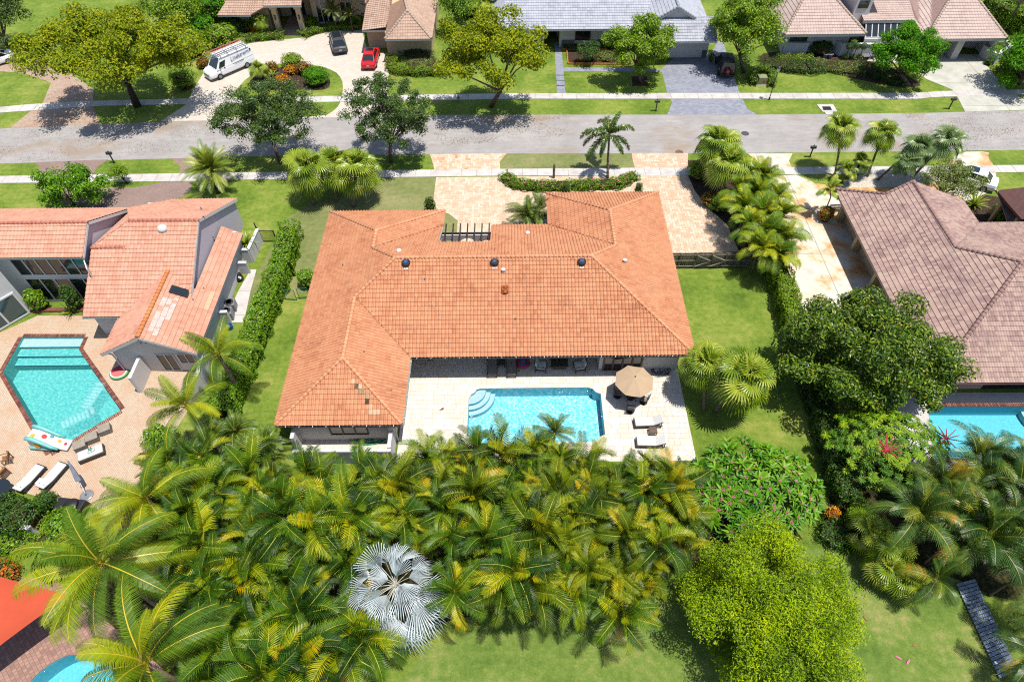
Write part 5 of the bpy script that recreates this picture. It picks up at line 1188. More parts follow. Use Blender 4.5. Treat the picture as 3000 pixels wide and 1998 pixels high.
stool_table('side_table', at(1470, 1068), 0, (.5, .6, .42), m_wicker, 'dark side table between the two loungers under the eave')
def armchair(loc, rz, label, W=.78):
    t = empty('armchair', loc, rz, label, 'armchair')
    b = MB(); [b.bar((-.36, s*W/2, .3), (.38, s*W/2, .3), .05, .06) for s in (-1, 1)]; b.bar((-.36, -W/2, .3), (-.36, W/2, .3), .05, .06); b.bar((.38, -W/2, .3), (.38, W/2, .3), .05, .06); b.build('frame', m_dark, t)
    for s in (-1, 1):
        q = MB(); q.tube([(-.4, s*W/2, .02), (-.37, s*W/2, .62), (.34, s*W/2, .60), (.42, s*W/2, .5), (.4, s*W/2, .02)], .03, 6); q.build('arm', m_dark, t)
    q = MB(); q.box((.02, 0, .4), (.7, W-.1, .16)); q.build('seat_cushion', m_cushion, t, bevel=.04)
    q = MB(); q.box((-.36, 0, .68), (.14, W-.1, .58), mx=Matrix.Rotation(R(-12), 3, 'Y')); q.build('back_cushion', m_cushion, t, bevel=.04)
    q = MB(); q.box((-.45, 0, .66), (.03, W-.04, .62), mx=Matrix.Rotation(R(-12), 3, 'Y')); q.build('back_panel', m_dark, t)
    return t
armchair(at(1585, 1080), R(-8), 'white-cushioned armchair under the eave, left of the dark coffee table')
armchair(at(1697, 1080), R(190), 'white-cushioned armchair under the eave, right of the dark coffee table')
t = empty('coffee_table', at(1638, 1073), 0, 'dark slatted coffee table under the eave between two armchairs', 'table')
for i in range(6): q = MB(); q.box((0, -.34+.135*i, .46), (1.3, .12, .035)); q.build('slat', m_wicker, t)
q = MB(); q.box((0, 0, .21), (1.05, .6, .4)); q.build('base', m_brownwood, t)
t = empty('sofa', (at(1638, 1073)[0], at(1638, 1073)[1]+1.15, DZ), 0, 'white-cushioned sofa deep under the eave behind the coffee table', 'sofa')
q = MB(); q.box((0, .05, .18), (1.9, .75, .3)); q.build('frame', m_wicker, t)
for x in (-.6, 0, .6): q = MB(); q.box((x, 0, .4), (.58, .7, .16)); q.build('seat_cushion', m_cushion_g, t, bevel=.04); q = MB(); q.box((x, .36, .66), (.58, .16, .46)); q.build('back_cushion', m_cushion_g, t, bevel=.04)
for s in (-1, 1): q = MB(); q.box((s*1.0, .05, .35), (.1, .78, .62)); q.build('arm', m_wicker, t)
# ring float, noodle, small dark speaker, stain
t = empty('pool_float', at(1532, 1066), 0, 'pink and blue striped ring float lying under the eave', 'pool float')
for r, rr, m, nm in ((.42, .13, M1('pink_vinyl', S(226, 50, 120), .4, .4), 'outer_ring'), (.24, .1, M1('aqua_vinyl', S(40, 140, 190), .4, .4), 'inner_ring'), (.1, .07, M1('rose_vinyl', S(240, 110, 150), .4, .4), 'centre_ring')):
    b = MB(); k = 24; vs = []
    for i in range(k):
        a = 2*math.pi*i/k; vs.append([((r+rr*math.cos(2*math.pi*j/8))*math.cos(a), (r+rr*math.cos(2*math.pi*j/8))*math.sin(a), .13+rr*math.sin(2*math.pi*j/8)) for j in range(8)])
    b.loft(vs+[vs[0]]); b.f = b.f[:-2]; b.m = b.m[:-2]; b.build(nm, m, t, smooth=True)
b = MB(); b.tube([(0, -.55, .05), (-.05, -.1, .06), (-.12, .35, .09), (-.16, .7, .12)], .045, 7); o = b.build('pool_noodle', M1('lime_foam', S(140, 210, 60), .8, .2), None, loc=at(1520, 1072)); tag(o, 'lime green pool noodle lying beside the ring float', 'pool noodle')
b = MB(); b.box((0, 0, .14), (.42, .34, .26)); b.tube([(-.15, 0, .27), (-.12, 0, .36), (.12, 0, .36), (.15, 0, .27)], .02, 6); o = b.build('storage_box', m_black, None, loc=at(1262, 1050), bevel=.0); tag(o, 'small black box standing under the eave by the house wing', 'box')
def hose(u, v, rx, ry, n, r, mat, name, label, loops=6, z=DZ, zr=.12, seed=1):
    rn = random.Random(seed); pts = []
    for i in range(n):
        a = 2*math.pi*loops*i/n; k = .55+.45*math.sin(a*.37+1.3)+rn.uniform(-.1, .1)
        pts.append((rx*k*math.cos(a)+.25*rx*math.sin(a*.21), ry*k*math.sin(a)+.2*ry*math.cos(a*.33), .03+zr*abs(math.sin(a*.53))))
    b = MB(); b.tube(pts, r, 5); o = b.build(name, mat, None, smooth=True, loc=at(u, v)); return tag(o, label, 'hose')
hose(1935, 1090, .75, .55, 150, .022, m_hose_b, 'garden_hose', 'tangled dark blue hose on the deck against the white wall', 7, seed=3)
b = MB(); b.tube([(0, 0, .05), (.3, .35, .3), (.55, .45, .55), (.75, .4, .35), (.65, .35, .1)], .022, 5)
o = b.build('vacuum_hose', m_hose_b, None, smooth=True, loc=at(1930, 1080)); tag(o, 'loop of dark blue hose leaning on the white wall under the eave', 'hose')
hose(1082, 1287, 1.5, .5, 170, .025, m_hose_g, 'garden_hose', 'tangled bright green hose heaped on the small walled patio', 8, seed=5)
b = MB(); rn = random.Random(2); [b.tube([(0, 0, .03), (rn.uniform(-.15, .15), rn.uniform(-.1, .1), .05), (rn.uniform(-.22, .22), rn.uniform(-.16, .16), .02)], [.05, .04, .01], 5) for _ in range(5)]
o = b.build('fallen_leaf', m_rust, None, loc=at(1294, 1199)); tag(o, 'small rust-brown fallen leaf on the pale pool deck', 'leaf')
# umbrella, table and chairs
uc = G(1861, 1105, 2.62); UX, UY = uc.x, uc.y
t = empty('patio_umbrella', (UX, UY, DZ), R(12), 'big beige octagonal umbrella over the round table by the pool', 'umbrella')
def canopy(r, z0, z1, n=8):
    for i in range(n):
        a0, a1 = 2*math.pi*i/n, 2*math.pi*(i+1)/n; vs = []; fsx = []; K = 6
        for j in range(K+1):
            f = j/K; z = z1-(z1-z0)*f**1.12
            for q in range(5):
                aa = a0+(a1-a0)*q/4; rr = r*f*(math.cos(math.pi/n)/math.cos(aa-(a0+a1)/2)); sag = -.05*math.sin(math.pi*q/4)*f
                vs.append((rr*math.cos(aa), rr*math.sin(aa), z+sag))
        for j in range(K):
            for q in range(4): fsx.append((j*5+q, (j+1)*5+q, (j+1)*5+q+1, j*5+q+1))
        b = MB(); b.add(vs, fsx); b.build('canopy_panel', m_umbrella, t, smooth=True)
        b = MB(); b.tube([(r*.99*math.cos(a0), r*.99*math.sin(a0), z0-.03), (.04*math.cos(a0), .04*math.sin(a0), z1-.06)], .014, 5); b.build('rib', m_dark, t)
canopy(1.45, 2.12, 2.66)
b = MB(); b.tube([(0, 0, 0), (0, 0, 2.66)], .025, 8); b.build('pole', m_dark, t)
b = MB(); b.lathe([(.05, 2.64), (.06, 2.68), (.03, 2.74), (0, 2.75)], (0, 0, 0), 10); b.build('finial', m_dark, t)
b = MB(); b.lathe([(.3, 0), (.3, .06), (.06, .1), (.04, .3)], (0, 0, 0), 16); b.build('base', m_dark, t)
t = empty('dining_table', (UX, UY, DZ), 0, 'round dark table under the beige umbrella', 'table')
b = MB(); b.lathe([(.06, .70), (.62, .71), (.63, .74), (.06, .745)], (0, 0, 0), 28); b.build('tabletop', m_dark, t)
for a in range(4): b = MB(); b.tube([(.5*math.cos(R(45+90*a)), .5*math.sin(R(45+90*a)), 0), (.3*math.cos(R(45+90*a)), .3*math.sin(R(45+90*a)), .35), (.45*math.cos(R(45+90*a)), .45*math.sin(R(45+90*a)), .7)], .03, 6); b.build('leg', m_dark, t)
def dchair(loc, rz, label):
    t = empty('patio_chair', loc, rz, label, 'chair', 'chairs around the umbrella table')
    b = MB(); b.box((0, 0, .45), (.5, .52, .05)); b.build('seat', m_dark, t, bevel=.01)
    b = MB(); b.box((.0, 0, .5), (.48, .48, .07)); b.build('seat_cushion', m_cushion_g, t, bevel=.02)
    b = MB(); b.box((-.27, 0, .76), (.05, .46, .46), mx=Matrix.Rotation(R(-14), 3, 'Y')); b.build('backrest', m_cushion_g, t, bevel=.015)
    b = MB(); b.tube([(-.25, -.26, .45), (-.36, -.26, 1.0), (-.36, .26, 1.0), (-.25, .26, .45)], .02, 6); b.build('back_frame', m_dark, t)
    for s in (-1, 1): b = MB(); b.tube([(-.29, s*.27, .68), (.2, s*.28, .66), (.26, s*.27, .45)], .022, 6); b.build('arm', m_dark, t)
    b = MB(); b.lathe([(.27, .02), (.29, .04), (.27, .06), (.24, .04)], (0, 0, 0), 20); b.build('swivel_base', m_dark, t)
    b = MB(); b.tube([(0, 0, .05), (0, 0, .45)], .035, 8); [b.bar((0, 0, .05), (.26*math.cos(a), .26*math.sin(a), .05), .04, .03) for a in (0, 1.57, 3.14, 4.71)]; b.build('pedestal', m_dark, t)
    return t
for an, lb in ((172, 'swivel chair on the left of the umbrella table'), (262, 'swivel chair on the near side of the umbrella table, out in the sun'), (335, 'swivel chair at the right of the umbrella table'), (85, 'swivel chair behind the umbrella table, under the canopy')):
    r = 1.0 if an != 262 else 1.22
    dchair((UX+r*math.cos(R(an)), UY+r*math.sin(R(an)), DZ), R(an+180), lb)

# ------------------------------------------------------------------ fences, gates, street furniture
fn = empty('wooden_fence', (17, 41.75, 0), 0, 'weathered dark wooden fence with a braced double gate beside the orange-roofed house', 'fence')
x0, x1 = 13.35, 20.6; n = int((x1-x0)/.165); bm_ = []
for i in range(n):
    x = x0+.165*(i+.5); h = 1.75+random.uniform(-.03, .03); b = MB(); b.box((x, 41.82, h/2), (.15, .025, h)); b.build('board', m_fencewood, fn, world=True)
for x in (13.4, 14.35, 15.75, 17.05, 18.35, 19.6, 20.6): b = MB(); b.box((x, 41.74, .9), (.13, .12, 1.8)); b.build('post', m_fencewood, fn, world=True)
for z in (.3, .95, 1.62): b = MB(); b.box(((x0+x1)/2, 41.69, z), (x1-x0, .05, .1)); b.build('rail', m_rail, fn, world=True)
for (xa, za, xb, zb) in ((15.8, .32, 17.0, .92), (17.0, .98, 15.8, 1.58), (17.1, 1.58, 18.3, .98), (17.1, .32, 18.3, .92)):
    b = MB(); b.bar((xa, 41.64, za), (xb, 41.64, zb), .04, .1, up=(0, 1, 0)); b.build('brace', m_rail, fn, world=True)
def bar_gate(p, q, h, label, n, mat, name='metal_gate'):
    p, q = Vector(p), Vector(q); t = empty(name, (p+q)/2, 0, label, 'gate')
    for z in (.1, h): b = MB(); b.bar((p.x, p.y, z), (q.x, q.y, z), .05, .05); b.build('rail', mat, t, world=True)
    for i in range(n+1):
        c = p+(q-p)*i/n; w = .08 if i in (0, n) else .025
        b = MB(); b.bar((c.x, c.y, 0 if w > .05 else .1), (c.x, c.y, h+.02), w, w); b.build('post' if w > .05 else 'bar', mat, t, world=True)
    return t
bar_gate(G(770, 709), G(812, 709), 1.35, 'black barred gate standing between the white wall and the hedge', 14, m_black)
bar_gate(G(770, 709), G(757, 686), 1.35, 'short black barred fence return behind the gate', 6, m_black, 'metal_fence')
def mesh_gate(p, q, h, label):
    p, q = Vector(p), Vector(q); t = empty('wire_gate', (p+q)/2, 0, label, 'gate')
    b = MB(); b.tube([(p.x, p.y, .05), (p.x, p.y, h), (q.x, q.y, h), (q.x, q.y, .05), (p.x, p.y, .05)], .03, 6); b.build('frame', m_green, t, world=True)
    b = MB(); L = (q-p).length; k = int(L/.12)
    for i in range(1, k): c = p+(q-p)*i/k; b.tube([(c.x, c.y, .05), (c.x, c.y, h)], .005, 4)
    for j in range(1, int(h/.12)): b.tube([(p.x, p.y, .12*j), (q.x, q.y, .12*j)], .005, 4)
    o = b.build('wire_mesh', m_green, t, world=True); o['kind'] = 'stuff'
    return t
mesh_gate(G(878, 876), G(908, 873), 1.25, 'green wire gate leaf beside the orange roof, next to a round bush'); mesh_gate(G(838, 878), G(870, 880), 1.25, 'green wire gate leaf standing open against the hedge')
def mailbox(u, v, label, h=1.15, face=180):
    p = G(u, v); t = empty('mailbox', p, R(face), label, 'mailbox', 'mailboxes along the street')
    b = MB(); b.box((0, 0, h/2), (.1, .1, h)); b.box((0, 0, .05), (.18, .18, .1)); b.build('post', m_dark, t)
    b = MB(); b.loft([[(x, .12*math.cos(R(a)), h+.08+.12*math.sin(R(a))) for a in (0, 30, 60, 90, 120, 150, 180)]+[(x, -.12, h-.08), (x, .12, h-.08)] for x in (-.28, .28)]); b.build('box', m_dark, t)
    b = MB(); b.box((-.29, 0, h+.03), (.015, .2, .2)); b.build('door', m_steel, t)
    b = MB(); b.lathe([(.05, h+.2), (.06, h+.24), (.02, h+.34), (0, h+.35)], (0, 0, 0), 8); b.build('finial', m_dark, t)
    return t
mailbox(1921, 326, 'dark mailbox on the far verge left of the grey drive'); mailbox(2779, 320, 'dark mailbox on the far verge by the pale concrete drive', face=180); mailbox(2372, 461, 'dark mailbox on the near verge left of the fan palms', face=0); mailbox(335, 478, 'dark mailbox behind the small clipped tree at the left', face=0)
p = G(2253, 293); t = empty('street_lamp', p, 0, 'dark street lamp with a lantern head beside the far pavement', 'street lamp')
b = MB(); b.lathe([(.1, 0), (.1, .25), (.05, .35), (.045, 3.2), (.05, 3.3)], (0, 0, 0), 10); b.build('post', m_dark, t)
b = MB(); b.lathe([(.06, 3.3), (.13, 3.35), (.2, 3.75), (.2, 3.78)], (0, 0, 0), 8); b.build('lantern', NT('frosted_glass').p((.5, .52, .55, 1), .3, .5), t)
b = MB(); b.lathe([(.24, 3.78), (.16, 3.92), (.05, 4.0), (0, 4.08)], (0, 0, 0), 8); b.build('lamp_cap', m_dark, t)
t = empty('utility_box', G(2228, 246), 0, 'pale green utility box inside a U-shaped hedge', 'utility box')
b = MB(); b.box((0, 0, .5), (1.0, .85, 1.0)); b.build('cabinet', M1('pale_green_metal', S(160, 164, 120), .6, .3), t, bevel=.05); b = MB(); b.box((0, 0, .04), (1.3, 1.1, .08)); b.build('pad', m_conc, t); b = MB(); b.box((.2, -.44, .6), (.2, .01, .14)); b.build('warning_sticker', m_orange, t)
t = empty('storm_drain', G(2421, 322), 0, 'concrete storm drain inlet with a dark grate in the far verge', 'drain')
w_ = px([(2392, 308), (2440, 307), (2453, 329), (2410, 330)]); b = MB(); b.prism(w_, .02, .06); b.prism(px([(2415, 329), (2440, 329), (2438, 337), (2420, 337)]), .016, .05); b.build('apron', m_conc, t, world=True)
w_ = px([(2408, 315), (2432, 315), (2437, 325), (2412, 325)])
for i in range(6):
    a0 = Vector(w_[0]).lerp(Vector(w_[3]), i/6); a1 = Vector(w_[1]).lerp(Vector(w_[2]), i/6); b = MB(); b.bar((a0.x, a0.y, .07), (a1.x, a1.y, .07), .06, .03); b.build('grate_bar', m_dark, t, world=True)
b = MB(); b.prism(w_, .058, .063); b.build('pit', m_black, t, world=True)
b = MB(); b.lathe([(0, 0), (.42, 0), (.42, .018), (.36, .022), (0, .022)], (0, 0, 0), 24); o = b.build('manhole_cover', M1('cast_iron', S(90, 88, 92), .6, .4, .2, 14, bump=.5, bscale=20), None, loc=(G(2183, 392).x, G(2183, 392).y, .006)); tag(o, 'dark round manhole cover in the road', 'manhole cover')
b = MB(); b.lathe([(0, 0), (.4, 0), (.4, .018), (0, .02)], (0, 0, 0), 24); o = b.build('drain_cover', m_bark, None, loc=(G(1990, 447).x, G(1990, 447).y, .012)); tag(o, 'rusty drain cover at the near edge of the road', 'drain cover')
t = empty('fire_hydrant', G(1344, 296), 0, 'pale fire hydrant beside the far pavement under the yellow-green tree', 'hydrant')
b = MB(); b.lathe([(.14, 0), (.14, .06), (.1, .08), (.1, .5), (.13, .52), (.12, .62), (.05, .7), (.04, .76), (0, .77)], (0, 0, 0), 12); b.build('barrel', m_steel, t)
for s in (-1, 1): b = MB(); b.tube([(s*.08, 0, .4), (s*.18, 0, .4)], .055, 8); b.build('nozzle', m_steel, t)
b = MB(); b.tube([(0, 0, 0), (0, 0, .6), (.02, 0, 1.55), (.0, 0, 1.7), (0, 0, 1.72)], [.13, .12, .11, .1, .04], 9); o = b.build('palm_stump', m_bark_p, None, smooth=True, loc=G(1622, 522)); tag(o, 'bare grey palm stump standing like a post in the flowering hedge', 'stump')
# plank walk at the bottom right
t = empty('plank_walk', G(2870, 1830), 0, 'narrow walk of blue-grey planks leading down the lower right corner', 'walkway')
L0, L1, R0, R1 = G(2798, 1712), G(2925, 1990), G(2852, 1697), G(2978, 1965)
N_ = 24
for i in range(N_):
    f0, f1 = (i+.06)/N_, (i+.86)/N_; b = MB(); q = [L0.lerp(L1, f0), R0.lerp(R1, f0), R0.lerp(R1, f1), L0.lerp(L1, f1)]; b.prism([(p.x, p.y) for p in q], .12, .16); b.build('plank', m_bluegrey, t, world=True)
for A, B in ((L0.lerp(R0, .15), L1.lerp(R1, .15)), (L0.lerp(R0, .85), L1.lerp(R1, .85))): b = MB(); b.bar((A.x, A.y, .06), (B.x, B.y, .06), .08, .11); b.build('joist', m_dark, t, world=True)
# ------------------------------------------------------------------ things of the left garden
def slide():
    t = empty('inflatable_slide', G(150, 1300, .1), R(-6), 'white and aqua inflatable water slide with bright fruit prints at the pool corner', 'pool slide')
    vin = M1('aqua_vinyl_side', S(130, 222, 216), .4, .4, .03); wv = M1('white_vinyl', S(248, 246, 248), .4, .4, .02)
    P = [(-1.05, .15, 1.1), (-.55, .12, 1.05), (0, .05, .75), (.5, 0, .38), (.95, -.02, .2), (1.5, -.05, .14)]
    b = MB(); b.loft([[(x, y-.42, z-.1), (x, y+.42, z-.1), (x, y+.42, z), (x, y-.42, z)] for x, y, z in P]); b.build('slide_bed', wv, t)
    for s in (-1, 1): b = MB(); b.tube([(x, y+s*.5, z+.08) for x, y, z in P[:5]], [.15, .16, .15, .13, .1], 8); b.build('side_tube', vin, t, smooth=True)
    b = MB(); b.loft([[(-1.15, -.5, 0), (-1.15, .6, 0), (.35, .55, 0), (.35, -.5, 0)], [(-1.0, -.42, 1.0), (-1.0, .55, 1.0), (-.2, .5, .85), (-.2, -.42, .85)]]); b.build('slide_base', wv, t)
    b = MB(); b.box((-.55, -.5, .15), (1.5, .2, .28)); b.build('foot_tube', vin, t, bevel=.08)
    for x, y, z, r, c, nm in ((-.1, .1, .83, .17, S(230, 60, 50), 'fruit_print'), (-.75, -.05, 1.08, .16, S(240, 200, 40), 'fruit_print'), (.75, .12, .32, .12, S(240, 196, 50), 'fruit_print'), (.25, .28, .62, .12, S(80, 180, 190), 'fruit_print'), (1.2, 0, .19, .11, S(220, 50, 80), 'fruit_print')):
        b = MB(); b.lathe([(0, 0), (r, 0), (r*.96, .02), (0, .025)], (0, 0, 0), 12); b.build(nm, M1('print_'+str(int(r*100)), c, .5, .3, .03), t, loc=(x, y, z), rot=(0, R(32) if -.6 < x < 1 else 0, 0))
    b = MB(); b.lathe([(0, 0), (.24, 0), (.22, .02), (0, .025)], (0, 0, 0), 12); b.build('fruit_print', M1('print_yolk', S(246, 180, 40), .5, .3, .03), t, loc=(-.45, -.52, .5), rot=(R(75), 0, 0))
slide()
t = empty('pool_float', G(352, 1093, 0), R(20), 'round watermelon-print pool float lying on the tan pavers', 'pool float')
b = MB(); b.lathe([(0, 0), (.62, .02), (.74, .12), (.66, .22), (.6, .24)], (0, 0, 0), 28); b.build('green_rim', M1('melon_green', S(110, 200, 110), .4, .4, .03), t, smooth=True)
b = MB(); b.lathe([(.6, .24), (.64, .245), (.6, .255), (0, .26)], (0, 0, 0), 28); b.build('white_band', m_trim, t)
b = MB(); b.prism([(.55*math.cos(R(a)), .55*math.sin(R(a))) for a in range(0, 181, 15)], .26, .28); b.build('red_half', M1('melon_red', S(216, 40, 70), .4, .4, .03), t)
b = MB(); b.prism([(.55*math.cos(R(a)), .55*math.sin(R(a))) for a in range(180, 361, 15)], .26, .28); b.build('pink_half', M1('melon_pink', S(246, 130, 120), .4, .4, .03), t)
for i in range(7): a = R(20+23*i); b = MB(); b.lathe([(0, 0), (.035, 0), (.02, .012), (0, .012)], (0, 0, 0), 6); b.build('seed', m_black, t, loc=(.36*math.cos(a), .36*math.sin(a), .28))
m_clear = NT('clear_vinyl'); m_clear.b.inputs['Base Color'].default_value = (.75, .85, .9, 1); m_clear.b.inputs['Roughness'].default_value = .08
_tr = m_clear.n('BsdfTransparent'); _tr.inputs[0].default_value = (.93, .97, .98, 1); _ms = m_clear.n('MixShader'); _ms.inputs[0].default_value = .10
m_clear.t.links.new(_tr.outputs[0], _ms.inputs[1]); m_clear.t.links.new(m_clear.b.outputs[0], _ms.inputs[2]); m_clear.t.links.new(_ms.outputs[0], m_clear.out.inputs[0]); m_clear = m_clear.mat
def airbed(u, v, rz, label):
    t = empty('air_mattress', G(u, v, -.1), rz, label, 'pool float', 'clear air mattresses in the angular pool')
    for i in range(7):
        b = MB(); b.tube([(-.9+.28*i, -.42, .08), (-.9+.28*i, .42, .08)], .13, 8); b.build('air_tube', m_clear, t, smooth=True)
    b = MB(); b.tube([(1.15, -.42, .14), (1.15, .42, .14)], .18, 8); b.build('pillow', m_clear, t, smooth=True)
airbed(272, 1165, R(80), 'clear air mattress floating upright along the right pool edge'); airbed(225, 1228, R(35), 'clear air mattress floating near the print slide')
lounger(at(97, 1405), R(250), 'white lounger on the tan pavers, the left one of the facing pair', None, m_dark, m_cushion, 12, 2.0, .75)
lounger(at(163, 1398), R(250), 'white lounger on the tan pavers, nearest the folded umbrella', None, m_dark, m_cushion, 12, 2.0, .75)
stool_table('side_table', at(126, 1418, .0), R(-20), (.45, .45, .4), m_trim, 'small white side table between two white loungers', slats=4)
for i, (u, v, lb) in enumerate(((312, 1262, 'grey cube stool farthest from the slide'), (275, 1287, 'middle grey cube stool of the row beside the pool'), (240, 1310, 'grey cube stool nearest the slide'))):
    t = empty('cube_stool', at(u, v), R(28), lb, 'stool', 'grey cube stools beside the angular pool'); b = MB(); b.box((0, 0, .2), (.8, .7, .4)); b.build('base', m_cushion_g, t, bevel=.03); b = MB(); b.box((0, 0, .44), (.82, .72, .08)); b.build('cushion', M1('stone_cushion_%d' % i, S(176, 166, 150), .9, .1), t, bevel=.03)
t = empty('daybed', at(272, 1333), R(28), 'daybed with a white mattress and a leaf-print cushion beside the pool', 'daybed')
b = MB(); b.box((0, 0, .16), (1.7, .85, .3)); b.build('base', m_wicker, t); b = MB(); b.box((0, .02, .37), (1.62, .76, .14)); b.build('mattress', m_cushion, t, bevel=.04)
b = MB(); b.box((.1, .1, .5), (.5, .4, .14)); cu_ = b.build('pillow', m_cushion, t, bevel=.06)
for k in range(5): a = R(72*k); b = MB(); b.prism([(.02*math.cos(a), .02*math.sin(a)), (.12*math.cos(a-.5), .12*math.sin(a-.5)), (.2*math.cos(a), .2*math.sin(a)), (.12*math.cos(a+.5), .12*math.sin(a+.5))], 0, .01); b.build('leaf_print', m_green, cu_, loc=(.1, .1, .575))
p = G(255, 1452); t = empty('folded_umbrella', (p.x, p.y, .02), 0, 'folded grey umbrella leaning over its round white base', 'umbrella')
b = MB(); b.lathe([(.42, 0), (.44, .05), (.36, .09), (.06, .1), (.05, .3)], (0, 0, 0), 20); b.build('base', m_steel, t)
tp = G(200, 1352, 2.3)-Vector((p.x, p.y, 0)); b = MB(); b.tube([(0, 0, .1), tuple(tp*.35), tuple(tp)], .03, 6); b.build('pole', m_trim, t)
b = MB(); b.tube([tuple(tp*.45), tuple(tp*.6), tuple(tp*.85), tuple(tp*1.02)], [.2, .17, .11, .03], 7); b.build('folded_canopy', M1('grey_canvas', S(150, 158, 178), .9, .1), t, smooth=False)
def teak_chair(u, v, rz, label):
    t = empty('wooden_chair', at(u, v), rz, label, 'chair', 'wooden chairs at the left edge')
    for i in range(5): b = MB(); b.box((-.2+.1*i, 0, .44), (.08, .5, .025)); b.build('slat', m_teak, t)
    for i in range(4): b = MB(); b.box((-.3-.02*i, 0, .58+.1*i), (.02, .5, .08)); b.build('back_slat', m_teak, t)
    for a in (-.26, .26):
        for c in (-.25, .25): b = MB(); b.box((a, c, .22 if a > 0 else .46), (.05, .05, .44 if a > 0 else .92)); b.build('leg', m_teak, t)
    for c in (-.27, .27): b = MB(); b.box((0, c, .64), (.56, .05, .04)); b.build('arm', m_teak, t)
teak_chair(28, 1352, R(200), 'wooden slatted chair at the left edge, farther from the loungers'); teak_chair(18, 1392, R(160), 'wooden slatted chair at the left edge, nearer the black table'); teak_chair(-25, 1362, R(20), 'wooden slatted chair cut off by the left edge')
t = empty('glass_table', at(10, 1450), 0, 'round dark glass table at the left edge on the tan pavers', 'table')
b = MB(); b.lathe([(0, .72), (.85, .72), (.85, .745), (0, .75)], (0, 0, 0), 28); b.build('tabletop', m_glass, t); [MB().bar((0, 0, .02), (.7*math.cos(a), .7*math.sin(a), .7), .06, .06).build('leg', m_dark, t) for a in (0, 2.1, 4.2)]
t = empty('grill_cover', at(216, 1492), R(-8), 'low table under a black cover at the edge of the tan patio', 'covered table')
b = MB(); b.loft([[(-1.0, -.5, 0), (1.0, -.5, 0), (1.05, .55, 0), (-1.05, .5, 0)], [(-.9, -.45, .7), (.9, -.45, .72), (.95, .48, .74), (-.92, .45, .7)]]); b.build('cover', m_black, t, bevel=.06)
b = MB(); b.lathe([(0, .72), (.5, .72), (.4, .85), (0, .88)], (.2, 0, 0), 14); b.build('lid', m_black, t, smooth=True)
# white garden walls, air conditioners, bags
def gwall(P, h, label, t=.22, mat=None):
    r = empty('garden_wall', (P[0][0], P[0][1], 0), 0, label, 'wall')
    for i in range(len(P)-1):
        a, c = Vector(P[i][:2]), Vector(P[i+1][:2]); b = MB(); b.bar((a.x, a.y, h/2), (c.x, c.y, h/2), t, h); b.build('panel', mat or m_white, r, world=True)
        b = MB(); b.bar((a.x, a.y, h+.03), (c.x, c.y, h+.03), t+.06, .06); b.build('cap', m_trim, r, world=True)
    return r
gwall([G(690, 768), G(742, 768), G(769, 708)], 1.5, 'white planter wall around a spiky yellow-green plant by the black gate')
gwall([G(680, 800), G(735, 800)], 1.25, 'white screen wall across the concrete strip, by the black bags')
gwall([G(628, 945), G(680, 943)], 1.25, 'white screen wall in front of the air conditioners')
gwall([G(556, 1190), G(600, 1130), G(615, 1060)], 1.5, 'white garden wall running under the coconut palms')
gwall([G(-200, 1562), G(112, 1562)], .9, 'low white garden wall at the left edge between two hedges')
def ac(u, v, label):
    t = empty('air_conditioner', at(u, v, .03), R(10), label, 'air conditioner', 'air conditioners on the concrete strip')
    b = MB(); b.box((0, 0, .42), (.85, .85, .84)); [b.box((s*.43, 0, .1+.09*k), (.02, .8, .03)) for s in (-1, 1) for k in range(8)]; b.build('cabinet', m_steel, t)['kind'] = 'stuff'
    b = MB(); b.lathe([(0, .85), (.36, .85), (.38, .87), (0, .872)], (0, 0, 0), 20); b.build('fan_opening', m_black, t)
    for k in range(4): b = MB(); b.box((0, 0, .885), (.72, .1, .012), R(45*k+10)); b.build('fan_blade', m_steel, t)
    b = MB(); [b.lathe([(r, .9), (r+.015, .9), (r+.015, .91), (r, .91)], (0, 0, 0), 20) for r in (.12, .22, .32)]; b.build('fan_grille', m_dark, t)['kind'] = 'stuff'
ac(680, 905, 'grey air conditioner farther from the screen wall'); ac(672, 930, 'grey air conditioner closer to the screen wall')
for i, (u, v, s) in enumerate(((696, 815, .42), (704, 820, .36))):
    bm = bmesh.new(); bmesh.ops.create_icosphere(bm, subdivisions=3, radius=s)
    for vv in bm.verts: vv.co *= 1+random.uniform(-.08, .08); vv.co.z = vv.co.z*.75+s*.6; 
    me = bpy.data.meshes.new('rubbish_bag'); bm.to_mesh(me); bm.free(); me.materials.append(NT('black_bag_%d' % i).p((.008, .008, .009, 1), .25, .6)); o = link('rubbish_bag', me, None, (G(u, v).x, G(u, v).y, .03)); tag(o, ('larger' if i == 0 else 'smaller')+' black rubbish bag lying by the white screen wall', 'bag', 'black bags by the screen wall')
b = MB(); b.lathe([(.0, 0), (.2, 0), (.25, .4), (.27, .42), (.23, .42), (.2, .05), (0, .04)], (0, 0, 0), 14); b.tube([(-.25, 0, .4), (-.1, .1, .62), (.1, .1, .62), (.25, 0, .4)], .02, 5); o = b.build('bucket', m_blue, None, loc=at(676, 962)); tag(o, 'bright blue bucket on the grass below the air conditioners', 'bucket')
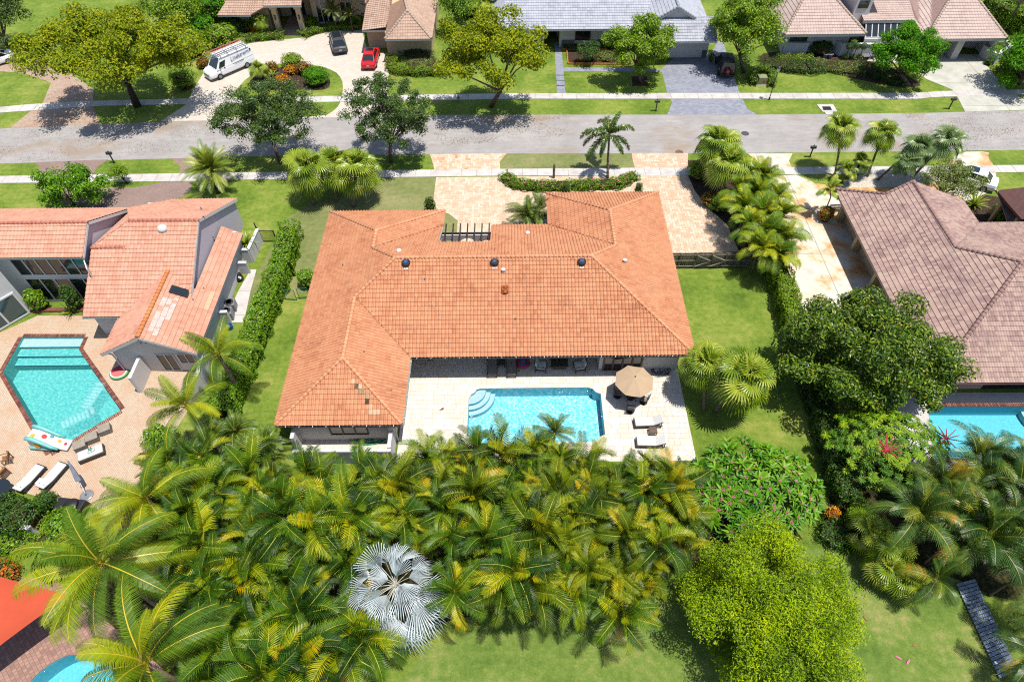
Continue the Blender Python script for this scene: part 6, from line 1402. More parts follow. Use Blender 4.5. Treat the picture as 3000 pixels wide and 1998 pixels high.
# orange shade sail
sp = [G(205, 1742, 3.3), G(-150, 1640, 3.5), G(-150, 2010, 2.8)]; t = empty('shade_sail', (sp[0].x-4, sp[0].y, 0), 0, 'orange triangular shade sail at the lower left corner', 'shade sail')
K = 14; vs = []; idx = {}
for i in range(K+1):
    for j in range(K+1-i):
        k = K-i-j; w = (i/K, j/K, k/K); p = sp[0]*w[0]+sp[1]*w[1]+sp[2]*w[2]; p = Vector(p); c = (sp[0]+sp[1]+sp[2])/3; e_ = w[0]*w[1]+w[1]*w[2]+w[0]*w[2]
        p.z -= .9*27*w[0]*w[1]*w[2]*.5; edge = min(w); p += (c-p)*.10*(4*(e_-0.0) if edge == 0 else 0)*.5
        idx[(i, j)] = len(vs); vs.append(tuple(p))
fsx = []
for i in range(K):
    for j in range(K-i):
        fsx.append((idx[(i, j)], idx[(i+1, j)], idx[(i, j+1)]))
        if j < K-i-1: fsx.append((idx[(i+1, j)], idx[(i+1, j+1)], idx[(i, j+1)]))
b = MB(); b.add(vs, fsx); b.build('sail_cloth', m_sail, t, world=True, smooth=True)
for q in sp: 
    b = MB(); b.tube([(q.x+.1, q.y, 0), (q.x+.1, q.y, q.z+.2)], .06, 8); b.build('post', m_steel, t, world=True)
# pots and small things across the road
for u, v, lb in ((2416, 170, 'left one of two grey pots by the white planter wall'), (2430, 171, 'right one of two grey pots by the white planter wall')):
    b = MB(); b.lathe([(.0, 0), (.2, 0), (.3, .5), (.33, .52), (.27, .52), (.25, .4), (0, .4)], (0, 0, 0), 14); o = b.build('plant_pot', m_steel, None, loc=at(u, v, .01)); tag(o, lb, 'pot', 'pots by the white planter wall')
t = empty('bench', at(2540, 172, .01), R(8), 'low grey slatted bench beside the ball topiaries', 'bench')
for i in range(4): b = MB(); b.box((0, -.3+.2*i, .42), (1.5, .16, .04)); b.build('slat', m_steel, t)
for s in (-.6, .6): b = MB(); b.box((s, 0, .2), (.08, .7, .4)); b.build('leg', m_steel, t)
t = empty('wooden_bench', at(2455, 616, .03), R(4), 'low dark bench at the end of the brown-roofed house', 'bench')
for i in range(3): b = MB(); b.box((0, -.22+.22*i, .45), (1.6, .18, .05)); b.build('slat', m_rail if i == 1 else m_wicker, t)
for s in (-.7, .7): b = MB(); b.box((s, 0, .21), (.08, .6, .42)); b.build('leg', m_wicker, t)
# orange garden edging in front of the grey-roofed house: single edging bricks
ed = empty('garden_edging', G(1745, 188), 0, 'orange garden edging of small blocks round the front bed', 'edging')
em = bpy.data.meshes.new('edging_block'); _b = MB().box((0, 0, .09), (.38, .12, .2)); em.from_pydata(_b.v, [], _b.f); em.materials.append(M1('orange_block', S(232, 150, 50), .8, .2, .15))
for A, B in (((1643, 147), (1660, 147)), ((1660, 147), (1664, 190)), ((1664, 190), (1840, 191)), ((1690, 148), (1780, 148))):
    p, q = G(*A), G(*B); L = (q-p).length; n = max(1, int(L/.42))
    for i in range(n): c = p+(q-p)*((i+.5)/n)-wl(ed); link('edging_block', em, ed, c, (0, 0, math.atan2(q.y-p.y, q.x-p.x)))
# dark step edges on the path
for v in (222, 237, 252):
    p, q = G(1630, v), G(1654, v); b = MB(); b.bar((p.x, p.y, .03), (q.x, q.y, .03), .1, .04); o = b.build('path_step_edge', m_dark, None); tag(o, 'dark step edge across the grey path, %s of three' % {222: 'farthest', 237: 'middle', 252: 'nearest'}[v], 'step edge', 'step edges on the grey path')
# ------------------------------------------------------------------ foliage builders
def unit(a): return a/np.maximum(1e-9, np.linalg.norm(a, axis=-1, keepdims=True))
def leaf_quads(C, N, size, aspect=.5, g=None, fold=.25):
    """one folded leaf (two triangles pairs) at every centre C, facing N"""
    g = g or rng; n = len(C); N = unit(N)
    r = g.normal(size=(n, 3)); T = unit(np.cross(N, r)); B = np.cross(N, T)
    s = (size*g.uniform(.65, 1.25, n))[:, None] if np.isscalar(size) else size[:, None]
    w = s*aspect
    a = C-T*s*.5; b = C+T*s*.5-N*s*.12; l = C+B*w*.5+N*s*fold*.35; r2 = C-B*w*.5+N*s*fold*.35
    V = np.stack([a, r2, b, l], 1).reshape(-1, 3)
    i = np.arange(n)[:, None]*4
    F = np.concatenate([i+np.array([[0, 1, 2]]), i+np.array([[0, 2, 3]])], 0)
    return V, F
def clump_points(cent, rad, n, g, up=.55, shell=.55):
    """n points in the outer shell of an ellipsoid clump; normals point out and up"""
    d = unit(g.normal(size=(n, 3))); d[:, 2] = np.abs(d[:, 2])*np.where(g.random(n) < .78, 1, -.6)
    d = unit(d); k = shell+(1-shell)*g.random(n)
    P = cent+d*np.asarray(rad)*k[:, None]
    Nn = unit(d+np.array([0, 0, up])+g.normal(size=(n, 3))*.45)
    return P, Nn
def limbs(mb, base, tips, r0, seed, fork=.45):
    rn = random.Random(seed); base = Vector(base)
    cx = sum((Vector(t) for t in tips), Vector())/len(tips)
    fk = base.lerp(Vector((cx.x, cx.y, base.z+(cx.z-base.z)*fork)), .8); fk.z = base.z+(cx.z-base.z)*fork
    mid = base.lerp(fk, .5)+Vector((rn.uniform(-.1, .1), rn.uniform(-.1, .1), 0))
    mb.tube([base, mid, fk], [r0*1.25, r0, r0*.82], 8)
    for t in tips:
        t = Vector(t); m = fk.lerp(t, .5)+Vector((rn.uniform(-.3, .3), rn.uniform(-.3, .3), .25))
        mb.tube([fk, m, t], [r0*.55, r0*.32, r0*.08], 5)
def tree(name, label, cat, base, crown, zc, rxp, ry, rz, leaf, mat, bark, n, clump=1.2, seed=1, aspect=.5, r0=.22, nclump=40, group=None, shell=.55, holes=0.0, nlimb=9, flowers=None, up=.55, part='crown', lift=None):
    g = np.random.default_rng(seed); b = G(*base)
    if lift is not None:
        zc = min(np.arange(2, 14, .1), key=lambda z: abs(G(crown[0], crown[1], z).y-b.y-lift))
    c = G(crown[0], crown[1], zc); rx = rxp*mpp(crown[0], crown[1], zc)
    t = empty(name, b, 0, label, cat, group); cl = np.array(c-b)
    cs = []
    for i in range(nclump):
        while True:
            d = g.normal(size=3); d /= np.linalg.norm(d)
            if d[2] > -.8: break
        k = (.55+.45*g.random()) if g.random() < .8 else .35
        p = cl+d*np.array([rx, ry, rz])*k*.9; p[2] = max(p[2], .9)
        cs.append(p)
    cs = np.array(cs); V = []; F = []; off = 0; per = n//nclump
    for p in cs:
        cr = clump*g.uniform(.65, 1.35)
        P, N = clump_points(p, (cr, cr, cr*.7), int(per*g.uniform(.7, 1.3)), g, up, shell)
        v, f = leaf_quads(P, N, leaf, aspect, g); V.append(v); F.append(f+off); off += len(v)
    V = np.concatenate(V); F = np.concatenate(F)
    link(part, np_mesh(part, V, F, [mat]), t)
    mb = MB(); idx = g.choice(nclump, min(nlimb, nclump), replace=False); limbs(mb, (0, 0, -.05), [tuple(cs[i]) for i in idx], r0, seed, .38); mb.build('trunk', bark, t, smooth=True)
    if flowers:
        fm, fn_, fsz, pn = flowers; k = g.choice(len(cs), min(fn_, 3*len(cs))); P, N = [], []
        for i in k:
            a, b_ = clump_points(cs[i], (clump, clump, clump*.75), 1, g, .8, 1.0); P.append(a); N.append(b_)
        v, f = leaf_quads(np.concatenate(P), np.concatenate(N), fsz, .9, g); o = link(pn, np_mesh(pn, v, f, [fm]), t); o['kind'] = 'stuff'
    return t
def shrub(name, label, u, v, rp, h, mat, leaf=.14, n=900, seed=1, cat='bush', group=None, ryf=.9, core=True, flowers=None, ball=False, z=0.0):
    g = np.random.default_rng(seed); b = G(u, v, z); r = rp*mpp(u, v, z); t = empty(name, b, 0, label, cat, group)
    ce = np.array([0, 0, h*.5 if not ball else h*.5])
    d = unit(g.normal(size=(n, 3))); d[:, 2] = np.where(d[:, 2] < -.5, -d[:, 2], d[:, 2])
    lump = 1+.13*np.sin(d[:, 0]*7+seed)*np.cos(d[:, 1]*6+seed*2)+.1*np.sin(d[:, 2]*9+seed)
    P = ce+d*np.array([r, r*ryf, h*.52])*(lump*(.82+.2*g.random(n)))[:, None]; P[:, 2] = np.maximum(P[:, 2], .03)
    N = unit(d+np.array([0, 0, .4])+g.normal(size=(n, 3))*.4)
    v_, f = leaf_quads(P, N, leaf, .55, g); link('foliage', np_mesh('foliage', v_, f, [mat]), t)
    if core:
        k = MB(); k.lathe([(0, 0), (r*.55, h*.08), (r*.72, h*.4), (r*.6, h*.72), (r*.2, h*.86), (0, h*.88)], (0, 0, 0), 12); k.build('dark_core', m_soil, t)  # dark filler added inside the leaf shell so it is not see-through
    if flowers:
        fm, fn_, fsz = flowers; P2 = ce+d[:fn_]*np.array([r, r*ryf, h*.54])*1.02; v_, f = leaf_quads(P2, d[:fn_]+np.array([0, 0, .4]), fsz, .9, g); o = link('blossom', np_mesh('blossom', v_, f, [fm]), t); o['kind'] = 'stuff'
    return t
def hedge(label, path, w, h, mat, leaf=.16, dens=150, seed=1, name='hedge', cat='hedge', group=None, world=False, flowers=None, closed=False):
    """clipped hedge along a path given in pixels on the ground"""
    g = np.random.default_rng(seed); P = [G(u, v) for u, v in path] if not world else [Vector((x, y, 0)) for x, y in path]
    if closed: P = P+[P[0]]
    t = empty(name, P[0], 0, label, cat, group); Vs = []; Fs = []; off = 0; core = MB(); fl = []
    o = np.array(P[0])
    for i in range(len(P)-1):
        a, b = np.array(P[i]), np.array(P[i+1]); L = np.linalg.norm(b-a); d = (b-a)/L; n_ = np.array([d[1], -d[0], 0])
        area = L*(w+2*h)+w*h*2; n = int(area*dens)
        u = g.uniform(-w*.35 if i == 0 else 0, L+w*.35, n); per = w+2*h; s = g.uniform(0, per, n)
        y = np.where(s < h, -w/2, np.where(s > h+w, w/2, s-h-w/2)); z = np.where(s < h, s, np.where(s > h+w, per-s, h))
        lump = .10*np.sin(u*2.3+seed)+.08*np.sin(u*5.1+y*4)+.06*np.sin(z*5+u*3)
        nx = np.where(s < h, -1, np.where(s > h+w, 1, 0)).astype(float); nz = np.where((s >= h) & (s <= h+w), 1.0, .25)
        inn = g.uniform(-.12, .05, n)+lump
        pos = a[None]+d[None]*u[:, None]+n_[None]*(y+nx*inn)[:, None]; pos[:, 2] = np.maximum(.04, z+np.where(nz == 1, inn, 0)-np.where(np.abs(y) > w*.4, .06, 0)*(nz == 1))
        N = unit(n_[None]*nx[:, None]+np.stack([np.zeros(n), np.zeros(n), nz], 1)+g.normal(size=(n, 3))*.5)
        v, f = leaf_quads(pos-o, N, leaf, .55, g); Vs.append(v); Fs.append(f+off); off += len(v)
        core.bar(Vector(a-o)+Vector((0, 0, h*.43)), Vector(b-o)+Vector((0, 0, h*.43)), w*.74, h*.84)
        if flowers: k = int(L*flowers[1]); fl.append(((pos-o)[:k]+N[:k]*.05, N[:k]))
    link('foliage', np_mesh('foliage', np.concatenate(Vs), np.concatenate(Fs), [mat]), t); core.build('dark_core', m_soil, t)  # dark core boxes added behind the leaves to block the view through
    if flowers:
        v, f = leaf_quads(np.concatenate([q[0] for q in fl]), np.concatenate([q[1] for q in fl]), flowers[2], .9, g); o = link('blossom', np_mesh('blossom', v, f, [flowers[0]]), t); o['kind'] = 'stuff'
    return t
# ---- fronds
def frond_mesh(name, L, tilt, curv, npair, ll, lw, mats, seed, vee=.5, droop=.35, fwd=.75, start=.12, plume=False, pet=None, cpow=1.25, rw=.025):
    """a feather frond growing along +x: midrib and leaflets"""
    g = random.Random(seed); K = 14; pts = []; th = R(tilt); p = Vector((0, 0, 0)); T = []
    for i in range(K+1):
        s = i/K; a = R(tilt)-R(curv)*s**cpow; d = Vector((math.cos(a), 0, math.sin(a))); pts.append(p.copy()); T.append(d); p = p+d*(L/K)
    side = g.uniform(-.25, .25)
    pts = [q+Vector((0, side*L*.25*(i/K)**2, 0)) for i, q in enumerate(pts)]
    mb = MB(); mb.tube(pts, [rw*(1-.8*i/K) for i in range(K+1)], 4, m=1)
    for i in range(npair):
        s = start+(1-start)*(i+.5)/npair; x = s*K; k = min(K-1, int(x)); f = x-k; q = pts[k].lerp(pts[k+1], f); t = T[k].lerp(T[min(K, k+1)], f).normalized(); nrm = Vector((0, 1, 0)).cross(t); nrm = -nrm if nrm.z < 0 and abs(nrm.z) > .2 else nrm
        prof = math.sin(math.pi*min(1, (s-start)/(1-start)*.86+.12))**.55; l = ll*prof*g.uniform(.88, 1.08)
        fw = fwd*(.6+.75*s)
        for sd in (-1, 1):
            if plume: 
                ph = g.uniform(-1.2, 1.2); dr = (Vector((0, sd*math.cos(ph), 0))+nrm*math.sin(ph)+t*fw).normalized()
            else: dr = (Vector((0, sd, 0))+nrm*(vee+g.uniform(-.1, .1))+t*fw).normalized()
            w = t*lw*.5*(.7+.3*prof); m = q+dr*l*.5; e2 = q+dr*l+Vector((0, 0, -1))*droop*l
            m = m+Vector((0, 0, -1))*droop*l*.12
            mb.add([q-w, q+w, m+w*1.15, m-w*1.15, e2], [(0, 1, 2, 3) if sd > 0 else (3, 2, 1, 0), (3, 2, 4) if sd > 0 else (4, 2, 3)])
    me = bpy.data.meshes.new(name); me.from_pydata([tuple(v) for v in mb.v], [], mb.f)
    for mt in mats: me.materials.append(mt)
    for pl, m in zip(me.polygons, mb.m): pl.material_index = m
    me.update(); return me
def fan_mesh(name, pet, Rr, tilt, curv, nseg, mats, seed, spread=300, split=.5, droop=.35, cup=.2, blade=-25, gap=.5):
    g = random.Random(seed); K = 6; p = Vector((0, 0, 0)); pts = []; 
    for i in range(K+1):
        a = R(tilt)-R(curv)*(i/K); pts.append(p.copy()); d = Vector((math.cos(a), 0, math.sin(a))); p = p+d*(pet/K)
    mb = MB(); mb.tube(pts, [.03]*3+[.024]*(K-2), 4, m=1)
    hub = pts[-1]; a = R(tilt-curv+blade); t = Vector((math.cos(a), 0, math.sin(a))); nrm = Vector((0, 1, 0)).cross(t); nrm = nrm if nrm.z > 0 else -nrm
    if abs(nrm.z) < .05: nrm = Vector((abs(nrm.x), 0, nrm.z))
    y = Vector((0, 1, 0)); da = R(spread)/nseg
    for i in range(nseg):
        an = -R(spread)/2+da*(i+.5); rr = Rr*(.72+.28*math.cos(an*.5))*g.uniform(.92, 1.06)
        def at_(an, r, h): return hub+(t*math.cos(an)+y*math.sin(an))*r+nrm*h
        ri = rr*split; hi = cup*ri*abs(math.sin(an))
        l = at_(an-da*gap, ri, hi); r_ = at_(an+da*gap, ri, hi); c = at_(an, ri, hi+.045*Rr)
        m1 = at_(an-da*.4*gap, rr*.82, hi*1.2-droop*rr*.16); m2 = at_(an+da*.4*gap, rr*.82, hi*1.2-droop*rr*.16)
        tip = at_(an+g.uniform(-.04, .04), rr, hi*1.1)+Vector((0, 0, -1))*droop*rr*g.uniform(.4, .8)
        mb.add([hub, l, c, r_, m1, m2, tip], [(0, 1, 2), (0, 2, 3), (1, 4, 2), (2, 5, 3), (2, 4, 5), (4, 6, 5)])
    me = bpy.data.meshes.new(name); me.from_pydata([tuple(v) for v in mb.v], [], mb.f)
    for mt in mats: me.materials.append(mt)
    for pl, m in zip(me.polygons, mb.m): pl.material_index = m
    me.update(); return me
def palm_at(name, label, base, top, fronds, n, bark, r=(.12, .09), group=None, seed=1, scale=1.0, trunk=True, shaft=None, cat='palm', roll=.3):
    """fronds: list of mesh lists from young (upright) to old (hanging)"""
    g = random.Random(seed); t = empty(name, base, 0, label, cat, group); tp = Vector(top)-Vector(base)
    if trunk:
        b = MB(); m1 = tp*.5+Vector((g.uniform(-.1, .1), g.uniform(-.1, .1), 0))-Vector((tp.x, tp.y, 0))*.12; b.tube([(0, 0, -.05), tuple(tp*.08), tuple(m1), tuple(tp)], [r[0]*1.3, r[0], (r[0]+r[1])/2, r[1]], 8)
        b.build('trunk', bark, t, smooth=True)
    if shaft: b = MB(); b.tube([tuple(tp-Vector((0, 0, .5))), tuple(tp), tuple(tp+Vector((0, 0, .35)))], [r[1]*1.2, r[1]*1.15, .03], 7); b.build('crown_shaft', shaft, t, smooth=True)
    a0 = g.uniform(0, 6.28)
    for i in range(n):
        f = i/max(1, n-1); ls = fronds[min(len(fronds)-1, int(f*len(fronds)))]; me = g.choice(ls)
        o = link('frond', me, t); o.location = tp+Vector((0, 0, .1*(1-f))); o.rotation_euler = (g.uniform(-roll, roll), g.uniform(-.2, .2), a0+i*2.39996+g.uniform(-.5, .5)); s = scale*g.uniform(.86, 1.1); o.scale = (s, s, s)
    return t
# frond libraries (upright, spreading, hanging)
def lib(tag_, L, sets, npair, ll, lw, mats, **k):
    return [[frond_mesh('frond_'+tag_, L*lf, ti+dv*4, cu, npair, ll, lw, mats, 10*i+dv, **k) for dv in range(3)] for i, (lf, ti, cu) in enumerate(sets)]
AR = lib('areca', 2.35, ((.85, 84, 55), (1.0, 70, 95), (1.0, 54, 110), (.95, 30, 100)), 30, .66, .05, [f_areca, m_rachis], vee=.85, droop=.3, fwd=.8)
AW = lib('areca_olive', 2.35, ((.85, 84, 55), (1.0, 70, 95), (1.0, 54, 110), (.95, 30, 100)), 30, .66, .05, [f_areca_w, m_rachis], vee=.85, droop=.3, fwd=.8)
AY = lib('areca_bright', 2.2, ((.85, 82, 55), (1.0, 66, 95), (1.0, 48, 110), (.95, 25, 95)), 27, .62, .054, [f_coco, m_rachis], vee=.45, droop=.3, fwd=.75)
DEAD = [frond_mesh('frond_dead', 1.9, 12, 100, 22, .5, .04, [m_deadleaf, m_deadleaf], 77+i, vee=-.1, droop=.5, fwd=.9) for i in range(2)]
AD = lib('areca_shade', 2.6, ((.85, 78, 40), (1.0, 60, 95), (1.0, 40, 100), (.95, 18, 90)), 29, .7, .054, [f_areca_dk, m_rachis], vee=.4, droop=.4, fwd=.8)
CO = lib('coconut', 4.5, ((.8, 75, 45), (1.0, 50, 85), (1.0, 28, 85), (1.0, 5, 70)), 64, .95, .042, [f_coco, m_rachis_y], vee=.1, droop=.6, fwd=.8, rw=.05)
PH = lib('date', 2.1, ((.8, 76, 25), (1.0, 55, 50), (1.0, 32, 55), (.95, 5, 50)), 40, .40, .028, [f_phoenix, m_rachis], vee=.35, droop=.1, fwd=.9)
PG = lib('pygmy', 1.5, ((.8, 74, 40), (1.0, 55, 80), (1.0, 32, 80), (.95, 5, 60)), 36, .30, .024, [f_foxtail, m_rachis], vee=.2, droop=.25, fwd=.8)
FX = lib('foxtail', 3.1, ((.85, 72, 90), (1.0, 52, 130), (1.0, 32, 125), (1.0, 8, 95)), 90, .44, .07, [f_foxtail, m_rachis], plume=True, droop=.2, fwd=.6)
YP = lib('young', 1.6, ((.85, 70, 50), (1.0, 48, 85), (1.0, 25, 80)), 26, .5, .06, [f_fan, m_rachis], vee=.4, droop=.35, fwd=.8)
def flib(tag_, pet, Rr, sets, nseg, mats, **k):
    return [[fan_mesh('fan_'+tag_, pet*pf, Rr, ti+dv*5, cu, nseg, mats, 20*i+dv, blade=bl, **k) for dv in range(3)] for i, (pf, ti, cu, bl) in enumerate(sets)]
FN = flib('leaf', .95, .85, ((.7, 75, 10, -10), (1, 50, 25, -25), (1, 22, 30, -35), (1, -8, 30, -30)), 26, [f_fan, m_rachis], droop=.55)
FG = flib('grey', .95, .85, ((.7, 75, 10, -10), (1, 50, 25, -25), (1, 22, 30, -35), (1, -8, 30, -30)), 26, [f_fan_g, m_rachis], droop=.5)
BI = flib('silver', 1.35, 1.9, ((.6, 62, 10, -15), (.9, 38, 20, -20), (1.1, 14, 26, -22), (1.15, -12, 28, -20)), 17, [f_bis, m_bisstem], droop=.5, split=.22, cup=.3, spread=104, gap=.36)
# ------------------------------------------------------------------ clipped hedges and bushes
hedge('tall leafy hedge between the salmon-roofed house and the orange-roofed house', [(860, 705), (838, 800), (790, 920), (745, 1040), (700, 1150), (672, 1225)], 1.55, 2.0, f_hedge, .17, 170, 3)
hedge('bright hedge along the right side of the orange-roofed house\'s side lawn', [(2255, 800), (2285, 860), (2300, 930), (2325, 1010)], 1.45, 2.0, f_hedge_br, .16, 170, 4)
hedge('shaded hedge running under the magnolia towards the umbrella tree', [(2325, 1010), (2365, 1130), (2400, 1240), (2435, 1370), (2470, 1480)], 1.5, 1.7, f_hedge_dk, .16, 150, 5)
hedge('low flowering hedge with magenta blossom around the front verge bed', [(1478, 525), (1510, 548), (1570, 555), (1700, 553), (1810, 548), (1858, 525)], 1.1, .75, f_hedge, .13, 200, 6, flowers=(m_pinkfl, 9, .18))
hedge('curved clipped hedge in front of the cream garage', [(1150, 178), (1146, 205), (1165, 216), (1220, 220), (1290, 218), (1320, 208)], 1.3, .8, f_hedge_br, .13, 140, 7)
hedge('clipped hedge left of the cream portico steps', [(720, 122), (770, 114), (825, 112)], 1.5, .7, f_hedge, .13, 140, 8)
hedge('clipped hedge right of the cream portico steps', [(890, 110), (925, 96), (970, 86), (1055, 84)], 1.4, .7, f_hedge, .13, 140, 9)
hedge('low pale hedge behind the orange garden edging', [(1650, 142), (1720, 142), (1790, 140)], .8, .45, f_olive, .12, 120, 10)
hedge('U-shaped hedge around the pale green utility box', [(2205, 252), (2200, 228), (2215, 218), (2245, 218), (2258, 230), (2258, 256)], .8, .9, f_hedge, .13, 140, 11)
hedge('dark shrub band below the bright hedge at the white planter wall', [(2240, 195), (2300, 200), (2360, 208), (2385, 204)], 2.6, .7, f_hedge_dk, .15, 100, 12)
hedge('bright yellow-green hedge below the white planter wall', [(2290, 181), (2330, 182), (2370, 180)], 1.8, .6, f_hedge_br, .14, 120, 13)
hedge('pale mixed shrub band right of the dark shrubs, below the topiaries', [(2400, 198), (2450, 205), (2505, 208)], 2.4, .6, f_olive, .15, 100, 14)
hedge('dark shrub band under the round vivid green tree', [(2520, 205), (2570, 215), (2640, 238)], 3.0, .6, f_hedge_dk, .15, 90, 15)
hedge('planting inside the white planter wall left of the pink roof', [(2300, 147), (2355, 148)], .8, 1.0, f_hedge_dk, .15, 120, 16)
hedge('planting inside the white planter wall under the sloping window', [(2462, 148), (2570, 146)], 1.6, 1.1, f_hedge, .15, 110, 17)
hedge('leafy hedge behind the low white garden wall at the left edge', [(-120, 1530), (30, 1520), (100, 1545)], 2.2, 1.6, f_hedge_dk, .16, 130, 18)
hedge('bright hedge in front of the low white garden wall at the left edge', [(-100, 1600), (40, 1606), (150, 1600)], 1.2, .9, f_hedge, .16, 130, 19)
hedge('tall dark hedge along the far right of the pink-roofed house', [(2880, 40), (2950, 80), (3060, 130)], 3.0, 2.6, f_hedge, .2, 70, 20)
hedge('hedge of dark shrubs under the brown roof\'s entry wing', [(2925, 650), (2985, 665), (3060, 672)], 1.6, 1.1, f_hedge, .16, 110, 21)
for k, (nm, lb, u, v, rp, h, mt, lf, n, kw) in enumerate((
    ('bush', 'large round bright green bush on the drive island', 930, 248, 37, 2.0, f_poin, .2, 1500, {}),
    ('bush', 'round bright green bush at the back of the drive island', 860, 195, 32, 1.5, f_hedge_br, .18, 1200, {}),
    ('croton_bush', 'dark red and yellow croton between the two round bushes', 893, 215, 26, 1.3, f_crotond, .2, 700, {}),
    ('croton_bush', 'orange croton on the drive island beside the oak', 855, 215, 20, .9, f_croton, .2, 500, {}),
    ('croton_bush', 'orange croton low on the drive island among pale stones', 830, 240, 24, .7, f_croton, .2, 450, {}),
    ('bush', 'olive-brown bush at the left of the drive island', 798, 208, 22, 1.0, f_crotond, .18, 500, {}),
    ('bush', 'big dark rounded bush under the yellow-green tree by the van', 545, 258, 38, 2.4, f_hedge, .2, 1500, {}),
    ('bush', 'spreading green shrub behind the work van', 660, 135, 48, 2.6, f_green, .26, 1600, {}),
    ('bush', 'green shrub mass left of the cream house', 590, 118, 50, 3.2, f_poin, .28, 1700, {}),
    ('croton_bush', 'dark red shrub at the foot of the van', 600, 198, 20, 1.2, f_crotond, .22, 500, {}),
    ('bush', 'yellow-leaved bush in front of the cream house\'s left roof', 602, 50, 28, 3.0, f_croton, .3, 700, {}),
    ('bush', 'yellow-green bush at the left foot of the portico', 745, 88, 24, 1.6, f_hedge_br, .22, 700, {}),
    ('croton_bush', 'red and orange shrub left of the portico column', 752, 100, 16, .9, f_croton, .2, 400, {}),
    ('bush', 'bright shrub right of the portico', 915, 80, 24, 1.2, f_hedge_br, .2, 700, {}),
    ('bush', 'dark bush in front of the wide garage corner, seen from the far path', 1235, 186, 62, .5, f_olive, .16, 1100, {'ryf': .5}),
    ('bush', 'dark shrub row against the cream garage wall', 1220, 162, 50, .8, f_hedge_dk, .2, 700, {'ryf': .3}),
    ('bush', 'pale low planting beside the small garden tree', 1775, 172, 32, .7, f_olive, .16, 700, {}),
    ('bush', 'green shrub against the grey-roofed house front', 1780, 140, 22, 1.3, f_green, .2, 600, {}),
    ('bush', 'dark leafy plants against the white wall left of the topiaries', 2400, 158, 36, 1.5, f_hedge_dk, .24, 900, {'ryf': .5}),
    ('bush', 'small dark bush by the white garage planter', 2893, 190, 13, .7, f_hedge_dk, .16, 350, {}),
    ('bush', 'planting in the white planter by the wide white garage', 2910, 172, 24, 1.5, f_hedge, .18, 500, {}),
    ('bush', 'round potted shrub beside the black off-road car', 2083, 180, 11, 1.0, f_olive, .15, 350, {}),
    ('cypress_bush', 'small dark conifer at the left end of the front drive', 1262, 620, 17, 1.6, f_cyp, .13, 700, {}),
    ('cypress_bush', 'small cone-shaped conifer in front of the orange roof, left of two', 1657, 572, 12, 1.4, f_cyp, .12, 600, {}),
    ('cypress_bush', 'small cone-shaped conifer in front of the orange roof, right of two', 1868, 572, 12, 1.4, f_cyp, .12, 600, {}),
    ('bush', 'large clipped bush beside the green wire gates', 905, 838, 26, 1.8, f_hedge, .15, 1200, {}),
    ('ixora_bush', 'round bush with orange-red flowers beside the bench', 2413, 645, 23, 1.5, f_ixora, .16, 900, {}),
    ('bush', 'round yellow-green bush at the lower end of the shaded hedge', 2500, 1530, 38, 2.0, f_hedge_br, .17, 1500, {}),
    ('croton_bush', 'bright orange croton between the pink plumeria and the yellow-green bush', 2428, 1515, 20, 1.2, f_croton, .2, 500, {}),
    ('croton_bush', 'orange and red croton half hidden under the pink plumeria', 2345, 1480, 28, 1.0, f_ixora, .2, 500, {}),
    ('bush', 'sprawling bluish-green shrub below the orange croton', 2440, 1570, 60, 1.0, f_hedge_dk, .15, 1500, {}),
    ('bush', 'small dark green bush at the edge of the tan patio near the covered table', 155, 1480, 30, 1.4, f_hedge_dk, .16, 900, {}),
    ('bush', 'light green shrub below the covered table', 200, 1545, 55, 1.3, f_hedge, .2, 1300, {}),
    ('bush', 'climbing shrub against the tall glazing of the white house', 125, 905, 26, 2.2, f_hedge, .2, 900, {}),
    ('bush', 'green shrub at the right end of the tall glazing', 232, 905, 22, 2.6, f_hedge_dk, .2, 800, {}),
    ('bush', 'light shrub between the coconut palms and the white garden wall', 480, 1300, 50, 1.6, f_hedge, .18, 1300, {}),
    ('bush', 'magenta-flowered shrub at the foot of the fan palms by the front drive', 2075, 600, 28, 1.2, f_crotond, .16, 800, {}),
    ('bush', 'leafy shrub at the near end of the front drive\'s planting bed', 2105, 615, 34, 1.5, f_hedge, .16, 1000, {}),
    ('bush', 'bright leafy shrub by the near pavement at the front drive', 2040, 520, 32, 1.8, f_hedge_br, .17, 1200, {}),
    ('bush', 'clipped shrub with layered pads at the brown entry wing, left one', 2920, 640, 28, 1.4, f_green, .16, 800, {}),
    ('bush', 'clipped shrub with layered pads at the brown entry wing, right one', 2965, 610, 22, 1.3, f_green, .16, 700, {}),
    )):
    shrub(nm, lb, u, v, rp, h, mt, lf, n, 40+k, **kw)
shrub('croton_bush', 'rust-orange shrub at the left edge above the orange sail', 20, 1690, 50, 1.0, f_ixora, .18, 900, 171)
shrub('bush', 'dark shrub under the tallest coconut palm near the corner patio', 175, 1660, 60, 1.2, f_hedge_dk, .18, 1300, 172)
for k, (u, lb) in enumerate(((2475, 'left ball topiary in front of the white planter wall'), (2497, 'middle ball topiary in front of the white planter wall'), (2516, 'right ball topiary in front of the white planter wall'))):
    b = G(u, 174); t = empty('topiary', b, 0, lb, 'topiary', 'ball topiaries'); q = MB(); q.tube([(0, 0, 0), (0, 0, 1.4)], .04, 6); q.build('stem', m_bark_d, t)
    g = np.random.default_rng(90+k); d = unit(g.normal(size=(500, 3))); v_, f = leaf_quads(np.array([0, 0, 1.6])+d*.42*(.85+.15*g.random(500))[:, None], d, .11, .6, g); link('foliage', np_mesh('foliage', v_, f, [f_hedge_dk]), t)
    d = unit(g.normal(size=(300, 3))); v_, f = leaf_quads(np.array([0, 0, .3])+d*np.array([.4, .4, .3]), d, .12, .6, g); link('base_foliage', np_mesh('base_foliage', v_, f, [f_hedge_dk]), t)
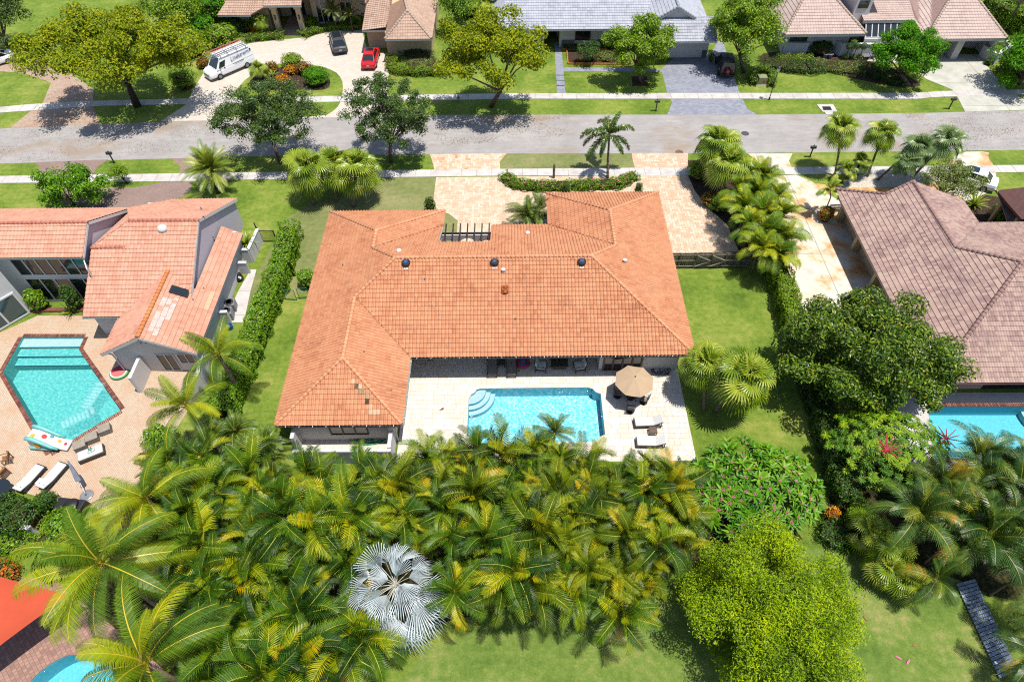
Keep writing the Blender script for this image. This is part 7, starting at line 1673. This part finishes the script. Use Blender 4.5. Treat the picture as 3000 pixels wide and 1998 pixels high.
def spiky(label, u, v, n, L, w, mat, seed, name='spiky_plant', tilt=(20, 80), z=0.0, leafname='leaf', h0=.1, cat='plant'):
    g = random.Random(seed); t = empty(name, G(u, v, z), 0, label, cat); ms = []
    for j in range(3):
        mb = MB(); K = 5; p = Vector((0, 0, 0)); P = []; ti = tilt[0]+(tilt[1]-tilt[0])*(j+.5)/3
        for i in range(K+1):
            a = R(ti-55*(i/K)**1.5); P.append(p.copy()); p = p+Vector((math.cos(a), 0, math.sin(a)))*(L/K)
        vs = []; fsx = []
        for i, q in enumerate(P): ww = w*(1-(i/K)**1.8)*.5+.004; vs += [q+Vector((0, -ww, .02)), q, q+Vector((0, ww, .02))]
        for i in range(K): b = i*3; fsx += [(b, b+3, b+4, b+1), (b+1, b+4, b+5, b+2)]
        mb.add(vs, fsx); me = bpy.data.meshes.new(leafname); me.from_pydata([tuple(q) for q in mb.v], [], mb.f); me.materials.append(mat); ms.append(me)
    for i in range(n):
        o = link(leafname, g.choice(ms), t, (0, 0, h0), (g.uniform(-.15, .15), g.uniform(-.15, .15), i*2.39996+g.uniform(-.2, .2))); s = g.uniform(.75, 1.1); o.scale = (s, s, s)
    return t
spiky('large spiky yellow-green plant beside the white car\'s circular drive', 2850, 605, 46, 1.6, .13, f_fan, 1)
spiky('spiky yellow-green plant inside the white planter wall by the black gate', 722, 720, 60, 1.5, .18, f_fan, 2, z=.8)
spiky('strap-leaved flowering clump at the edge of the lower lawn', 2478, 1610, 46, 1.2, .09, f_hedge_dk, 3)
spiky('dark strap-leaved plant in the strip below the tall glazing', 210, 918, 22, 1.1, .1, f_areca_dk, 4)
spiky('low yellow spiky plant in the drive island under the oak', 800, 225, 26, 1.0, .1, f_fan, 6)
# ------------------------------------------------------------------ broad-leaved trees
tree('shade_tree', 'largest yellow-green tree spreading over the far left drives', 'tree', (403, 312), (310, 130), 5.4, 290, 6.6, 3.4, .34, f_yg, m_bark_d, 40000, 1.5, 11, lift=-.3, r0=.36, nclump=105, nlimb=12, shell=.4)
tree('shade_tree', 'yellow-green tree beside the cream garage over the far pavement', 'tree', (1438, 312), (1435, 145), 4.9, 195, 5.2, 3.6, .32, f_yg, m_bark, 25000, 1.25, 12, lift=-1.0, r0=.24, nclump=74, shell=.4)
tree('oak_tree', 'dark green oak on the near verge, left of the pair', 'tree', (823, 480), (772, 335), 4.0, 175, 4.8, 3.7, .22, f_oak, m_bark, 27000, .9, 13, lift=.6, r0=.17, nclump=105, nlimb=18, shell=.2)
tree('oak_tree', 'dark green oak on the near verge, right of the pair, by the front drive', 'tree', (1145, 475), (1135, 325), 4.2, 145, 4.4, 3.8, .22, f_oak, m_bark, 22000, .85, 14, lift=.4, r0=.17, nclump=90, nlimb=18, shell=.2)
tree('shade_tree', 'bright green tree in a square bed before the grey-roofed house', 'tree', (1878, 243), (1885, 122), 4.1, 122, 3.8, 2.9, .3, f_green, m_bark, 14500, .95, 15, lift=.3, r0=.17, nclump=60, shell=.4)
tree('shade_tree', 'olive green tree between the black off-road car and the street lamp', 'tree', (2180, 213), (2195, 72), 4.9, 120, 4.4, 3.6, .3, f_green, m_bark, 16000, 1.05, 16, lift=.8, r0=.18, nclump=64, shell=.35)
tree('poinciana_tree', 'round vivid green tree in front of the pink-roofed house', 'tree', (2662, 250), (2665, 150), 3.0, 110, 4.2, 2.6, .26, f_poin, m_bark, 20000, .95, 17, lift=.5, r0=.2, nclump=72, shell=.4)
tree('shade_tree', 'shaded tree cut off by the right edge beside the concrete drive', 'tree', (2985, 245), (3020, 170), 3.6, 88, 4.5, 3.5, .3, f_poin, m_bark, 10000, 1.2, 18, nclump=46)
tree('shade_tree', 'dark grey-green tree at the top left corner', 'tree', (20, 130), (-10, 45), 4.3, 75, 4.5, 3.5, .26, f_oak, m_bark, 9000, 1.1, 19, nclump=46)
tree('shade_tree', 'dense green tree behind the largest tree by the cream house', 'tree', (520, 90), (500, 15), 4.5, 90, 4, 4, .3, f_green, m_bark, 8000, 1.3, 20, nclump=40)
tree('shade_tree', 'dark tree at the top edge between the tan and grey roofs', 'tree', (1345, 60), (1345, -5), 4.0, 60, 4, 3.5, .28, f_hedge, m_bark, 5000, 1.2, 21, nclump=30)
tree('garden_tree', 'small dark green tree in the orange-edged garden bed', 'tree', (1738, 176), (1725, 150), 1.6, 50, 1.5, 1.1, .18, f_hedge_dk, m_bark_d, 3400, .55, 22, r0=.09, nclump=30)
tree('plumeria_tree', 'white-flowered plumeria in front of the salmon roof', 'tree', (215, 600), (203, 540), 2.3, 118, 2.6, 1.8, .38, f_plum, m_bark, 5200, .8, 23, aspect=.34, r0=.14, nclump=58, shell=.3, flowers=(m_whitefl, 58, .15, 'blossom'))
tree('clipped_tree', 'small clipped yellow-green tree by the brown drive', 'tree', (372, 538), (344, 505), 1.4, 34, 1.0, .7, .15, f_hedge_br, m_bark_d, 2600, .42, 24, r0=.07, nclump=24)
tree('olive_tree', 'thin grey-green tree half hiding the white car', 'tree', (2800, 600), (2795, 530), 2.9, 98, 2.5, 1.9, .17, f_olive, m_bark, 8000, .7, 25, r0=.11, nclump=64, shell=.2, nlimb=14)
tree('magnolia_tree', 'large dark glossy magnolia over the right hedge and brown roof', 'tree', (2545, 1170), (2535, 1035), 4.6, 300, 5.1, 4.2, .27, f_mag, m_bark, 46000, 1.0, 26, r0=.3, nclump=140, nlimb=16, shell=.5, flowers=(m_magcone, 150, .14, 'seed_cone'))
tree('feathery_tree', 'large feathery yellow-green tree on the lower right lawn', 'tree', (2265, 1960), (2262, 1800), 4.0, 272, 4.9, 4.0, .17, f_bam, m_bark, 110000, 1.05, 27, aspect=.34, r0=.22, nclump=125, nlimb=12, shell=.5, up=.7)
tree('garden_tree', 'grey-leaved small tree beside the stained drive', 'tree', (2420, 640), (2420, 610), .9, 8, .3, .3, .12, f_croton, m_bark_d, 120, .2, 28, r0=.03, nclump=5, nlimb=3) if False else None
# rosette trees: pink plumeria and umbrella tree
def rosette_mesh(name, n, L, w, mat, seed, tilt=(5, 50), droop=35):
    g = random.Random(seed); mb = MB()
    for i in range(n):
        f = i/n; ti = tilt[1]+(tilt[0]-tilt[1])*f; az = i*2.39996; K = 4; p = Vector((0, 0, 0)); vs = []; l = L*g.uniform(.8, 1.1)
        M_ = Matrix.Rotation(az, 3, 'Z')
        for j in range(K+1):
            s = j/K; a = R(ti-droop*s**1.4); ww = w*.5*math.sin(math.pi*(.12+.88*s)**.85)+.002
            if j == K: ww = .003
            vs += [M_ @ (p+Vector((0, -ww, .25*ww))), M_ @ p, M_ @ (p+Vector((0, ww, .25*ww)))]; p = p+Vector((math.cos(a), 0, math.sin(a)))*(l/K)
        mb.add(vs, [q for j in range(K) for q in ((j*3, j*3+3, j*3+4, j*3+1), (j*3+1, j*3+4, j*3+5, j*3+2))])
    me = bpy.data.meshes.new(name); me.from_pydata([tuple(q) for q in mb.v], [], mb.f); me.materials.append(mat); return me
def rosette_tree(name, label, base, crown, zc, rxp, ry, rz, meshes, part, n, seed, bark, r0=.16, scale=1.0, extra=None):
    g = np.random.default_rng(seed); b = G(*base); c = G(crown[0], crown[1], zc)-b; rx = rxp*mpp(crown[0], crown[1], zc); t = empty(name, b, 0, label, 'tree'); tips = []; pts = []
    i = 0
    while len(pts) < n and i < n*60:
        i += 1; a = g.uniform(0, 2*math.pi); k = math.sqrt(g.random()); z = math.sqrt(max(0, 1-k*k)); jj = g.uniform(.86, 1.08)
        p = Vector((c.x+rx*k*math.cos(a)*jj, c.y+ry*k*math.sin(a)*jj, c.z+rz*(z-.45)*jj+g.uniform(-.35, .15)))
        if all((p-q).length > .42*min(scale, .62 if n > 180 else 9) for q in pts): pts.append(p)
    for p in pts:
        d = (p-Vector((c.x, c.y, c.z-rz*1.2))).normalized(); tl = Vector((d.x*.8, d.y*.8, 1.2)).to_track_quat('Z', 'Y').to_euler()
        o = link(part, meshes[int(g.integers(len(meshes)))], t, p, tl); s = scale*g.uniform(.8, 1.15); o.scale = (s, s, s)
        if extra and g.random() < extra[1]:
            q = link(extra[2], extra[0], t, p+Vector((0, 0, .12)), tl)
    mb = MB(); limbs(mb, (0, 0, -.05), [tuple(pts[k]-Vector((0, 0, .1))) for k in range(0, len(pts), max(1, len(pts)//22))], r0, seed, .25); mb.build('trunk', bark, t, smooth=True)
    return t
fm_ = MB(); g_ = random.Random(4)
for i in range(9):
    a = i*2.4; r = .04+.010*i; fm_.lathe([(0, 0), (.03, .01), (.02, .02), (0, .014)], (r*math.cos(a), r*math.sin(a), .04+g_.uniform(0, .05)), 5)
flower_me = bpy.data.meshes.new('blossom_cluster'); flower_me.from_pydata([tuple(v) for v in fm_.v], [], fm_.f); flower_me.materials.append(m_pinklt)
PR = [rosette_mesh('leaf_rosette', 13, .62, .15, f_plum, s) for s in (1, 2, 3)]
rosette_tree('plumeria_tree', 'wide pink-flowered plumeria at the right end of the palm grove', (2215, 1500), (2205, 1420), 2.6, 200, 3.4, 1.7, PR, 'leaf_rosette', 165, 31, m_bark, .18, 1.0, (flower_me, .62, 'blossom_cluster'))
SR = [rosette_mesh('leaf_whorl', 13, .5, .11, f_schef, s, (5, 28), 75) for s in (1, 2, 3)]
um = rosette_tree('umbrella_tree', 'glossy umbrella tree with red flower spikes beside the right-hand pool', (2600, 1370), (2612, 1300), 3.0, 176, 3.0, 2.2, SR, 'leaf_whorl', 298, 33, m_bark, .14, .78)
def spikes(u, v, z, n, L, label_):
    mb = MB(); g = random.Random(int(u))
    for i in range(n):
        a = 2*math.pi*i/n; el = g.uniform(.15, .6); d = Vector((math.cos(a)*math.cos(el), math.sin(a)*math.cos(el), math.sin(el))); l = L*g.uniform(.75, 1.1); mb.tube([(0, 0, 0), tuple(d*l*.5+Vector((0, 0, .03))), tuple(d*l)], [.032, .028, .012], 5)
        for k in range(8):
            p = d*l*(.2+.1*k); mb.box(p, (.05, .05, .05), a+k)
    b = mb.build('flower_spike', m_redfl, um, loc=G(u, v, z)-wl(um))
spikes(2597, 1318, 5.0, 13, .95, ''); spikes(2772, 1285, 3.6, 10, .9, '')
# more greenery between the cream house and the largest tree
for k, (u, v, rp, h, mt, lb) in enumerate(((560, 160, 55, 3.0, f_green, 'loose green shrub between the largest tree and the work van'), (640, 60, 50, 3.6, f_poin, 'tall leafy shrub against the left wall of the cream house'), (540, 60, 60, 4.2, f_hedge, 'tall shrub mass behind the loose green shrub at the far left'), (690, 100, 34, 2.0, f_hedge_dk, 'dark shrub between the green shrub mass and the portico'), (2960, 60, 60, 3.0, f_hedge_dk, 'dark shrub mass behind the pink-roofed house at the top right'), (2975, 215, 60, 2.2, f_hedge_dk, 'dark shrubs under the tree cut off by the right edge'), (1050, 70, 30, 1.2, f_hedge, 'low shrub against the cream wall by the tan roof'), (1375, 45, 40, 1.8, f_green, 'green shrub beside the tan roof at the top edge'))):
    shrub('bush', lb, u, v, rp, h, mt, .26, 1900, 140+k)
# fallen leaves strewn on the road and drives
def litter(poly, n, mat, seed):
    g = np.random.default_rng(seed); P = []
    us = [p[0] for p in poly]; vs = [p[1] for p in poly]
    while len(P) < n:
        u, v = g.uniform(min(us), max(us)), g.uniform(min(vs), max(vs))
        if inpoly(np.array([u]), np.array([v]), poly)[0] and math.sin(u*.021+seed)*math.sin(v*.09+u*.008)+g.normal()*.5 > .1: P.append(tuple(G(u, v, .055)))
    P = np.array(P); N = np.stack([g.normal(size=n)*.2, g.normal(size=n)*.2, np.ones(n)], 1); v_, f = leaf_quads(P, N, .085, .6, g)
    o = link('leaf_litter', np_mesh('leaf_litter', v_, f, [mat]), None); tag(o, 'brown fallen leaves strewn under the street trees', 'fallen leaves', kind='stuff')
litter([(1230, 338), (1700, 338), (1640, 400), (1300, 430)], 1500, m_leaflitter, 1); litter([(0, 372), (620, 355), (640, 440), (0, 478)], 1300, m_leaflitter, 2); litter([(2640, 332), (3000, 326), (3000, 430), (2800, 445)], 1300, m_leaflitter, 3); litter([(100, 200), (290, 230), (480, 345), (100, 372)], 900, m_leaflitter, 4)
litter([(1000, 520), (1160, 520), (1160, 560), (1000, 560)], 60, m_leaflitter, 5)
# ------------------------------------------------------------------ palms
def palm_px(name, label, crown, zc, fr, n, bark, seed, base=None, **k):
    tp = G(crown[0], crown[1], zc); bs = G(*base) if base else Vector((tp.x, tp.y, 0)); return palm_at(name, label, bs, tp, fr, n, bark, seed=seed, **k)
for k, (cu, zc, ba, lb) in enumerate((((300, 1650), 8.2, None, 'tallest coconut palm at the lower left, above the orange sail'), ((430, 1945), 7.6, None, 'coconut palm at the bottom edge over the corner pool'), ((430, 1462), 6.6, None, 'coconut palm over the tan patio by the folded umbrella'), ((548, 1192), 5.6, None, 'coconut palm in the middle of the white garden wall'), ((640, 1040), 5.2, None, 'coconut palm against the salmon roof and the tall hedge'))):
    palm_px('coconut_palm', lb, cu, zc, CO, 17 if k < 3 else 15, m_bark_p, 60+k, ba, group='coconut palms along the left boundary', r=(.17, .12), scale=(.98 if k < 2 else .8 if k == 2 else .72 if k < 5 else .75))
bp = palm_px('silver_palm', 'silver-white fan palm standing in the middle of the palm grove', (1160, 1712), 5.2, BI, 0, m_bark_p, 70, r=(.2, .2))
for st, az, sc in ((0, 60, .8), (0, 180, .75), (0, 300, .8), (1, 95, .85), (1, 140, 1.0), (1, 20, .7), (1, 215, .8), (2, 118, .9), (2, 165, 1.0), (2, 188, .95), (2, 352, .95), (2, 322, 1.0), (2, 268, .95), (3, 252, 1.05), (3, 283, 1.12), (3, 302, 1.05), (3, 236, .9), (3, 268, 1.22), (3, 318, 1.15), (1, 250, .8), (1, 290, .8), (1, 330, .75), (2, 75, .8), (2, 40, .75), (2, 210, .9), (3, 200, .85), (3, 340, .9)):
    o = link('frond', random.choice(BI[st]), bp, (G(1160, 1712, 5.2)-wl(bp)), (random.uniform(-.25, .25), random.uniform(-.05, .12), R(az+random.uniform(-6, 6)))); o.scale = (sc, sc*random.uniform(.8, 1), sc)
fp = [((905, 500), 3.6, (920, 600), 'left fan palm of the pair on the lawn before the orange roof'), ((1045, 505), 3.6, (1035, 605), 'right fan palm of the pair on the lawn before the orange roof'), ((980, 490), 3.2, (985, 590), 'fan palm behind the pair on the front lawn'),
      ((2065, 1075), 3.4, (2062, 1200), 'smaller fan palm at the deck edge, overhanging the pale pavers'), ((2175, 1110), 4.0, (2095, 1205), 'larger fan palm at the deck edge, leaning over the side lawn'),
      ((2100, 430), 4.2, None, 'fan palm by the front drive, nearest the road'), ((2135, 490), 3.6, None, 'fan palm by the front drive, between the road palm and the feather palms')]
for k, (cu, zc, ba, lb) in enumerate(fp): palm_px('fan_palm', lb, cu, zc, FN, 30 if k < 3 else 38, m_bark_p, 80+k, ba, r=(.15, .13), scale=(1.55, 1.6, 1.4, 1.25, 1.5, 1.45, 1.45)[k])
for k, (cu, zc, ba, lb, fr, sc) in enumerate((((2460, 385), 4.6, (2446, 515), 'leftmost of the street fan palms, tallest crown by the dark mailbox', FN, .95), ((2585, 400), 4.2, (2540, 518), 'second street fan palm from the left, trunk leaning right', FN, .9), ((2690, 440), 3.6, (2570, 527), 'middle street fan palm leaning low over the gravel', FG, .85), ((2770, 425), 4.2, (2672, 520), 'rightmost street fan palm, strongly leaning with grey-green fans', FG, .95), ((2655, 480), 2.8, (2655, 512), 'short street fan palm behind the leaning ones', FG, .75))):
    palm_px('fan_palm', lb, cu, zc, fr, 26, m_bark_p, 90+k, ba, r=(.11, .1), scale=sc*1.3, group='fan palms by the gravel bed')
palm_px('fan_palm', 'small yellow fan palm on the gravel, left one', (2480, 505), 1.3, FN, 14, m_bark_d, 97, r=(.12, .1), scale=.8); palm_px('fan_palm', 'small yellow fan palm on the gravel, right one', (2520, 480), 1.6, FN, 14, m_bark_d, 98, r=(.12, .1), scale=.8)
palm_px('date_palm', 'bushy date palm beside the brown drive', (620, 500), 2.2, PH, 60, m_bark_d, 101, (640, 565), r=(.2, .2), scale=1.4)
palm_px('foxtail_palm', 'foxtail palm with drooping plumes by the flowering hedge', (1785, 400), 3.9, FX, 13, m_bark_p, 102, (1780, 523), r=(.14, .09), shaft=f_foxtail, scale=1.05)
for k, (u, v, z) in enumerate(((1540, 630, 1.8), (1580, 620, 1.6), (1555, 650, 1.3))): palm_px('pygmy_palm', ('farther left', 'farther right', 'nearest')[k]+' pygmy palm of the clump beside the orange roof\'s entry', (u, v), z, PG, 24, m_bark_d, 105+k, r=(.08, .07), scale=1.45, group='pygmy palm clump')
palm_px('feather_palm', 'thin feather palm by the orange-flowered bush', (2432, 555), 2.8, YP, 11, m_bark_p, 110, (2424, 605), r=(.06, .05), scale=.9)
palm_px('feather_palm', 'small feather palm in the cream house\'s front bed, left one', (975, 35), 2.4, PG, 26, m_bark, 111, r=(.09, .08), scale=1.2); palm_px('feather_palm', 'small feather palm in the cream house\'s front bed, right one', (1025, 48), 2.0, PG, 24, m_bark, 112, r=(.09, .08), scale=1.1)
palm_px('fan_palm', 'small bright fan palm at the left of the portico bushes', (765, 66), 1.6, FN, 16, m_bark_d, 113, scale=.8)
palm_px('fan_palm', 'small yellow-green palm on the drive island beside the van', (758, 208), 1.3, FN, 16, m_bark_d, 114, scale=.8)
palm_px('fan_palm', 'palm behind the yellow-green tree at the edge of the grey roof', (1425, 15), 3.0, YP, 14, m_bark, 115, scale=1.4)
row = ((2190, 520, 3.0, 'areca palm nearest the road in the row by the stained drive'), (2235, 530, 2.8, 'areca palm at the drive edge, second from the road'), (2165, 570, 2.6, 'areca palm over the front drive just behind the fan palms'), (2215, 575, 3.1, 'areca palm in the row between the drives, third from the road'), (2265, 590, 2.8, 'areca palm leaning over the stained drive near the bush with orange flowers'), (2180, 620, 2.7, 'areca palm with yellow lower fronds over the front drive'), (2230, 630, 3.1, 'areca palm in the middle of the row between the drives'), (2280, 645, 2.8, 'areca palm in the middle of the row, fronds over the stained drive'), (2195, 670, 2.8, 'areca palm over the front drive, close to the wooden fence'), (2245, 690, 3.0, 'areca palm with golden stems near the wooden fence'), (2290, 705, 2.7, 'areca palm at the stained drive, beside the end of the wooden fence'), (2225, 735, 2.7, 'areca palm right at the end of the wooden fence'), (2270, 755, 2.6, 'areca palm nearest the bright hedge, last of the row'))
for k, (u, v, z, lb) in enumerate(row):
    palm_px('areca_palm', lb, (u, v), z, AY, 22, m_bark_p, 120+k, group='areca palms between the two drives', r=(.07, .06), scale=random.uniform(.95, 1.15))
# the grove behind the pool
grove = [(480, 1340), (600, 1340), (700, 1360), (860, 1385), (1000, 1390), (1215, 1375), (1260, 1330), (1450, 1328), (1700, 1335), (1760, 1395), (1900, 1400), (2000, 1420), (2060, 1560), (1960, 1640), (1930, 1770), (1860, 1830), (1700, 1790), (1600, 1800), (1480, 1750), (1330, 1800), (1290, 1850), (1050, 1880), (960, 1960), (900, 2060), (560, 2060), (600, 1850), (520, 1700), (480, 1560), (440, 1420)]
ORD = ['first', 'second', 'third', 'fourth', 'fifth', 'sixth', 'seventh', 'eighth', 'ninth', 'tenth', 'eleventh', 'twelfth', 'thirteenth', 'fourteenth', 'fifteenth', 'sixteenth', 'seventeenth', 'eighteenth', 'nineteenth', 'twentieth', 'twenty-first', 'twenty-second', 'twenty-third', 'twenty-fourth', 'twenty-fifth', 'twenty-sixth']
g = random.Random(21); k = 0
for ri, v0 in enumerate((1352, 1400, 1450, 1517, 1587, 1660, 1736, 1815, 1898, 1984, 2070)):
    row = []; u = 430+(ri % 2)*38+g.uniform(-10, 10)
    while u < 2090:
        uu, vv = u+g.uniform(-20, 20), v0+g.uniform(-22, 22); u += g.uniform(70, 92)
        if not inpoly(np.array([uu]), np.array([vv]), grove)[0] or (uu-1160)**2+(vv-1735)**2*.9 < 150**2: continue
        row.append((uu, vv))
    for j, (uu, vv) in enumerate(sorted(row)):
        z = (g.uniform(2.7, 4.6) if g.random() < .8 else g.uniform(4.6, 5.6))*(.6 if vv < 1425 else 1.0); p = G(uu, vv, z); k += 1
        lb = 'areca palm of the grove, %s row from the pool, %s palm from the left' % (ORD[ri], ORD[j])
        t_ = palm_at('areca_palm', lb, (p.x+g.uniform(-.5, .5), p.y+g.uniform(-.3, .3), 0), p, AW if g.random() < (uu-600)/1900 else AR, g.randint(12, 18), m_bark_p, (.07, .06), 'areca palms of the grove', 200+k, g.uniform(.85, 1.35), roll=.6)
        for q_ in range(g.choice((0, 0, 1, 1, 2))): o = link('dead_frond', DEAD[q_ % 2], t_, p-Vector(t_.location)-Vector((0, 0, .15)), (g.uniform(-.3, .3), g.uniform(.2, .6), g.uniform(3.4, 6.0)))
for k, (u, v, z, lb) in enumerate(((1400, 1325, 3.6, 'tall pale-stemmed palm with orange fruit at the near edge of the pool'), (1625, 1270, 3.2, 'dark feather palm standing in front of the pool water'), (1560, 1330, 3.0, 'palm at the pool edge right of the orange-fruited palm'), (1935, 1415, 3.0, 'thin yellowing palm on the grass at the deck corner'))):
    palm_px('feather_palm', lb, (u, v), z, AR if k != 1 else PG, 13 if k != 1 else 22, m_bark_p, 160+k, r=(.08, .06), scale=.9 if k != 1 else 1.15)
for k, (u, v, s) in enumerate(((690, 1268, 1.0), (780, 1300, .9), (620, 1280, .9), (730, 1320, .85), (560, 1330, .9))):
    palm_px('bamboo_palm', ('dark bushy palm below the lower end of the tall hedge', 'dark bushy palm against the left wall of the small patio', 'dark bushy palm beside the coconut palm trunks', 'dark bushy palm between the hedge and the grove', 'dark bushy palm at the upper left of the grove')[k], (u, v), 1.5, PG, 34, m_bark_d, 170+k, r=(.06, .05), scale=1.25*s, group='dark bushy palms at the end of the hedge')
# shaded palms at the right
gr = [(2620, 1480), (2700, 1420), (2800, 1420), (2860, 1330), (2950, 1290), (3050, 1300), (3060, 1720), (2970, 1700), (2900, 1640), (2800, 1620), (2720, 1600), (2630, 1580)]
k = 0
for ri, v0 in enumerate((1345, 1430, 1515, 1600, 1690)):
    row = []; u = 2610+(ri % 2)*45
    while u < 3090:
        uu, vv = u+g.uniform(-22, 22), v0+g.uniform(-22, 22); u += g.uniform(70, 90)
        if inpoly(np.array([uu]), np.array([vv]), gr)[0]: row.append((uu, vv))
    for j, (uu, vv) in enumerate(sorted(row)):
        p = G(uu, vv, g.uniform(3.0, 4.6)); k += 1
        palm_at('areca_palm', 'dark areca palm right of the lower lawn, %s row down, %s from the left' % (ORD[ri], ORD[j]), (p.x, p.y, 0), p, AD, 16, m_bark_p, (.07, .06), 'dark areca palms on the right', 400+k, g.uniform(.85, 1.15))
for k, (u, v, z, lb) in enumerate(((2545, 1555, 1.8, 'bright fan palm at the end of the shaded hedge, by the strap-leaved clump'), (2600, 1600, 1.9, 'bright fan palm leaning over the lower right lawn'), (2655, 1700, 1.2, 'lowest bright fan palm over the lower right lawn'), (2590, 1660, 1.4, 'yellowing fan palm beside the lowest fan palm'), (2740, 1700, 2.6, 'small feather palm alone above the lawn by the plank walk'))):
    palm_px('fan_palm' if k < 4 else 'feather_palm', lb, (u, v), z, FN if k < 4 else AD, 18 if k < 4 else 8, m_bark_p, 180+k, r=(.1, .09), scale=.95 if k < 4 else .8)
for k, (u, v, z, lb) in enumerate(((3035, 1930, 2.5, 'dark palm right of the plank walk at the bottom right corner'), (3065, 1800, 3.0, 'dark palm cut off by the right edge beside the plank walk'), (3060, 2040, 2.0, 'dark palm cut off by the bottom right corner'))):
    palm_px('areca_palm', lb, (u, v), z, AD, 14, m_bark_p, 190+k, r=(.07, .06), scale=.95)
palm_px('feather_palm', 'tall leaning grey palm trunk at the top right corner', (3010, -30), 6.5, AD, 14, m_bark_p, 195, (2945, 82), r=(.16, .12), scale=1.2)
# fallen leaves and petals on the lower lawn
for k, (u, v, c, lb) in enumerate(((2524, 1696, m_leaflitter, 'curled brown leaf on the lawn nearest the fan palms'), (2530, 1717, m_leaflitter, 'tan fallen leaf on the lawn below the curled leaf'), (2632, 1927, m_pinklt, 'pink petal on the lower lawn, left of a pair'), (2660, 1938, m_pinklt, 'pink petal on the lower lawn, right of a pair'), (2535, 1812, m_leaflitter, 'brown fallen leaf in the middle of the lower lawn'), (2680, 1890, m_leaflitter, 'brown fallen leaf toward the plank walk'))):
    b = MB(); b.loft([[(x, -w, z), (x, w, z), (x, w, z+.02), (x, -w, z+.02)] for x, w, z in ((-.2, .01, .01), (-.05, .06, .05), (.1, .05, .04), (.2, .01, .02))]); o = b.build('fallen_leaf' if k not in (2, 3) else 'fallen_petal', c, None, loc=G(u, v, .005), rot=(0, 0, k*1.3)); tag(o, lb, 'leaf' if k not in (2, 3) else 'petal')
